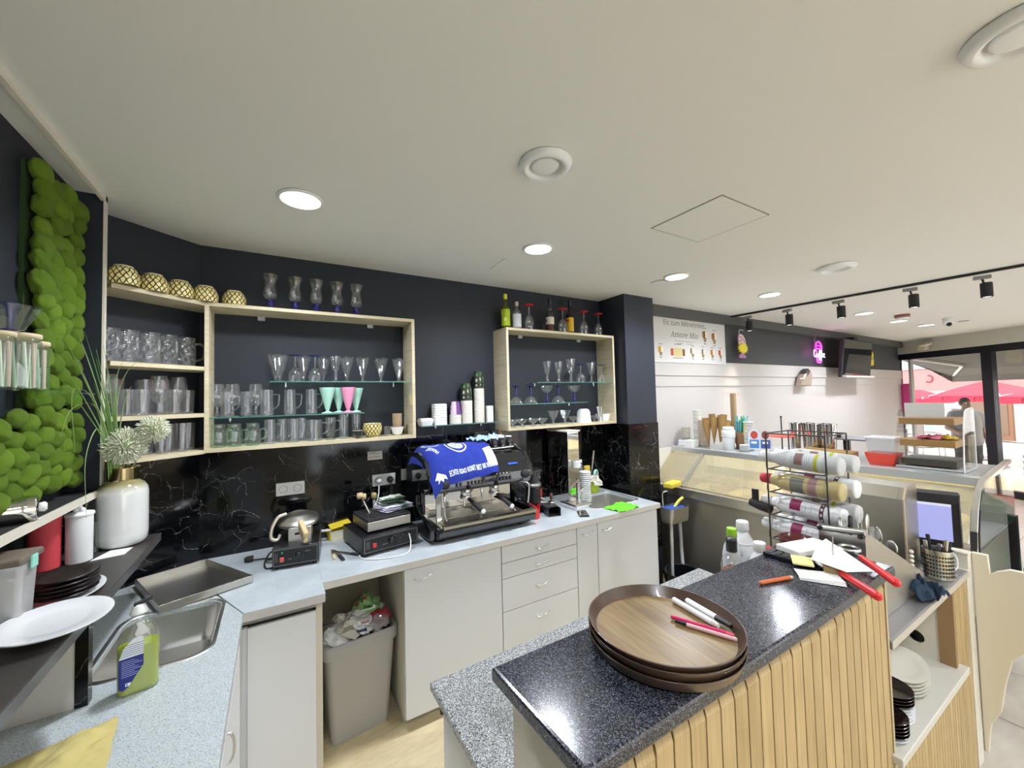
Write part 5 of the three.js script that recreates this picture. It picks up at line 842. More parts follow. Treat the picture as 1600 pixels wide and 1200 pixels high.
{ const m = M([.45, .6, .04], .4), t = thing('utensil_caddy', 'lime green plastic sink caddy holding brushes and cloths', 'caddy', [2.50, TOP, -2.815], -.15); for (const x of [-.05, .045]) { part(t, 'pocket', loft([rrLoop(.075, .06, .012, 0, 6, x), rrLoop(.09, .075, .014, .11, 6, x), rrLoop(.083, .068, .012, .11, 6, x), rrLoop(.07, .055, .01, .006, 6, x)], true, true), m); }
  const u = (n, l, c, x, z, turn, parts) => { const o = thing(n, l, c, [x, TOP + .01, z], turn); for (const [pn, g, mm] of parts) part(o, pn, g, mm); };
  u('dish_brush', 'black framed sieve standing in the lime caddy', 'sieve', 2.44, -2.82, 0, [['handle', bar([0, .01, 0], [-.03, .12, 0], .006), mBlackMat], ['loop', T(new THREE.TorusGeometry(.05, .006, 8, 28), -.055, .19, 0, 0, 0, 0).scale(1, 1.15, 1), mBlackMat], ['mesh', T(new THREE.CircleGeometry(.045, 24), -.055, .215, 0), M([.3, .28, .26], .5, 0, { transmission: .5, thickness: 0 })]]);
  u('yellow_brush', 'wide yellow scrub brush standing in the lime caddy', 'brush', 2.47, -2.835, 0, [['handle', bar([0, .01, 0], [.01, .13, 0], .008), mPlastic], ['head', rb(.075, .1, .03, .014, .015, .19, 0), M([.62, .45, .06], .9)]]);
  u('teal_brush', 'pale teal plastic brush with looped grip in the lime caddy', 'brush', 2.545, -2.81, 0, [['handle', bar([0, .01, 0], [.02, .1, 0], .01), M([.4, .68, .58], .4)], ['grip', T(new THREE.TorusGeometry(.032, .012, 10, 24), .03, .155, 0, 0, .4, 0), M([.4, .68, .58], .4)]]);
  u('steel_spatula', 'long grey spatula leaning in the lime caddy', 'spatula', 2.515, -2.84, 0, [['handle', bar([0, .01, 0], [.06, .3, 0], .007), mSteel], ['blade', rb(.02, .08, .004, .002, .066, .33, 0, 0, 0, -.2), mSteel]]);
  solo('cleaning_rag', crumple(.1, .12, .05, 31, 24, 24, 20).rotateX(.9), M([.72, .68, .6], .95), 'off-white stained rag hanging over the lime caddy front', 'cloth', [2.54, TOP + .115, -2.775]); }
solo('cleaning_rag', crumple(.24, .17, .05, 41, 44, 44, 17), M([.16, .72, .03], .9, 0, { bumpMap: texCloth, bumpScale: .001 }), 'bright green crumpled rag at the front edge of the back sink', 'cloth', [2.36, TOP, -2.285], .15);
// bin with rubbish
{
  const t = thing('waste_bin', 'tall grey plastic waste bin under the counter gap', 'bin', [.395, FL, -2.47], .09);
  part(t, 'body', loft([rrLoop(.30, .19, .03, 0), rrLoop(.306, .195, .03, .006), rrLoop(.375, .255, .035, .50), rrLoop(.395, .272, .04, .502), rrLoop(.395, .272, .04, .525), rrLoop(.375, .255, .035, .53), rrLoop(.36, .24, .03, .5), rrLoop(.31, .2, .03, .1)], true, true), mGreyPlastic);
  part(t, 'bag_rim', loft([rrLoop(.398, .276, .04, .47), rrLoop(.402, .28, .04, .5), rrLoop(.4, .278, .04, .532), rrLoop(.37, .25, .03, .534)]), M([.62, .62, .6], .35, 0, { transmission: .45, thickness: 0 }), 'clear bin bag rim');
  const rub = (label, m, x, z, y, w, k, n = 'rubbish') => { const g = new THREE.SphereGeometry(w, 22, 16), p = g.attributes.position; for (let i = 0; i < p.count; i++) { const a = p.getX(i) / w, b = p.getY(i) / w, c = p.getZ(i) / w, s = .8 + .5 * noise.noise(a * 1.6 + k, b * 1.6, c * 1.6) + .35 * Math.abs(noise.noise(a * 4, b * 4 + k, c * 4)); p.setXYZ(i, a * w * s * 1.15, b * w * s * .75, c * w * s); } const h = g.toNonIndexed(); h.computeVertexNormals(); return solo(n, h, m, label, 'rubbish', [.395 + x, FL + y, -2.47 + z], k); };
  const milk = M(0xffffff, .5, 0, { map: canvasTex(128, 128, (c, w, h) => { c.fillStyle = '#c9c7bd'; c.fillRect(0, 0, w, h); for (let i = 0; i < 14; i++) { c.fillStyle = ['#8a8578', '#e3e1d8', '#a8a397'][i % 3]; c.fillRect(rnd() * w, rnd() * h, 22, 14); } }) });
  rub('crumpled white paper rubbish at the corner of the grey bin', M([.74, .75, .74], .7), -.12, .05, .53, .075, 3); rub('large crumpled grey paper ball on top of the bin', milk, -.02, .01, .565, .1, 7); rub('green and white foil wrapper poking from the bin', M(0xffffff, .4, 0, { map: canvasTex(128, 128, (c, w, h) => { c.fillStyle = '#7fa86a'; c.fillRect(0, 0, w, h); for (let i = 0; i < 16; i++) { c.fillStyle = ['#d7e4cf', '#3f6a38', '#a82438'][i % 3]; c.fillRect(rnd() * w, rnd() * h, 20, 12); } }) }), .07, -.05, .60, .085, 11);
  rub('white and blue printed wrapper in the middle of the bin', M(0xffffff, .5, 0, { map: canvasTex(128, 128, (c, w, h) => { c.fillStyle = '#d9dadb'; c.fillRect(0, 0, w, h); for (let i = 0; i < 9; i++) { c.fillStyle = ['#26314f', '#a02030'][i % 2]; c.fillRect(rnd() * w, rnd() * h, 26, 12); } }) }), .03, .06, .565, .06, 15); rub('dark red foil rubbish at the bin edge', M([.35, .03, .05], .35), .13, .03, .565, .06, 19); rub('clear crinkled plastic film in the bin', M([.7, .68, .68], .15, 0, { transmission: .6, thickness: 0 }), .1, .06, .555, .065, 23);
}
// ---------- bar top ----------
const BT = 1.1365;
build('tray', 'serving_tray', 'tray', (o) => {
  part(o, 'rim', lathe([[.162, .002], [.17, .006], [.179, .028], [.1805, .030], [.177, .030], [.167, .009], [.161, .006]], 56), M([.085, .05, .032], .3, 0, { clearcoat: .4 }), 'dark brown raised rim');
  const g = lathe([[0, .001], [.163, .001], [.163, .006], [0, .006]], 56), p = g.attributes.position, u = g.attributes.uv; for (let i = 0; i < u.count; i++) u.setXY(i, p.getX(i) + .3, p.getZ(i) + .3); part(o, 'base', g, M(0xffffff, .35, 0, { map: texTray }), 'worn wood-look base');
});
for (let i = 0; i < 4; i++) put('tray', `round brown wood-look serving tray in the stack on the bar, ${['lowest', 'second from below', 'second from the top', 'topmost with pens in it'][i]}`, [.82 + [0, .003, -.002, 0][i], BT + i * .0105, -.672 + [0, -.002, .002, 0][i]], i * .5, 'stacked round brown trays');
const TF = BT + 3 * .0105 + .0065;
function pen(name, label, a, b, r, mBody, tip, mTip, cat = 'pen') {
  const t = thing(name, label, cat), A = V(...a), B = V(...b), C = A.clone().lerp(B, 1 - tip), c = [C.x, C.y, C.z];
  part(t, 'barrel', bar(a, c, r, r, 14), mBody); part(t, 'tip', bar(c, b, r * 1.02, r * .7, 14), mTip); part(t, 'end', sph(r, a[0], a[1], a[2], 1, 1, 1, 12, 8), mBody); return t;
}
pen('marker', 'white marker with white end lying in the top tray', [.946, TF + .008, -.733], [.928, TF + .008, -.595], .0075, mWhite, .12, M([.7, .7, .68], .4));
pen('marker', 'white marker with black cap lying in the top tray', [.972, TF + .008, -.71], [.948, TF + .010, -.575], .0075, mWhite, .32, mBlack);
pen('ballpoint_pen', 'bright pink ballpoint pen in the top tray', [.872, TF + .006, -.684], [.925, TF + .006, -.555], .0048, M([.62, .03, .13], .35), .12, M([.75, .1, .18], .3));
pen('ballpoint_pen', 'pale pink ballpoint pen with black grip in the top tray', [.913, TF + .006, -.545], [.862, TF + .006, -.668], .0045, M([.8, .5, .52], .3), .2, mBlack);
pen('ballpoint_pen', 'orange ballpoint pen lying alone on the granite bar', [1.33, BT + .006, -.703], [1.455, BT + .006, -.668], .0062, M([.62, .14, .03], .3), .1, M([.7, .5, .4], .3));
{
  const t = thing('calculator', 'flat black desk calculator half covered by a white paper pad', 'calculator', [1.64, BT, -.745], .05); part(t, 'body', rb(.13, .016, .155, .004, 0, .009, 0), mBlack);
  part(t, 'display', rb(.04, .002, .12, .001, .042, .0175, 0), M([.2, .22, .2], .2)); for (let i = 0; i < 5; i++) for (let j = 0; j < 4; j++) part(t, 'button', rb(.012, .004, .018, .0015, -.05 + j * .018, .018, -.058 + i * .025), M([.06, .06, .065], .5)); part(t, 'button', rb(.016, .004, .03, .0015, .03, .018, .06), M([.5, .5, .48], .5));
}
{ const t = thing('paper_pad', 'thick white note pad lying on the black calculator', 'note pad', [1.715, BT + .026, -.735], -.24); part(t, 'sheets', rb(.19, .018, .09, .002, 0, .0, 0), mPaper); part(t, 'top_sheet', box(.192, .0012, .092, .002, .01, .001), M([.88, .88, .85], .8)); }
solo('sticky_notes', rb(.08, .006, .06, .001, 0, 0, 0), M([.8, .74, .3], .8), 'small pale yellow sticky note block beside the calculator', 'notes', [1.575, BT + .024, -.69], .5);
{ const t = thing('receipt_spike', 'steel receipt spike on a small wooden block on the bar', 'spike', [1.625, BT, -.618], .5); part(t, 'block', rb(.085, .026, .06, .004, 0, .0135, 0), M([.36, .24, .1], .6)); part(t, 'rod', bar([0, .02, 0], [-.012, .12, 0], .0018), mSteel); part(t, 'ring', tor(.016, .002, .0, .029, 0), M([.6, .5, .3], .3, 1)); }
{ const A = [1.585, BT + .034, -.668], B = [1.70, BT + .082, -.665], C = [1.612, BT + .044, -.506], D = [1.565, BT + .034, -.56], L = []; for (let j = 0; j <= 12; j++) { const v = j / 12, r = []; for (let i = 0; i <= 12; i++) { const u = i / 12; r.push([0, 1, 2].map((k) => (A[k] * (1 - u) + B[k] * u) * (1 - v) + (D[k] * (1 - u) + C[k] * u) * v + (k === 1 ? .012 * Math.sin(u * 3.1) * (1 - v) : 0))); } L.push(r); }
  const g = new THREE.PlaneGeometry(1, 1, 12, 12), p = g.attributes.position; for (let j = 0; j <= 12; j++) for (let i = 0; i <= 12; i++) p.setXYZ(j * 13 + i, ...L[j][i]); g.computeVertexNormals(); solo('receipt', g, mPaper, 'large bent white receipt pierced by the spike', 'paper'); }
for (let i = 0; i < 3; i++) { const tx = i === 2 ? canvasTex(128, 192, (c, w, h) => { c.fillStyle = '#f2f2f0'; c.fillRect(0, 0, w, h); for (let k = 0; k < 14; k++) { c.fillStyle = '#b9b9bd'; c.fillRect(14, 18 + k * 11, rr(40, 95), 2); } }) : null; if (tx) { tx.wrapS = tx.wrapT = THREE.RepeatWrapping; tx.repeat.set(1 / .075, 1 / .12); } solo('receipt', box(.075, .0008, .12), tx ? M(0xffffff, .8, 0, { map: tx }) : mPaper, `thin printed white receipt slip on the granite, ${['lowest', 'middle', 'topmost'][i]} of the loose pile`, 'paper', [1.527 + i * .004, BT + .002 + i * .0025, -.618 - i * .004], .55 + i * .06); }
function redTool(label, a, b, head) {
  const t = thing('scoop', label, 'scoop'), A = V(...a), B = V(...b), d = B.clone().sub(A).normalize();
  part(t, 'handle', bar(a, b, .0095, .0125, 18), mRedPlastic, 'red plastic handle'); part(t, 'handle_end', sph(.0125, ...b), mRedPlastic);
  const e = A.clone().addScaledVector(d, -.03); part(t, 'shaft', bar([e.x, e.y, e.z], a, .005), mChrome);
  const h = A.clone().addScaledVector(d, -.065); part(t, 'head', T(new THREE.TorusGeometry(.03, .007, 8, 24), h.x, h.y - .001, h.z, PI / 2, 0, 0).clone(), mSteel); if (head) part(t, 'blade', T(cyl(.026, .026, .003), h.x, h.y, h.z), mSteel);
}
redTool('red handled steel tool nearer the waiter counter, jutting over the bar edge', [1.755, BT + .03, -.585], [1.655, BT + .012, -.468], false);
redTool('red handled steel tool nearer the trays, jutting over the bar edge', [1.59, BT + .016, -.583], [1.495, BT + .016, -.465], true);
solo('ashtray', lathe([[0, .006], [.045, .006], [.05, .03], [.06, .032], [.06, .028], [.055, 0], [0, 0]], 30), M([.1, .02, .02], .2), 'dark red round dish behind the paper pad', 'dish', [1.79, BT, -.80]);
// ---------- bottles behind the bar and the wire rack ----------
function sauceBottle(label, x, z, h, r, mB, mC, extra) { const t = thing('sauce_bottle', label, 'bottle', [x, .861, z]); part(t, 'body', cup([[0, .002], [r * .95, 0], [r, .01], [r, h * .62], [r * .8, h * .74], [r * .45, h * .84], [r * .42, h * .88]], 28), mB); part(t, 'cap', cup([[0, h], [r * .46, h], [r * .5, h * .985], [r * .52, h * .87], [0, h * .87]], 22), mC); if (extra) extra(t); return t; }
const mMilky = M([.78, .8, .8], .4, 0, { transmission: .25, thickness: 0 });
{ const t = thing('cognac_bottle', 'ribbed clear bottle of brown liquor with black cap behind the bar', 'bottle', [1.60, .861, -.955]); part(t, 'body', loft([rrLoop(.085, .06, .02, 0), rrLoop(.09, .065, .022, .01), rrLoop(.09, .065, .022, .19), rrLoop(.08, .06, .024, .215), rrLoop(.034, .034, .016, .235), rrLoop(.03, .03, .014, .25)], true), mGlass); part(t, 'liquor', loft([rrLoop(.08, .056, .02, .006), rrLoop(.084, .06, .022, .175)], true, true), M([.16, .045, .012], .1)); part(t, 'label', T(rb(.075, .12, .002, .0008, 0, .1, .0335), 0, 0, 0), M([.62, .58, .38], .7)); part(t, 'cap', cup([[0, .30], [.02, .298], [.021, .29], [.021, .245], [0, .245]]), mBlack); for (let i = 0; i < 9; i++) part(t, 'rib', T(rb(.004, .03, .004, .0015, -.036 + i * .009, .208, .031 - .002 * Math.abs(i - 4)), 0, 0, 0), mGlass); }
sauceBottle('white plastic bottle with bright green cap behind the bar', 1.715, -1.02, .30, .04, mMilky, M([.32, .62, .03], .4));
sauceBottle('tall white stepped plastic bottle behind the bar', 1.80, -1.02, .315, .05, mPlastic, mWhite, (t) => part(t, 'shoulder_ring', tor(.04, .006, 0, .222, 0), mPlastic));
sauceBottle('shorter white plastic bottle in front of the tall stepped one', 1.735, -.915, .265, .046, mPlastic, mWhite);
sauceBottle('white bottle with red cap and green label at the bar edge', 1.79, -.90, .235, .04, mPlastic, mRed, (t) => part(t, 'label', cup([[.0405, .05], [.0405, .13]]), M([.25, .55, .12], .5)));
sauceBottle('white plastic bottle nearest the wire rack', 1.86, -1.06, .27, .042, mPlastic, mWhite);
{
  const t = thing('bottle_rack', 'black wire rack holding eight sauce bottles lying flat', 'rack', [2.06, .861, -.87]), w = .0032, m = M([.1, .09, .085], .35, .8);
  for (const z of [-.11, .12]) for (const x of [-.105, .105]) part(t, 'upright', bar([x, 0, z], [x, .70, z], w), m);
  for (const z of [-.11, .12]) part(t, 'top_bar', bar([-.105, .70, z], [.105, .70, z], w), m); part(t, 'side_bar', bar([-.105, .70, -.11], [-.105, .70, .12], w), m); part(t, 'side_bar', bar([.105, .70, -.11], [.105, .70, .12], w), m);
  for (const y of [.235, .34, .445, .55]) { part(t, 'cradle', tube([[-.105, y + .03, -.11], [-.107, y - .012, -.108], [-.107, y - .012, .118], [-.105, y + .03, .12]], w, 40, 6, false, .1), m); for (const z of [-.1, .11]) part(t, 'cradle_bar', bar([-.107, y - .012, z], [.107, y - .012, z], w), m); }
  for (const z of [-.11, .12]) part(t, 'foot_bar', bar([-.105, .004, z], [.105, .004, z], w * 1.2), m);
}
function lyingBottle(label, x, y, z, kind) {
  const t = thing('sauce_bottle', label, 'bottle', [x, y, z], 0, undefined), r = kind === 2 ? .04 : .039, rot = (g) => T(g, 0, 0, 0, -PI / 2 + .05);
  const mB = [M([.80, .81, .82], .35), M([.72, .74, .74], .35, 0, { transmission: .3, thickness: 0 }), M([.66, .55, .26], .3, 0, { transmission: .25, thickness: 0 })][kind];
  part(t, 'body', rot(cup([[0, -.15], [r * .9, -.15], [r, -.14], [r, .05], [r * .93, .08], [r * .7, .1], [r * .62, .115], [r * .55, .125]], 30)), mB); part(t, 'cap', rot(cup([[0, .17], [.02, .17], [.023, .165], [.024, .125], [0, .125]], 22)), kind === 2 ? mRed : mPlastic);
  part(t, 'label', rot(cup([[r * 1.01, -.09], [r * 1.01, .045]], 30)), kind === 0 ? mLabA : kind === 1 ? mLabB : mLabC); return t;
}
const labTex = (fn) => canvasTex(512, 256, (c, w, h) => fn(c, w, h));
const txt = (c, n, col) => { for (let k = 0; k < 2; k++) for (let i = 0; i < n; i++) { c.fillStyle = col; c.fillRect(30 + k * 256, 40 + i * 14, rr(90, 190), 3); } };
const mLabA = M(0xffffff, .45, 0, { map: labTex((c, w, h) => { c.fillStyle = '#e6e7ea'; c.fillRect(0, 0, w, h); txt(c, 10, '#9a9ca6'); for (let k = 0; k < 2; k++) { c.fillStyle = '#8f1450'; c.fillRect(k * 256 + 120, 10, 110, 80); c.fillStyle = '#55303a'; c.fillRect(k * 256, 222, 256, 30); c.fillStyle = '#e6e7ea'; for (let i = 0; i < 5; i++) c.fillRect(k * 256 + 14 + i * 50, 230, 24, 14); c.fillStyle = '#333'; for (let i = 0; i < 9; i++) c.fillRect(k * 256 + 30 + i * 7, 18, 3, 34); } }) });
const mLabB = M(0xffffff, .45, 0, { map: labTex((c, w, h) => { c.fillStyle = '#cfd3d2'; c.fillRect(0, 0, w, h); txt(c, 12, '#8d9396'); for (let k = 0; k < 2; k++) { c.fillStyle = '#b7bd2c'; c.fillRect(k * 256, 200, 256, 24); c.fillStyle = '#8c6a68'; c.fillRect(k * 256 + 100, 60, 120, 60); } }) });
const mLabC = M(0xffffff, .4, 0, { map: labTex((c, w, h) => { c.fillStyle = '#c9b988'; c.fillRect(0, 0, w, h); for (let k = 0; k < 2; k++) { c.fillStyle = '#a88484'; c.fillRect(k * 256, 150, 256, 60); c.fillStyle = '#7f7f70'; c.fillRect(k * 256 + 40, 20, 170, 100); } }) });
const RY = [.235, .34, .445, .55].map((y) => .861 + y + .031);
for (const [row, nm] of [[3, 'top row'], [2, 'second row'], [1, 'third row'], [0, 'lowest row']]) {
  lyingBottle(row === 2 ? 'yellowish sauce bottle with red cap lying in the wire rack' : `white sauce bottle lying at the open side of the wire rack, ${nm}`, 2.005, RY[row], -.862, row === 2 ? 2 : row === 3 ? 1 : 0);
  lyingBottle(`white sauce bottle lying behind another in the wire rack, ${nm}`, 2.115, RY[row], -.85, row % 2 ? 1 : 0);
}
{ const t = thing('hand_blender', 'black hooked gadget hanging on the wire rack side', 'gadget', [1.975, 1.225, -1.05]); part(t, 'body', T(lathe([[0, -.05], [.018, -.045], [.022, 0], [.02, .05], [0, .055]], 20), 0, -.01, .02, PI / 2 + .2), mBlackMat); part(t, 'hook', rb(.012, .06, .03, .004, 0, .035, 0), mBlack); }
// cutlery holder, steel machine back, POS, basket, cloth
{
  const t = thing('cutlery_holder', 'slanted brushed steel cutlery holder beside the bar end', 'cutlery holder', [0, 0, 0]);
  const side = [[1.875, .866], [2.47, .866], [2.47, .935], [1.915, 1.205], [1.875, 1.215]];
  part(t, 'side_plate', T(poly(side, .004), 0, 0, -.612), mBrush); part(t, 'side_plate', T(poly(side, .004), 0, 0, -.755), mBrush);
  part(t, 'front_plate', sb(1.871, 1.875, .866, 1.2, -.755, -.608), mSteel); part(t, 'rolled_edge', bar([1.873, 1.205, -.755], [1.873, 1.222, -.608], .012), mSteel); part(t, 'end_plate', sb(2.468, 2.472, .866, .94, -.755, -.608), mBrush);
  for (const z of [-.745, -.618]) part(t, 'screw_knob', T(cyl(.009, .009, .02, 1.866, 1.207, z, 16, 0, 0, PI / 2), 0, 0, 0), mBlack);
  part(t, 'divider', T(poly([[1.9, .88], [2.45, .88], [2.45, .92], [1.9, 1.18]], .003), 0, 0, -.685), mBrush);
}
for (let i = 0; i < 7; i++) {
  const x = 2.0 + i * .062, y = 1.135 - i * .03, z = -.65 - (i % 3) * .03, t = thing(i % 3 === 1 ? 'fork' : 'spoon', `steel ${i % 3 === 1 ? 'fork' : 'spoon'} standing in the slanted cutlery holder, ${ORD[i]} from its tall end`, i % 3 === 1 ? 'fork' : 'spoon', [x, y, z], .3 * i, 'cutlery in the slanted holder');
  part(t, 'handle', T(rb(.014, .17, .0025, .001), .0, -.02, 0, 0, 0, -.25), mSteel);
  if (i % 3 === 1) { part(t, 'fork_root', T(rb(.024, .03, .0025, .001), .022, .075, 0, 0, 0, -.25), mSteel); for (let k = -1; k <= 1; k++) part(t, 'tine', T(rb(.004, .045, .002, .0008), .03 + k * .008, .108 - k * .002, 0, 0, 0, -.25), mSteel); } else part(t, 'bowl', T(sph(.02, 0, 0, 0, .9, 1.5, .3), .026, .09, 0, 0, 0, -.25), mSteel);
}
for (const [i, [x, z]] of [[1.925, -.70], [1.985, -.69]].entries()) { const t = thing('ladle', `black ringed ladle handle in the cutlery holder, ${['next to the bottle rack', 'next to the spoons'][i]}`, 'ladle', [x, 1.2, z]); part(t, 'ring', T(new THREE.TorusGeometry(.03, .007, 10, 28), 0, .01, 0, 0, .3, 0), i ? mBlackMat : M([.5, .5, .48], .3, .8)); part(t, 'shaft', bar([0, -.02, 0], [.01, -.2, 0], .005), mSteel); }
{
  const t = thing('steel_machine', 'tall brushed steel machine body with sloped top behind the cutlery', 'machine', [0, 0, 0]);
  const g = poly([[2.5, .866], [2.5, 1.235], [2.535, 1.285], [2.68, 1.285], [2.68, .866]], .3, .002); part(t, 'housing', T(g, 0, 0, -.965), M([.5, .47, .4], .5, 1, { roughnessMap: texBrush })); part(t, 'edge_trim', T(poly([[2.496, .868], [2.496, 1.238], [2.533, 1.29], [2.54, 1.285], [2.505, 1.233], [2.505, .868]], .006), 0, 0, -.667), M([.7, .58, .42], .35, .6));
  part(t, 'display_slot', sb(2.55, 2.60, 1.2855, 1.289, -.95, -.9), mBlack);
}
for (let i = 0; i < 7; i++) solo('pearl', sph(.009, 0, 0, 0), M([.78, .72, .6], .25), `cream bead on the hanging string by the steel machine, ${ORD[i]} from the counter`, 'bead', [2.51, .876 + i * .021, -.651], 0, 'cream beads in a string');
{
  const t = thing('cash_register', 'black touch-screen cash register with a pale blue display', 'cash register', [2.822, .866, -.665], -1.31), tx = canvasTex(256, 256, (c, w, h) => { c.fillStyle = '#a9adf0'; c.fillRect(0, 0, w, h); c.fillStyle = '#c5c7f2'; c.fillRect(20, 20, 44, h - 20); c.fillStyle = '#dfe2f8'; c.fillRect(0, 0, w, 18); c.fillStyle = '#7e86c4'; c.fillRect(0, 6, 50, 8); });
  part(t, 'housing', T(rb(.222, .25, .03, .008), .006, .228, -.02, -.06), mBlack); part(t, 'back', loft([rrLoop(.2, .03, .01, .16, 6, 0, -.05), rrLoop(.22, .1, .01, .30, 6, 0, -.06), rrLoop(.235, .1, .01, .35, 6, 0, -.06), rrLoop(.235, .1, .01, .356, 6, 0, -.06)], true, true), mBlackMat);
  part(t, 'screen', T(uvFit(new THREE.PlaneGeometry(.17, .18), .17, .18), 0, .22, -.003, -.06), M([.1, .1, .1], .3, 0, { emissiveMap: tx, emissive: 0xffffff, emissiveIntensity: .85 }));
  part(t, 'neck', T(rb(.06, .14, .05, .01), 0, .08, -.05), mBlackMat); part(t, 'base', rb(.16, .02, .14, .008, 0, .011, -.05), mBlackMat); part(t, 'cable', tube([[.06, .1, -.02], [.09, .06, .02], [.08, .01, .05], [.02, .005, .07]], .004), M([.7, .7, .7], .5));
}
{
  const t = thing('cutlery_basket', 'perforated steel cutlery basket on the waiter counter', 'basket', [2.665, .866, -.60]); part(t, 'cylinder', cup([[0, .003], [.05, .003], [.051, .13], [.053, .132], [.049, .132], [.048, .006], [0, .006]], 40), M([.6, .58, .5], .3, 1));
  for (let r = 0; r < 6; r++) for (let i = 0; i < 14; i++) { const a = -1.35 + (i / 13 - .5) * 2.6; part(t, 'hole', T(rb(.006, .008, .0012, .0004), .0518 * Math.sin(a), .02 + r * .017, .0518 * Math.cos(a), 0, a), mBlackMat); }
}
for (let i = 0; i < 6; i++) { const a = i * 1.05; const t = thing('table_knife', `dark cutlery handle standing in the perforated basket, ${ORD[i]} around the rim`, 'cutlery', [2.665 + Math.cos(a) * .025, .876, -.60 + Math.sin(a) * .025]); part(t, 'handle', bar([0, 0, 0], [Math.cos(a) * .016, .135 + .02 * (i % 3), Math.sin(a) * .016], .005, .008), i % 2 ? mBlackMat : mSteel); }
{ const g = crumple(.15, .13, .15, 51, 44, 44, 14), p = g.attributes.position; solo('cleaning_rag', g, M([.014, .033, .06], .95, 0, { bumpMap: texCloth, bumpScale: .001 }), 'crumpled navy blue rag on the waiter counter edge', 'cloth', [2.375, .866, -.60], -.4); }
// plates under the waiter counter
const PS = .491;
for (let i = 0; i < 5; i++) solo('oval_plate', ovalPlate(.15, .082, mPorcelain, .014), M([.7, .68, .6], .25), `cream oval plate stacked under the waiter counter, ${['lowest', 'second', 'third', 'fourth', 'topmost'][i]}`, 'plate', [2.335, PS + i * .0135, -.655], .25, 'cream oval plates under the counter');
for (let i = 0; i < 9; i++) solo('saucer', lathe([[0, .003], [.045, .003], [.075, .012], [.0755, .015], [.045, .008], [0, .007]], 32), i < 5 ? mPorcelain : mBrownGloss, `${i < 5 ? 'white' : 'dark brown'} saucer in the two-tone stack under the counter, level ${['one', 'two', 'three', 'four', 'five', 'six', 'seven', 'eight', 'nine'][i]}`, 'saucer', [2.05, PS + i * .0115, -.625], 0, 'two-tone saucer stack');
for (let i = 0; i < 5; i++) solo('saucer', lathe([[0, .003], [.04, .003], [.066, .012], [.0665, .015], [.04, .008], [0, .007]], 30), i < 4 ? mPorcelain : mBrownGloss, `${i < 4 ? 'white' : 'dark'} small saucer behind the two-tone stack, level ${ORD[i]}`, 'saucer', [2.19, PS + i * .012, -.685], 0, 'small saucers behind');
for (let i = 0; i < 6; i++) solo('saucer', lathe([[0, .003], [.04, .003], [.066, .012], [.0665, .015], [.04, .008], [0, .007]], 30), i < 1 ? mPorcelain : mBrownGloss, `${i < 1 ? 'white' : 'dark brown'} saucer by the bar panel, level ${ORD[i]}`, 'saucer', [1.925, PS + i * .012, -.60], 0, 'dark saucers by the bar panel');
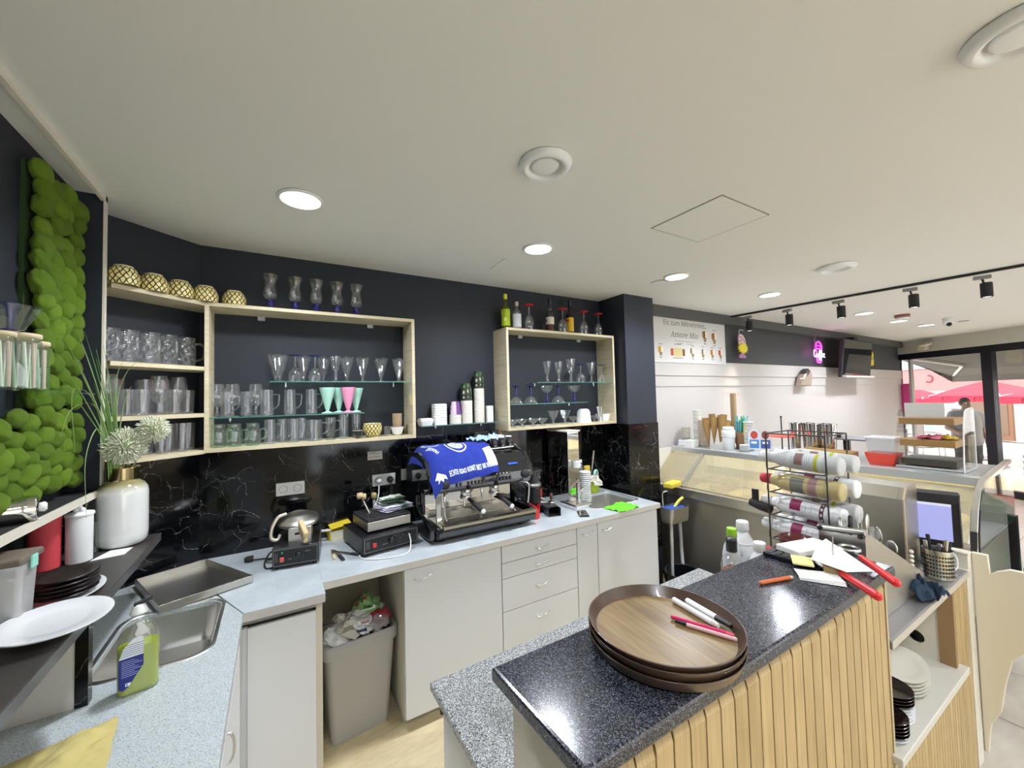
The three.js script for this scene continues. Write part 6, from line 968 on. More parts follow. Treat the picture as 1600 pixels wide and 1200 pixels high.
// ---------- ice cream display ----------
{
  const t = thing('ice_cream_display', 'long ice cream display case with sloped glass and steel body', 'display case');
  const prof = (pts, z0, z1, bev = 0) => T(poly(pts, z1 - z0 - 2 * bev, bev), 0, 0, z0 + bev);
  part(t, 'body', sb(3.33, 4.3, .03, .80, -2.8, -.62), M([.42, .40, .35], .38, .9)); part(t, 'plinth', sb(3.4, 4.25, FL, .03, -2.8, -.66), mBlackMat);
  part(t, 'rail', prof([[3.30, .79], [3.30, .86], [3.335, .872], [3.36, .86], [3.36, .79]], -2.81, -.61, .002), M([.6, .57, .5], .3, .9), 'steel ledge under the sliding glass');
  part(t, 'well_floor', sb(3.36, 4.3, .80, .81, -2.8, -.62), mWhiteLam); part(t, 'inner_end', sb(3.33, 4.3, .81, 1.19, -2.815, -2.8), M([.78, .75, .66], .5)); part(t, 'guest_side', sb(4.28, 4.3, .8, .93, -2.8, -.62), M([.6, .58, .55], .4));
  part(t, 'top_rail', prof([[3.655, 1.15], [3.66, 1.195], [3.69, 1.2], [3.72, 1.2], [3.72, 1.15]], -2.83, -.6, .002), M([.66, .68, .68], .35, .7), 'aluminium front rail'); part(t, 'top_panel', sb(3.70, 4.36, 1.185, 1.199, -2.83, -.6), M([.45, .5, .49], .2, .2));
  part(t, 'light_strip', sb(3.672, 3.70, 1.138, 1.149, -2.78, -.65), M([1, .93, .7], .5, 0, { emissive: 0xffedb0, emissiveIntensity: 1.3 }), 'warm light strip');
  const pane = (a, b, z0, z1, th = .005) => { const n = V(-(b[1] - a[1]), b[0] - a[0], 0).normalize().multiplyScalar(th); return prof([a, b, [b[0] + n.x, b[1] + n.y], [a[0] + n.x, a[1] + n.y]], z0, z1); };
  part(t, 'sliding_pane', pane([3.335, .872], [3.67, 1.15], -2.79, -2.43), mPaintedHazePane); part(t, 'sliding_pane', pane([3.33, .876], [3.665, 1.154], -2.45, -1.5), mPaintedHazePane); part(t, 'sliding_pane', pane([3.335, .872], [3.67, 1.15], -1.52, -.63), mPaintedHazePane);
  part(t, 'pane_frame', pane([3.328, .87], [3.665, 1.15], -2.455, -2.435, .014), mSteel); part(t, 'pane_frame', pane([3.328, .87], [3.665, 1.15], -2.425, -2.412, .01), M([.25, .24, .2], .4));
  part(t, 'guest_pane', prof([[4.36, 1.19], [4.46, 1.1], [4.5, .96], [4.47, .82], [4.465, .82], [4.494, .96], [4.455, 1.097], [4.357, 1.184]], -2.8, -.61), mPane);
  part(t, 'end_pane', prof([[3.34, .8], [3.36, .88], [3.42, 1.05], [3.53, 1.15], [3.66, 1.19], [4.36, 1.19], [4.46, 1.1], [4.49, .96], [4.46, .82]], -.614, -.608), mPane);
  const band = [[3.29, .68], [3.315, .84], [3.335, .95], [3.385, 1.06], [3.47, 1.14], [3.57, 1.185], [4.3, 1.235]], out = band.map(([x, y], i) => [x - (i < 6 ? .02 : 0), y + (i > 3 ? .014 : 0)]);
  part(t, 'end_bracket', prof([...band, ...out.reverse()], -.615, -.585, .003), mChrome, 'curved chrome end bracket'); part(t, 'dark_edge', prof([[3.3, .68], [3.325, .84], [3.345, .95], [3.395, 1.06], [3.405, 1.055], [3.358, .95], [3.337, .84], [3.318, .68]], -.605, -.583), M([.04, .01, .03], .4));
  part(t, 'guest_frame', sb(4.44, 4.5, .4, .84, -2.8, -.6), mBlack);
}
{ const cols = [[.85, .72, .38], [.8, .74, .6], [.6, .38, .2], [.8, .5, .45], [.82, .8, .74], [.75, .6, .2], [.45, .26, .14], [.8, .72, .5]]; let k = 0;
  const gel = [0, 1, 2].map((v) => { const g = new THREE.PlaneGeometry(.30, .13, 24, 14); g.rotateX(-PI / 2); const p = g.attributes.position; for (let i = 0; i < p.count; i++) { const x = p.getX(i), z = p.getZ(i), e = Math.max(Math.abs(x) / .15, Math.abs(z) / .065); p.setY(i, .04 * (1 - e ** 4) + .018 * noise.noise(x * 20 + v * 4, z * 26, 3)); } g.computeVertexNormals(); return g; });
  for (let j = 0; j < 12; j++) for (let i = 0; i < 2; i++) {
    const z = -2.70 + j * .172, x = 3.58 + i * .4, names = ['vanilla yellow', 'cream', 'nut brown', 'pink', 'milk white', 'mango', 'chocolate', 'biscuit'], t = thing('ice_cream_tub', `tub of ${names[k % 8]} ice cream, ${i ? 'guest' : 'staff'} side row, ${ORD[j]} from the wall`, 'ice cream tub', [x, .811, z], 0, 'ice cream tubs in the display');
    part(t, 'tub', loft([rrLoop(.33, .14, .02, .001), rrLoop(.35, .155, .02, .05), rrLoop(.365, .165, .02, .052), rrLoop(.365, .165, .02, .054), rrLoop(.345, .15, .02, .052), rrLoop(.33, .14, .02, .02)], true, true), mSteel); part(t, 'ice_cream', T(gel[k % 3], 0, .032, 0), M(cols[k % 8], .6)); k++;
  } }
{ const l = new THREE.RectAreaLight(0xffe9b8, 5, .05, 2.1); l.position.set(3.69, 1.132, -1.71); l.rotation.set(-PI / 2, 0, PI); l.lookAt(3.75, 0, -1.71); scene.add(l); }
{ const s = [[3.42, .93, -2.2], [3.4, .90, -1.85], [3.42, .92, -1.4]]; s.forEach(([x, y, z], i) => solo('price_tag', T(rb(.004, .05, .06, .001), 0, 0, 0, 0, 0, .3), M([.8, .62, .25], .6), `small yellow flavour tag behind the sliding glass, ${ORD[i]} from the wall`, 'tag', [x + .02, y - .045, z])); }
const DT = 1.2;
{ const t = thing('payment_scale', 'small white scale with grey top tilted on the display end', 'scale', [3.80, DT, -2.74], .3); part(t, 'base', rb(.12, .03, .1, .008, 0, .016, 0), mPlastic); part(t, 'body', rb(.11, .03, .09, .008, 0, .048, 0, .1, 0, .12), mPlastic); part(t, 'pad', rb(.075, .004, .06, .002, 0, .066, 0, .1, 0, .12), M([.2, .2, .21], .4)); }
function cupTower(label, x, z, h, r, m, name = 'cup_tower') { const t = thing(name, label, 'cups', [x, DT, z]), n = Math.max(3, Math.round(h / .022)); for (let i = 0; i < n; i++) part(t, 'paper_cup', T(cup([[0, 0], [r * .9, 0], [r, .018], [r * 1.06, .02], [r * 1.06, .022], [0, .022]], 20), 0, i * h / n, 0), m); return t; }
cupTower('short stack of white tubs at the wall end of the display', 3.86, -2.76, .2, .045, mCream); cupTower('tallest slim stack of white cups on the display', 3.92, -2.66, .38, .04, mPaper); cupTower('stack of ridged brown and white cups on the display', 3.90, -2.57, .28, .05, M([.75, .62, .5], .7)); cupTower('tapered stack of tall white cups next to the coloured spoons', 3.94, -2.13, .27, .046, mPaper); cupTower('small clear plastic cups lying low before the tapered stack', 3.8, -2.1, .06, .04, mMilky);
solo('napkin_box', rb(.11, .07, .1, .004, 0, .035, 0), mPaper, 'low white napkin box in front of the cup stacks', 'box', [3.76, DT, -2.63]);
{ const t = thing('cone_stand', 'clear acrylic box holding brown waffle cones', 'stand', [3.86, DT, -2.42]); for (const [w, d, x, z] of [[.16, .004, 0, -.11], [.16, .004, 0, .11], [.004, .22, -.08, 0], [.004, .22, .08, 0]]) part(t, 'panel', rb(w, .16, d, .001, x, .08, z), mPane); }
[[0, -.07, .02, -.12], [.03, -.03, .06, -.05], [-.03, .0, .03, .04], [.02, .03, .05, .08], [-.02, .06, .06, .14], [.0, .085, .0, .2], [-.03, -.05, .0, -.1]].forEach(([x, z, dy, tl], i) => { const t = thing('waffle_cone_stack', `stack of brown waffle cones in the acrylic box, ${ORD[i]} from the wall`, 'cones', [3.86 + x, DT + .003, -2.42 + z]); t.rotation.x = tl; for (let k = 0; k < 3; k++) part(t, 'cone', T(cup([[.002, 0], [.03, .17], [.034, .23], [.03, .23], [.026, .17]], 14), 0, dy + k * .025, 0), mWaffle); });
{ const t = thing('cone_tower', 'tall clear acrylic tube dispenser filled with brown cups', 'dispenser', [3.98, DT, -2.30]); part(t, 'tube', rb(.11, .56, .11, .006, 0, .28, 0), mPane); part(t, 'cup_column', cyl(.028, .028, .5, 0, .3, .01, 16), M([.42, .28, .14], .7)); part(t, 'base', rb(.12, .012, .12, .003, 0, .006, 0), mPlastic); }
{ const t = thing('topping_jar', 'white ridged bucket with flat lid on the display', 'bucket', [3.82, DT, -2.26]); part(t, 'body', cup([[0, 0], [.05, 0], [.055, .1], [.057, .12], [.06, .15], [.06, .19], [0, .19]], 30), mPlastic); part(t, 'lid', cup([[0, .225], [.045, .222], [.052, .21], [.05, .19], [0, .19]], 28), mWhite); part(t, 'rib', tor(.06, .004, 0, .13, 0), mPlastic); }
{ const t = thing('spoon_jar', 'brown jar packed with coloured plastic spoons', 'jar', [3.93, DT, -2.2]); part(t, 'body', cup([[0, 0], [.045, 0], [.05, .1], [.05, .17], [.045, .17]], 24), M([.25, .13, .07], .4)); for (let i = 0; i < 16; i++) { const a = i * 2.4, r = .012 + .03 * (i / 16); part(t, 'spoon', bar([Math.cos(a) * r, .1, Math.sin(a) * r], [Math.cos(a) * r * 1.5 - .005, .30 + .03 * Math.sin(i * 3), Math.sin(a) * r * 1.5 + .02], .004, .006, 6), M([[.02, .25, .5], [.03, .45, .25], [.6, .65, .05], [.05, .5, .55]][i % 4], .4)); } }
[[3.9, -2.06, [.6, .15, .1], 'red and blue printed card standing on the display'], [3.94, -1.98, [.5, .35, .3], 'brown sundae picture card standing on the display']].forEach(([x, z, c, label], i) => { const tx = canvasTex(128, 192, (k, w, h) => { k.fillStyle = i ? '#d9d4cf' : '#d5dbe6'; k.fillRect(0, 0, w, h); k.fillStyle = i ? '#8a4a3a' : '#c24a3c'; k.beginPath(); k.arc(64, 50, 38, 0, 7); k.fill(); k.fillStyle = i ? '#3e5da0' : '#4e86c4'; k.fillRect(16, 96, 96, 80); k.fillStyle = '#efe9df'; k.fillRect(30, 112, 60, 22); }); const t = thing('menu_card', label, 'card', [x, DT, z], -1.15); part(t, 'print', T(uvFit(poly([[-.05, 0], [.05, 0], [.05, .15], [.03, .19], [-.03, .19], [-.05, .15]], .003), .1, .19, -.05, 0), 0, .01, 0, -.12), M(0xffffff, .5, 0, { map: tx })); part(t, 'foot', rb(.09, .012, .05, .003, 0, .006, 0), mPane); });
{ const t = thing('receipt_stand', 'red plastic two-tier spike holder with dark rod on the display', 'stand', [3.86, DT, -1.80]); part(t, 'base', cup([[0, .0], [.06, 0], [.062, .012], [0, .014]], 24), M([.85, .08, .05], .4)); part(t, 'upper_plate', T(sph(.1, 0, .16, 0, 1, .12, 1.0), 0, 0, 0), M([.9, .08, .05], .4)); part(t, 'rod', bar([0, 0, 0], [0, .33, 0], .005), mBlackMat); part(t, 'rod_tip', sph(.009, 0, .33, 0), mBlackMat); }
[-1.74, -1.665, -1.60, -1.545, -1.48].forEach((z, i) => { const t = thing('shaker_tin', `tall steel shake beaker in the row on the display, ${ORD[i]} from the red stand`, 'beaker', [3.97 + (i % 2) * .05, DT, z], i, 'steel shake beakers'); part(t, 'body', cup([[0, .004], [.033, .003], [.035, .01], [.045, .27], [.047, .275], [.043, .275], [.032, .02]], 26), M([.7, .68, .66], .1, 1)); part(t, 'band', tor(.0385, .002, 0, .1, 0), mChrome); });
{ const t = thing('wooden_tray', 'low wooden tray with woven side on the display', 'tray', [3.83, DT, -1.45]); part(t, 'bottom', rb(.12, .012, .34, .003, 0, .006, 0), mWoodPale); for (const x of [-.06, .06]) part(t, 'long_side', rb(.012, .075, .34, .003, x, .04, 0), M([.52, .33, .12], .5)); for (const z of [-.17, .17]) part(t, 'end_side', rb(.12, .075, .012, .003, 0, .04, z), M([.4, .26, .12], .5)); }
{ const t = thing('flat_tablet', 'dark flat stand with grey plate behind the wooden tray', 'stand', [4.05, DT, -1.40]); part(t, 'plate', rb(.2, .012, .3, .003, 0, .16, 0, 0, 0, .05), M([.2, .19, .2], .4)); part(t, 'leg', rb(.04, .155, .04, .004, 0, .078, 0), mBlack); part(t, 'puck', cyl(.03, .03, .03, -.02, .18, -.06), mBlack); }
{ const t = thing('plastic_box', 'clear plastic box with lid sitting in a red tray on the display', 'box', [3.87, DT, -1.12]); part(t, 'red_tray', loft([rrLoop(.15, .14, .02, 0), rrLoop(.19, .18, .02, .085), rrLoop(.18, .17, .02, .085), rrLoop(.145, .135, .018, .01)], true, true), M([.8, .07, .04], .35), 'red tray'); part(t, 'clear_body', loft([rrLoop(.145, .13, .02, .03), rrLoop(.175, .165, .02, .19)], true), M([.9, .92, .95], .08, 0, { transmission: .75, thickness: 0 })); part(t, 'lid', T(rb(.185, .012, .175, .005), 0, .197, 0), M([.86, .87, .9], .25, 0, { transmission: .35, thickness: 0 })); }
{
  const t = thing('pastry_showcase', 'three-tier acrylic pastry case with brown shelves on the display end', 'showcase', [3.95, DT, -.87]);
  for (const [y, m] of [[.325, [.34, .2, .08]], [.175, [.34, .2, .07]], [.045, [.06, .055, .04]]]) part(t, 'shelf', rb(.26, .045, .27, .003, 0, y, -.01), M(m, .45));
  for (const z of [-.165, .16]) part(t, 'end_panel', T(poly([[-.16, 0], [-.16, .06], [-.12, .3], [-.07, .39], [-.03, .405], [.14, .405], [.14, 0]], .006), 0, 0, z), mPane);
  for (const z of [.163]) part(t, 'panel_edge', T(tube([[-.16, 0, 0], [-.16, .06, 0], [-.12, .3, 0], [-.07, .39, 0], [-.03, .405, 0], [.14, .405, 0], [.14, 0, 0]], .004, 60, 6, false, .1), 0, 0, z), M([.85, .85, .86], .3));
  part(t, 'back_panel', sb(.136, .14, 0, .4, -.16, .16), mPane); part(t, 'top_panel', sb(-.03, .14, .4, .405, -.16, .16), mPane); part(t, 'foot_rail', rb(.3, .012, .34, .003, 0, .007, 0), M([.65, .66, .66], .3, .4));
  part(t, 'price_sheet', T(rb(.004, .1, .2, .001), -.05, .4, -.03), M([.74, .76, .75], .5));
}
[[.0, .235, -.04, [.75, .06, .25], 'pink napkin bundle on the middle shelf of the pastry case'], [.0, .24, .06, [.62, .42, .04], 'yellow wrapped pastry on the middle shelf of the pastry case'], [-.02, .232, .0, [.8, .2, .3], 'flat pink paper on the middle shelf of the pastry case']].forEach(([x, y, z, c, label], i) => solo('pastry', crumple(.12, .1, .05, 60 + i, 20, 20, 20), M(c, .6), label, 'pastry', [3.95 + x, DT + .199, -.87 + z]));
// scoop rinse sink at the display end
{ const t = thing('scoop_rinser', 'steel scoop rinse trough hooked beside the display end', 'sink', [3.13, .60, -2.39]); part(t, 'trough', loft([rrLoop(.24, .13, .03, 0), rrLoop(.25, .14, .03, .03), rrLoop(.26, .15, .03, .13), rrLoop(.245, .135, .03, .13), rrLoop(.23, .12, .03, .02)], true, true), mSteel); part(t, 'blue_insert', rb(.2, .02, .1, .006, -.01, .12, 0), M([.03, .09, .35], .5)); part(t, 'tap', tube([[-.09, .13, -.05], [-.09, .25, -.05], [-.05, .27, -.03]], .007), mChrome); part(t, 'drain_pipe', tube([[-.05, 0, 0], [-.05, -.2, 0], [-.08, -.5, .02], [-.07, -.66, .05]], .014), M([.6, .6, .58], .4)); part(t, 'hose', tube([[.07, 0, 0], [.08, -.25, .0], [.04, -.5, .04], [-.02, -.62, .06]], .016), M([.5, .52, .55], .4)); part(t, 'bracket', rb(.06, .06, .06, .004, .16, .08, -.06), mSteel); }
solo('sponge', rb(.2, .05, .09, .015), M([.72, .55, .06], .9), 'yellow sponge lying on the steel ledge of the display', 'sponge', [3.22, .905, -2.47], .2);
solo('ice_scoop', T(tube([[0, 0, 0], [.05, .05, .01], [.1, .08, .02]], .013), 0, 0, 0), M([.7, .68, .12], .4), 'yellow-green scoop handle standing in the rinse trough', 'scoop', [3.13, .72, -2.39]);
{ const t = thing('floor_bucket', 'black round bucket on the floor under the rinse trough', 'bucket', [3.02, FL, -2.25]); part(t, 'body', cup([[0, .005], [.12, 0], [.15, .28], [.155, .29], [.145, .29], [.115, .01]], 36), mBlackGloss); part(t, 'rim', tor(.15, .006, 0, .29, 0), mBlack); }
struct('floor_mat', sb(2.72, 3.33, FL, FL + .004, -2.6, -.98), M([.015, .014, .014], .35));
// ---------- wall decoration ----------
{
  const tx = canvasTex(1600, 560, (c, w, h) => {
    c.fillStyle = '#dcdbd9'; c.fillRect(0, 0, w, h); c.fillStyle = '#6d6252'; c.font = '86px sans-serif'; c.textAlign = 'center'; c.fillText('Eis zum Mitnehmen', 800, 92);
    c.font = 'italic 96px serif'; c.fillStyle = '#5d5a58'; c.fillText('Amore Mio', 790, 240); c.fillRect(600, 290, 380, 4); c.fillRect(650, 318, 110, 5); c.fillRect(820, 318, 110, 5);
    const sundae = (x, y, s, a, b) => { c.fillStyle = '#9a8460'; c.beginPath(); c.moveTo(x - 34 * s, y); c.lineTo(x + 34 * s, y); c.lineTo(x + 16 * s, y + 62 * s); c.lineTo(x - 16 * s, y + 62 * s); c.fill(); for (let i = 0; i < 6; i++) { c.fillStyle = [a, b, '#f1e6d0'][i % 3]; c.beginPath(); c.arc(x + (i % 3 - 1) * 24 * s, y - 8 * s - Math.floor(i / 3) * 30 * s, 24 * s, 0, 7); c.fill(); } c.fillStyle = '#444'; c.fillRect(x - 30 * s, y - 96 * s, 60 * s, 6); c.fillRect(x - 22 * s, y + 78 * s, 44 * s, 8); };
    sundae(170, 190, 1.25, '#c79a4a', '#5a3424'); sundae(1180, 200, 1.2, '#b98a4a', '#3f2a20'); sundae(1370, 215, 1.2, '#b9824a', '#8a3428');
    [[150, '#d8c34a', '#c2b02c'], [360, '#d2a83a', '#b58a2c'], [930, '#6b4b3a', '#d8ccb8'], [1130, '#cfc4bd', '#4a3a3a'], [1320, '#d59a3a', '#9c3a30'], [1490, '#c9524a', '#a83a3a']].forEach(([x, a, b]) => sundae(x, 430, .95, a, b));
    c.fillStyle = '#d8c98c'; c.fillRect(590, 380, 140, 110); c.fillStyle = '#c25a32'; c.fillRect(530, 390, 50, 90); c.fillStyle = '#8a5a34'; c.fillRect(738, 390, 46, 90); c.fillStyle = '#555'; c.fillRect(600, 330, 120, 7); c.fillRect(560, 505, 190, 7);
  });
  const t = thing('menu_poster', 'long pale ice cream menu poster high on the far wall', 'poster', [4.0, 2.36, ZF + .04]); part(t, 'print', uvFit(box(1.56, .49, .004), 1.56, .49), M(0xffffff, .25, 0, { map: tx })); part(t, 'frame_edge', box(1.57, .012, .008, 0, -.247, 0), M([.75, .75, .75], .4));
}
{
  const g = (pts, y, z, s = 1) => T(poly(pts.map(([x, k]) => [x * s, k * s]), .012, .004), 0, y, z), circ = (cx, cy, r, n = 20) => Array.from({ length: n }, (_, i) => [cx + r * Math.cos(i / n * 2 * PI), cy + r * Math.sin(i / n * 2 * PI)]);
  const t = thing('sundae_sign', 'hanging sundae-shaped sign with pink top and yellow splash', 'sign', [5.1, 2.2, ZF + .06]);
  part(t, 'foot', g([[-.07, 0], [.07, 0], [.075, .02], [.02, .05], [.02, .08], [-.02, .08], [-.02, .05], [-.075, .02]], 0, 0), M([.45, .22, .42], .4)); part(t, 'ice_top', g([[-.06, .17], [.085, .17], [.07, .24], [.02, .29], [-.045, .30], [-.07, .25]], 0, 0), M([.8, .6, .66], .4)); for (const [x, y] of [[-.03, .26], [.01, .235], [.045, .215], [-.035, .215]]) part(t, 'drip', T(rb(.014, .03, .008, .004, x, y, .016, 0, 0, .5), 0, 0, 0), M([.35, .08, .2], .4));
  const st = []; for (let i = 0; i < 24; i++) { const a = i / 24 * 2 * PI, r = i % 2 ? .105 : .075; st.push([r * 1.05 * Math.cos(a), .12 + r * .62 * Math.sin(a)]); } part(t, 'splash', g(st, 0, .014), M([.85, .72, .04], .4)); part(t, 'hook', tube([[-.03, .3, 0], [-.04, .33, 0], [-.01, .36, 0], [.06, .355, 0]], .005), M([.7, .7, .7], .3));
}
{
  const t = thing('coffee_neon_sign', 'glowing pink cup-shaped sign with white Coffee script', 'neon sign', [7.28, 2.2, ZF + .05]); const mp = M([.9, .2, .8], .4, 0, { emissive: 0xff35d8, emissiveIntensity: .8 }), mw = M([.9, 1, 1], .4, 0, { emissive: 0xdffcff, emissiveIntensity: .9 });
  const P = (a) => a.map(([x, y]) => [x, y, 0]);
  part(t, 'neon_tube', tube(P([[-.085, .2], [-.06, .02], [-.03, 0], [.03, 0], [.06, .02], [.085, .2]]), .014, 40), mp); part(t, 'neon_tube', tube(P([[-.1, .21], [-.09, .27], [-.05, .31], [0, .325], [.05, .31], [.09, .27], [.1, .21]]), .014, 40), mp); part(t, 'neon_tube', tube(P([[-.1, .215], [.1, .215]]), .012, 8), mp); part(t, 'neon_tube', tube(P([[-.07, .265], [.07, .255]]), .01, 8), mp); part(t, 'neon_heart', T(sph(.022, 0, .06, 0, 1, 1, .5), 0, 0, 0), mp);
  const sc = [[[-.16, .17], [-.19, .19], [-.21, .15], [-.2, .09], [-.17, .08], [-.14, .1]], [[-.10, .13], [-.13, .12], [-.12, .08], [-.09, .09], [-.09, .13], [-.08, .085]], [[-.05, .08], [-.03, .17], [-.01, .19], [-.02, .13], [-.045, .03]], [[.0, .08], [.03, .17], [.05, .19], [.04, .13], [.01, .03]], [[.06, .1], [.09, .12], [.085, .14], [.065, .13], [.065, .09], [.1, .085]], [[.11, .1], [.14, .12], [.135, .14], [.115, .13], [.115, .09], [.16, .085]]];
  for (const s of sc) part(t, 'letter_tube', T(tube(P(s), .0065, 30), 0, 0, .02), mw); part(t, 'wire', tube([[-.1, .27, 0], [-.12, .35, 0], [-.05, .41, 0], [.05, .41, 0]], .004), M([.5, .4, .4], .5));
  const pl = new THREE.PointLight(0xff50e0, .05, 0, 2); pl.position.set(7.28, 2.37, ZF + .12); pl.castShadow = true; scene.add(pl);
}
{ const t = thing('television', 'flat black television hanging tilted from the dark beam', 'tv', [8.1, 2.26, -2.62], 0); part(t, 'case', T(rb(1.14, .6, .05, .01), 0, 0, 0, .1), mBlackMat); part(t, 'screen', T(rb(1.09, .54, .004, .001), 0, .01, .027, .1), M([.012, .012, .013], .06, 0, { clearcoat: 1 })); part(t, 'bottom_bezel', T(rb(1.14, .03, .056, .006), 0, -.29, .03, .1), M([.55, .52, .48], .35)); part(t, 'mount', rb(.14, .1, .18, .004, 0, .31, -.08), mBlackMat); part(t, 'mount_plate', rb(.3, .3, .03, .004, 0, .05, -.05), mBlackMat); }
{ const t = thing('yellow_sign', 'small yellow cut-out sign hanging beyond the television', 'sign', [9.35, 2.2, ZF + .04]); part(t, 'plate', poly([[-.1, 0], [.08, 0], [.12, .06], [.1, .14], [.12, .2], [.06, .26], [-.08, .26], [-.1, .18], [-.12, .1]], .015, .004), M([.8, .68, .06], .4)); part(t, 'marking', rb(.14, .02, .004, .001, 0, .12, .022), M([.3, .25, .05], .5)); part(t, 'cord', bar([0, .26, 0], [-.03, .42, 0], .004), mWhite); }
{ const t = thing('wood_slice', 'small weathered log piece with slanted top hung on the pale wall rail', 'decoration', [6.64, 1.845, ZF + .09]); const g = poly([[-.15, 0], [.13, 0], [.17, .14], [.13, .21], [.02, .19], [-.08, .11]], .06, .015); part(t, 'log', g.translate(0, 0, -.03), M([.36, .28, .22], .8)); part(t, 'bark', poly([[-.06, .13], [.0, .205], [.06, .235], [.1, .2], [.04, .15]], .07, .006).translate(0, 0, -.025), M([.06, .05, .05], .8)); part(t, 'cut_face', T(rb(.13, .012, .06, .004), -.07, .125, .03, 0, 0, .75), M([.75, .7, .62], .7)); }
{ const t = thing('wall_socket', 'small white single socket on the pale far wall', 'socket', [4.85, 1.32, ZF + .012]); part(t, 'plate', rb(.08, .08, .01, .003, 0, 0, .005), mWhite); part(t, 'outlet', cyl(.02, .02, .004, 0, 0, .011, 24, PI / 2), M([.6, .6, .6], .5)); }
// ---------- the street beyond the window ----------
const GR = -.12;
struct('street_ground', sb(8, 60, GR - .2, GR - .02, -45, 30), M([.62, .6, .57], .8));
{
  const t = thing('street_building', 'pale shop building across the street with red-pink fascia', 'building', SP(-4, GR, 9.2), shopTurn);
  part(t, 'wall', box(22, 7, .4, 0, 3.5, -.3), M([.78, .76, .72], .8)); part(t, 'fascia', box(22, .85, .12, 0, 2.2, -.04), M([.72, .25, .24], .7), 'red-pink fascia board'); part(t, 'cornice', box(22, .12, .2, 0, 2.72, -.02), M([.8, .78, .76], .7)); part(t, 'ledge', box(22, .06, .14, 0, 3.05, -.04), M([.35, .35, .36], .7));
  for (const [i, x] of [-7.6, -5.4, -3.1, -.9, 1.4, 3.7, 6].entries()) { const f = part(t, i % 3 === 0 ? 'door' : 'window', box(1.25, 1.6, .08, x, .85, -.06), i % 3 === 0 ? M([.3, .14, .07], .6) : M([.75, .74, .72], .6)); part(f, 'pane', box(1.05, 1.35, .02, x, .9, -.01), M(i % 3 === 0 ? [.22, .13, .08] : [.4, .5, .52], .1)); part(t, 'pilaster', box(.3, 1.75, .16, x + 1.1, .87, -.03), M([.82, .8, .78], .7)); }
  for (let i = 0; i < 7; i++) { const f = part(t, 'window', box(1.1, 1.7, .08, -8 + i * 2.6, 4.4, -.07), M([.8, .8, .8], .6)); part(f, 'pane', box(.9, 1.5, .02, -8 + i * 2.6, 4.4, -.02), M([.25, .3, .34], .1)); }
  for (let i = 0; i < 10; i++) part(t, 'fascia_letter', T(new THREE.TorusGeometry(.13, .03, 6, 14, 3 + (i % 3)), -6.2 + i * .75 + (i > 3 ? .6 : 0), 2.25, .03, 0, 0, i), M([.28, .05, .08], .6));
}
function parasol(label, s, o, w, y0, y1) {
  const t = thing('parasol', label, 'parasol', SP(s, GR, o), shopTurn, undefined), h = w / 2, m = M([.62, .03, .06], .8);
  part(t, 'canopy', loft([rrLoop(w, w, .02, y0 - GR), rrLoop(w * .5, w * .5, .02, y0 - GR + (y1 - y0) * .55), rrLoop(.06, .06, .01, y1 - GR)], false, true), m); part(t, 'valance', loft([rrLoop(w, w, .02, y0 - GR), rrLoop(w * 1.01, w * 1.01, .02, y0 - GR - .16)]), M([.62, .02, .06], .8)); part(t, 'pole', cyl(.025, .025, y1 - GR, 0, (y1 - GR) / 2, 0, 14), M([.75, .75, .74], .5)); part(t, 'foot', rb(.5, .07, .5, .02, 0, .035, 0), M([.4, .4, .4], .8));
  for (let i = 0; i < 4; i++) part(t, 'rib', bar([0, y1 - GR - .04, 0], [(i % 2 ? 1 : -1) * h, y0 - GR, (i < 2 ? 1 : -1) * h], .012), M([.8, .8, .8], .5));
  for (const x of [-.25, .2]) part(t, 'printed_mark', T(new THREE.TorusGeometry(.06, .012, 6, 16, 4), x * w, y0 - GR - .08, h + .012), M([.3, .03, .06], .7));
}
parasol('small red parasol seen beside the dark window corner post', -4.2, 5.7, 1.1, 1.44, 1.72); parasol('wide red parasol behind the man in grey', -1.72, 4.6, 1.5, 1.54, 1.92); parasol('wide red parasol beyond the window mullion', .25, 4.3, 1.9, 1.52, 1.92);
{ // grey folding-arm awning
  const t = thing('awning', 'dark grey awning stretched over the street outside the window', 'awning', SP(0, 0, 0), shopTurn); const L = 6.5, g = loft([[-.25, 2.52, -.12], [-.25, 2.04, -1.6], [-.25, 1.9, -1.62], [-.25, 1.88, -1.6], [-.25, 2.0, -1.57], [-.25, 2.48, -.12]].map((p) => p).reduce((a, p) => { a[0].push(p); a[1].push([p[0] + L, p[1], p[2]]); return a; }, [[], []]), true, true);
  part(t, 'fabric', g, M([.16, .155, .145], .85)); part(t, 'front_bar', bar([-.28, 2.02, -1.6], [L - .2, 2.02, -1.6], .03), M([.6, .6, .58], .5)); part(t, 'folding_arm', bar([-.1, 2.42, -.2], [.45, 2.18, -.9], .022), M([.82, .8, .76], .5)); part(t, 'folding_arm', bar([.45, 2.18, -.9], [-.18, 2.02, -1.55], .022), M([.82, .8, .76], .5));
}
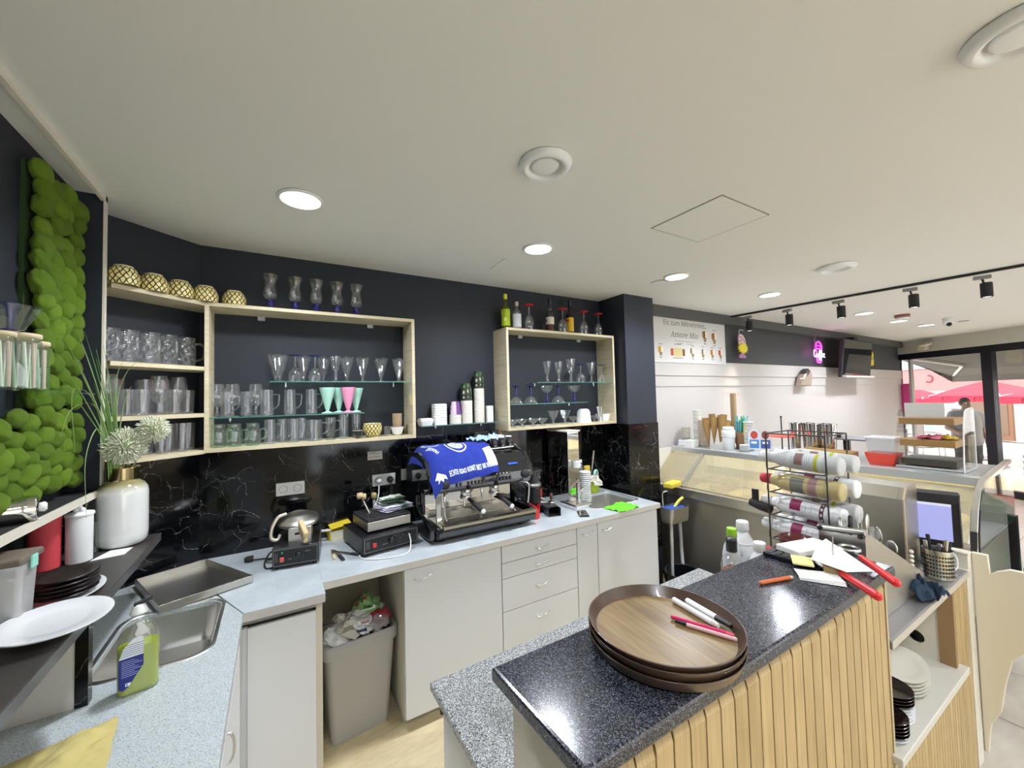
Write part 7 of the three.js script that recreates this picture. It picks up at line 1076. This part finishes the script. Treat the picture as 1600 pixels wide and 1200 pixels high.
// person outside: continuous body from a smooth union of tapered limbs
function field(bones, k = .035) { return (x, y, z) => { let d = 1e9; for (const [a, b, r1, r2, sx = 1] of bones) { const px = x - a[0], py = y - a[1], pz = z - a[2], vx = b[0] - a[0], vy = b[1] - a[1], vz = b[2] - a[2], L = vx * vx + vy * vy + vz * vz || 1e-9, t = Math.max(0, Math.min(1, (px * vx + py * vy + pz * vz) / L)), qx = (px - vx * t) / sx, qy = py - vy * t, qz = pz - vz * t, e = Math.sqrt(qx * qx + qy * qy + qz * qz) - (r1 + (r2 - r1) * t); const h = Math.max(0, Math.min(1, .5 + .5 * (d - e) / k)); d = d * (1 - h) + e * h - k * h * (1 - h); } return d; }; }
function surface(f, c, half, N, m) {
  const mc = new MarchingCubes(N, m, false, false, 200000); mc.isolation = 0; const F = mc.field, hs = N / 2;
  for (let k = 0; k < N; k++) for (let j = 0; j < N; j++) for (let i = 0; i < N; i++) F[i + j * N + k * N * N] = -f(c[0] + (i - hs) / hs * half, c[1] + (j - hs) / hs * half, c[2] + (k - hs) / hs * half);
  mc.update(); const n = mc.count, g = new THREE.BufferGeometry(), P = new Float32Array(n * 3), Q = new Float32Array(n * 3);
  for (let i = 0; i < n; i++) for (let a = 0; a < 3; a++) { P[i * 3 + a] = c[a] + mc.positionArray[i * 3 + a] * half; Q[i * 3 + a] = mc.normalArray[i * 3 + a]; }
  g.setAttribute('position', new THREE.BufferAttribute(P, 3)); const h = mergeVertices(g, 1e-4); h.computeVertexNormals(); return h.toNonIndexed ? h : g;
}
{
  const t = thing('person', 'man with short dark hair in grey shirt and black trousers standing outside, turned away', 'person', SP(.20, GR - .02, 1.25), shopTurn + 1.15);
  // local +z is forward, +x his left
  const sk = M([.2, .105, .065], .6);
  const arm = (s, el, wr) => [[[s * .19, 1.34, -.01], el, .062, .05], [el, wr, .048, .034]];
  const elR = [-.27, 1.08, -.02], wrR = [-.25, .98, .22], elL = [.26, 1.07, -.03], wrL = [.25, .86, .10];
  const hand = (w, d, s) => { const o = [[w, [w[0] + d[0] * .08, w[1] + d[1] * .08, w[2] + d[2] * .08], .032, .034]]; for (let i = 0; i < 4; i++) { const b = [w[0] + d[0] * .08 + (d[1] ? 0 : 0) + (i - 1.5) * .017 * (Math.abs(d[2]) > .5 ? 1 : 0), w[1] + d[1] * .08 + (Math.abs(d[2]) > .5 ? 0 : 0), w[2] + d[2] * .08 + (i - 1.5) * .017 * (Math.abs(d[1]) > .5 ? 1 : 0)], l = [.06, .072, .066, .05][i], m = [b[0] + d[0] * l * .6, b[1] + d[1] * l * .6 - .004, b[2] + d[2] * l * .6], e = [m[0] + d[0] * l * .35 + s * .008, m[1] + d[1] * l * .35 - .016, m[2] + d[2] * l * .35]; o.push([b, m, .0095, .009], [m, e, .009, .008]); } o.push([[w[0] - s * .01, w[1], w[2] + .0], [w[0] + d[0] * .07 - s * .045, w[1] + d[1] * .06, w[2] + d[2] * .07 + .01], .013, .0105]); return o; };
  const head = [[[0, 1.40, 0], [0, 1.48, .015], .062, .058], [[0, 1.57, .0], [0, 1.60, .0], .082, .078, .88], [[0, 1.53, .035], [0, 1.56, .045], .06, .062, .85], [[0, 1.50, .065], [0, 1.505, .07], .03, .03], [[0, 1.565, .095], [0, 1.535, .115], .012, .017], [[-.075, 1.565, .0], [-.08, 1.54, -.005], .014, .012], [[.075, 1.565, .0], [.08, 1.54, -.005], .014, .012], [[-.02, 1.507, .092], [.02, 1.507, .092], .01, .01]];
  const body = [[[0, .95, 0], [0, 1.28, -.01], .15, .15, 1.2], [[-.12, 1.33, -.01], [.12, 1.33, -.01], .075, .075], ...arm(-1, elR, wrR), ...arm(1, elL, wrL), [[-.09, .9, 0], [-.1, .5, .02], .1, .07], [[-.1, .5, .02], [-.1, .09, -.01], .065, .045], [[.09, .9, 0], [.1, .5, .02], .1, .07], [[.1, .5, .02], [.1, .09, -.01], .065, .045]];
  part(t, 'body', mg([surface(field(body), [0, .86, 0], .9, 84, sk), surface(field(head, .02), [0, 1.53, .02], .2, 56, sk), surface(field(hand(wrR, [0, 0, 1], 1), .012), [-.25, .98, .29], .14, 48, sk), surface(field(hand(wrL, [0, -1, 0], -1), .012), [.25, .79, .11], .14, 48, sk)]), sk, 'bare dark skin');
  part(t, 'shirt', surface(field([[[0, .82, .0], [0, 1.26, -.01], .185, .172, 1.25], [[-.13, 1.34, -.01], [.13, 1.34, -.01], .09, .09], [[-.19, 1.34, -.01], [-.25, 1.15, -.02], .088, .08], [[.19, 1.34, -.01], [.245, 1.15, -.02], .088, .08]], .05), [0, 1.08, 0], .5, 64, sk), M([.16, .16, .17], .9), 'grey T-shirt');
  part(t, 'trousers', surface(field([[[0, .88, 0], [0, .78, 0], .17, .17, 1.15], [[-.09, .86, 0], [-.1, .5, .02], .125, .1], [[-.1, .5, .02], [-.1, .12, 0], .095, .08], [[.09, .86, 0], [.1, .5, .02], .125, .1], [[.1, .5, .02], [.1, .12, 0], .095, .08]], .03), [0, .5, 0], .56, 64, sk), M([.012, .012, .014], .9), 'black trousers');
  part(t, 'hair', surface((x, y, z) => { const a = field([[[0, 1.585, -.012], [0, 1.61, -.008], .09, .085, .9]], .02)(x, y, z); return Math.max(a, -(y - 1.535 - Math.max(0, z + .01) * .75)); }, [0, 1.6, 0], .14, 48, sk), M([.012, .01, .009], .9), 'short black hair');
  for (const s of [-1, 1]) { part(t, 'eye', sph(.012, s * .032, 1.572, .088), M([.7, .68, .65], .3)); part(t, 'shoe', T(rb(.1, .09, .27, .035), s * .1, .046, .05), M([.05, .05, .055], .6)); }
}
function cafeChair(label, s, o, turn, col) {
  const t = thing('cafe_chair', label, 'chair', SP(s, GR - .02, o), turn), m = M([.35, .33, .3], .5, .5); part(t, 'seat', rb(.42, .03, .42, .01, 0, .45, 0), M(col, .7)); part(t, 'backrest', rb(.42, .36, .025, .01, 0, .70, -.2), M(col, .7));
  for (const x of [-.19, .19]) { part(t, 'front_leg', bar([x, .44, .19], [x, 0, .21], .012), m); part(t, 'rear_leg', bar([x, .86, -.2], [x, 0, -.23], .012), m); part(t, 'armrest', tube([[x, .66, -.2], [x, .66, .1], [x, .6, .17], [x, .45, .19]], .011), m); }
}
function cafeTable(label, s, o) { const t = thing('cafe_table', label, 'table', SP(s, GR - .02, o)); part(t, 'top', cyl(.38, .38, .03, 0, .72, 0, 30), M([.6, .57, .52], .4)); part(t, 'stem', cyl(.03, .03, .7, 0, .36, 0), M([.3, .3, .3], .5)); part(t, 'foot', cyl(.22, .24, .03, 0, .015, 0), M([.3, .3, .3], .5)); }
cafeChair('light wicker street chair right of the man outside', .25, 3.5, 1.2, [.5, .36, .2]); cafeChair('light wicker street chair farther along the street', 1.5, 3.7, -1.4, [.5, .36, .2]); cafeTable('round street cafe table between the wicker chairs', .95, 3.1);
cafeChair('dark street chair beneath the small red parasol', -2.6, 4.0, .5, [.2, .16, .14]); cafeTable('round street cafe table beneath the small red parasol', -3.4, 4.2);
{ const t = thing('slatted_bench', 'white slatted bench outside just past the mullion', 'bench', SP(1.95, GR - .02, .55), shopTurn); for (let i = 0; i < 6; i++) part(t, 'slat', rb(1.0, .06, .025, .004, 0, .2 + i * .1, 0), M([.82, .82, .8], .6)); for (const x of [-.45, .45]) part(t, 'leg', rb(.05, .75, .05, .004, x, .375, -.03), M([.75, .75, .73], .6)); part(t, 'seat', rb(1.0, .03, .36, .006, 0, .45, -.2), M([.82, .82, .8], .6)); part(t, 'rear_leg', rb(.05, .45, .05, .004, 0, .225, -.36), M([.75, .75, .73], .6)); }
// guests' furniture at the picture edge
{ const t = thing('bar_chair', 'tall guest chair with dark wooden frame and beige back pad', 'chair', [5.75, FL, -.42], -1.2), w = M([.07, .025, .015], .35); part(t, 'seat', rb(.42, .05, .42, .015, 0, .76, 0), M([.22, .04, .03], .5)); part(t, 'back_pad', rb(.34, .30, .03, .03, 0, 1.19, -.19), M([.34, .3, .2], .6)); part(t, 'back_frame', T(tube([[-.19, .76, 0], [-.2, 1.2, -.0], [-.17, 1.35, 0], [0, 1.37, 0], [.17, 1.35, 0], [.2, 1.2, 0], [.19, .76, 0]], .018, 40), 0, 0, -.2), w); for (const x of [-.18, .18]) for (const z of [-.18, .18]) part(t, 'leg', bar([x, .74, z], [x * 1.15, 0, z * 1.15], .018, .014), w); part(t, 'foot_ring', tube([[-.2, .25, -.2], [.2, .25, -.2], [.2, .25, .2], [-.2, .25, .2]], .01, 40, 6, true, .05), w); }
{ const t = thing('armchair', 'dark green velvet tub chair by the display end', 'chair', [5.0, FL, -.33], -1.9), m = M([.008, .07, .035], .85, 0, { sheen: .6, sheenColor: new THREE.Color(.05, .3, .15) }); part(t, 'seat', rb(.52, .16, .5, .05, 0, .40, 0), m); part(t, 'back_shell', loft([[.30, .46], [.32, .62], [.33, .9], [.31, .96], [.27, .95], [.27, .62], [.26, .46]].map(([r, y]) => Array.from({ length: 24 }, (_, i) => { const a = PI + (i / 23) * PI; return [Math.cos(a) * r, y - .16 * Math.abs(Math.cos(a)) * (y > .6 ? 1 : 0), Math.sin(a) * r * .9]; }))), m); for (const x of [-.2, .2]) for (const z of [-.18, .18]) part(t, 'leg', bar([x, .33, z], [x * 1.2, 0, z * 1.2], .018, .01), mBlackMat); }
scene.traverse((o) => { if (o.isMesh) o.castShadow = o.receiveShadow = true; });
renderer.render(scene, camera);
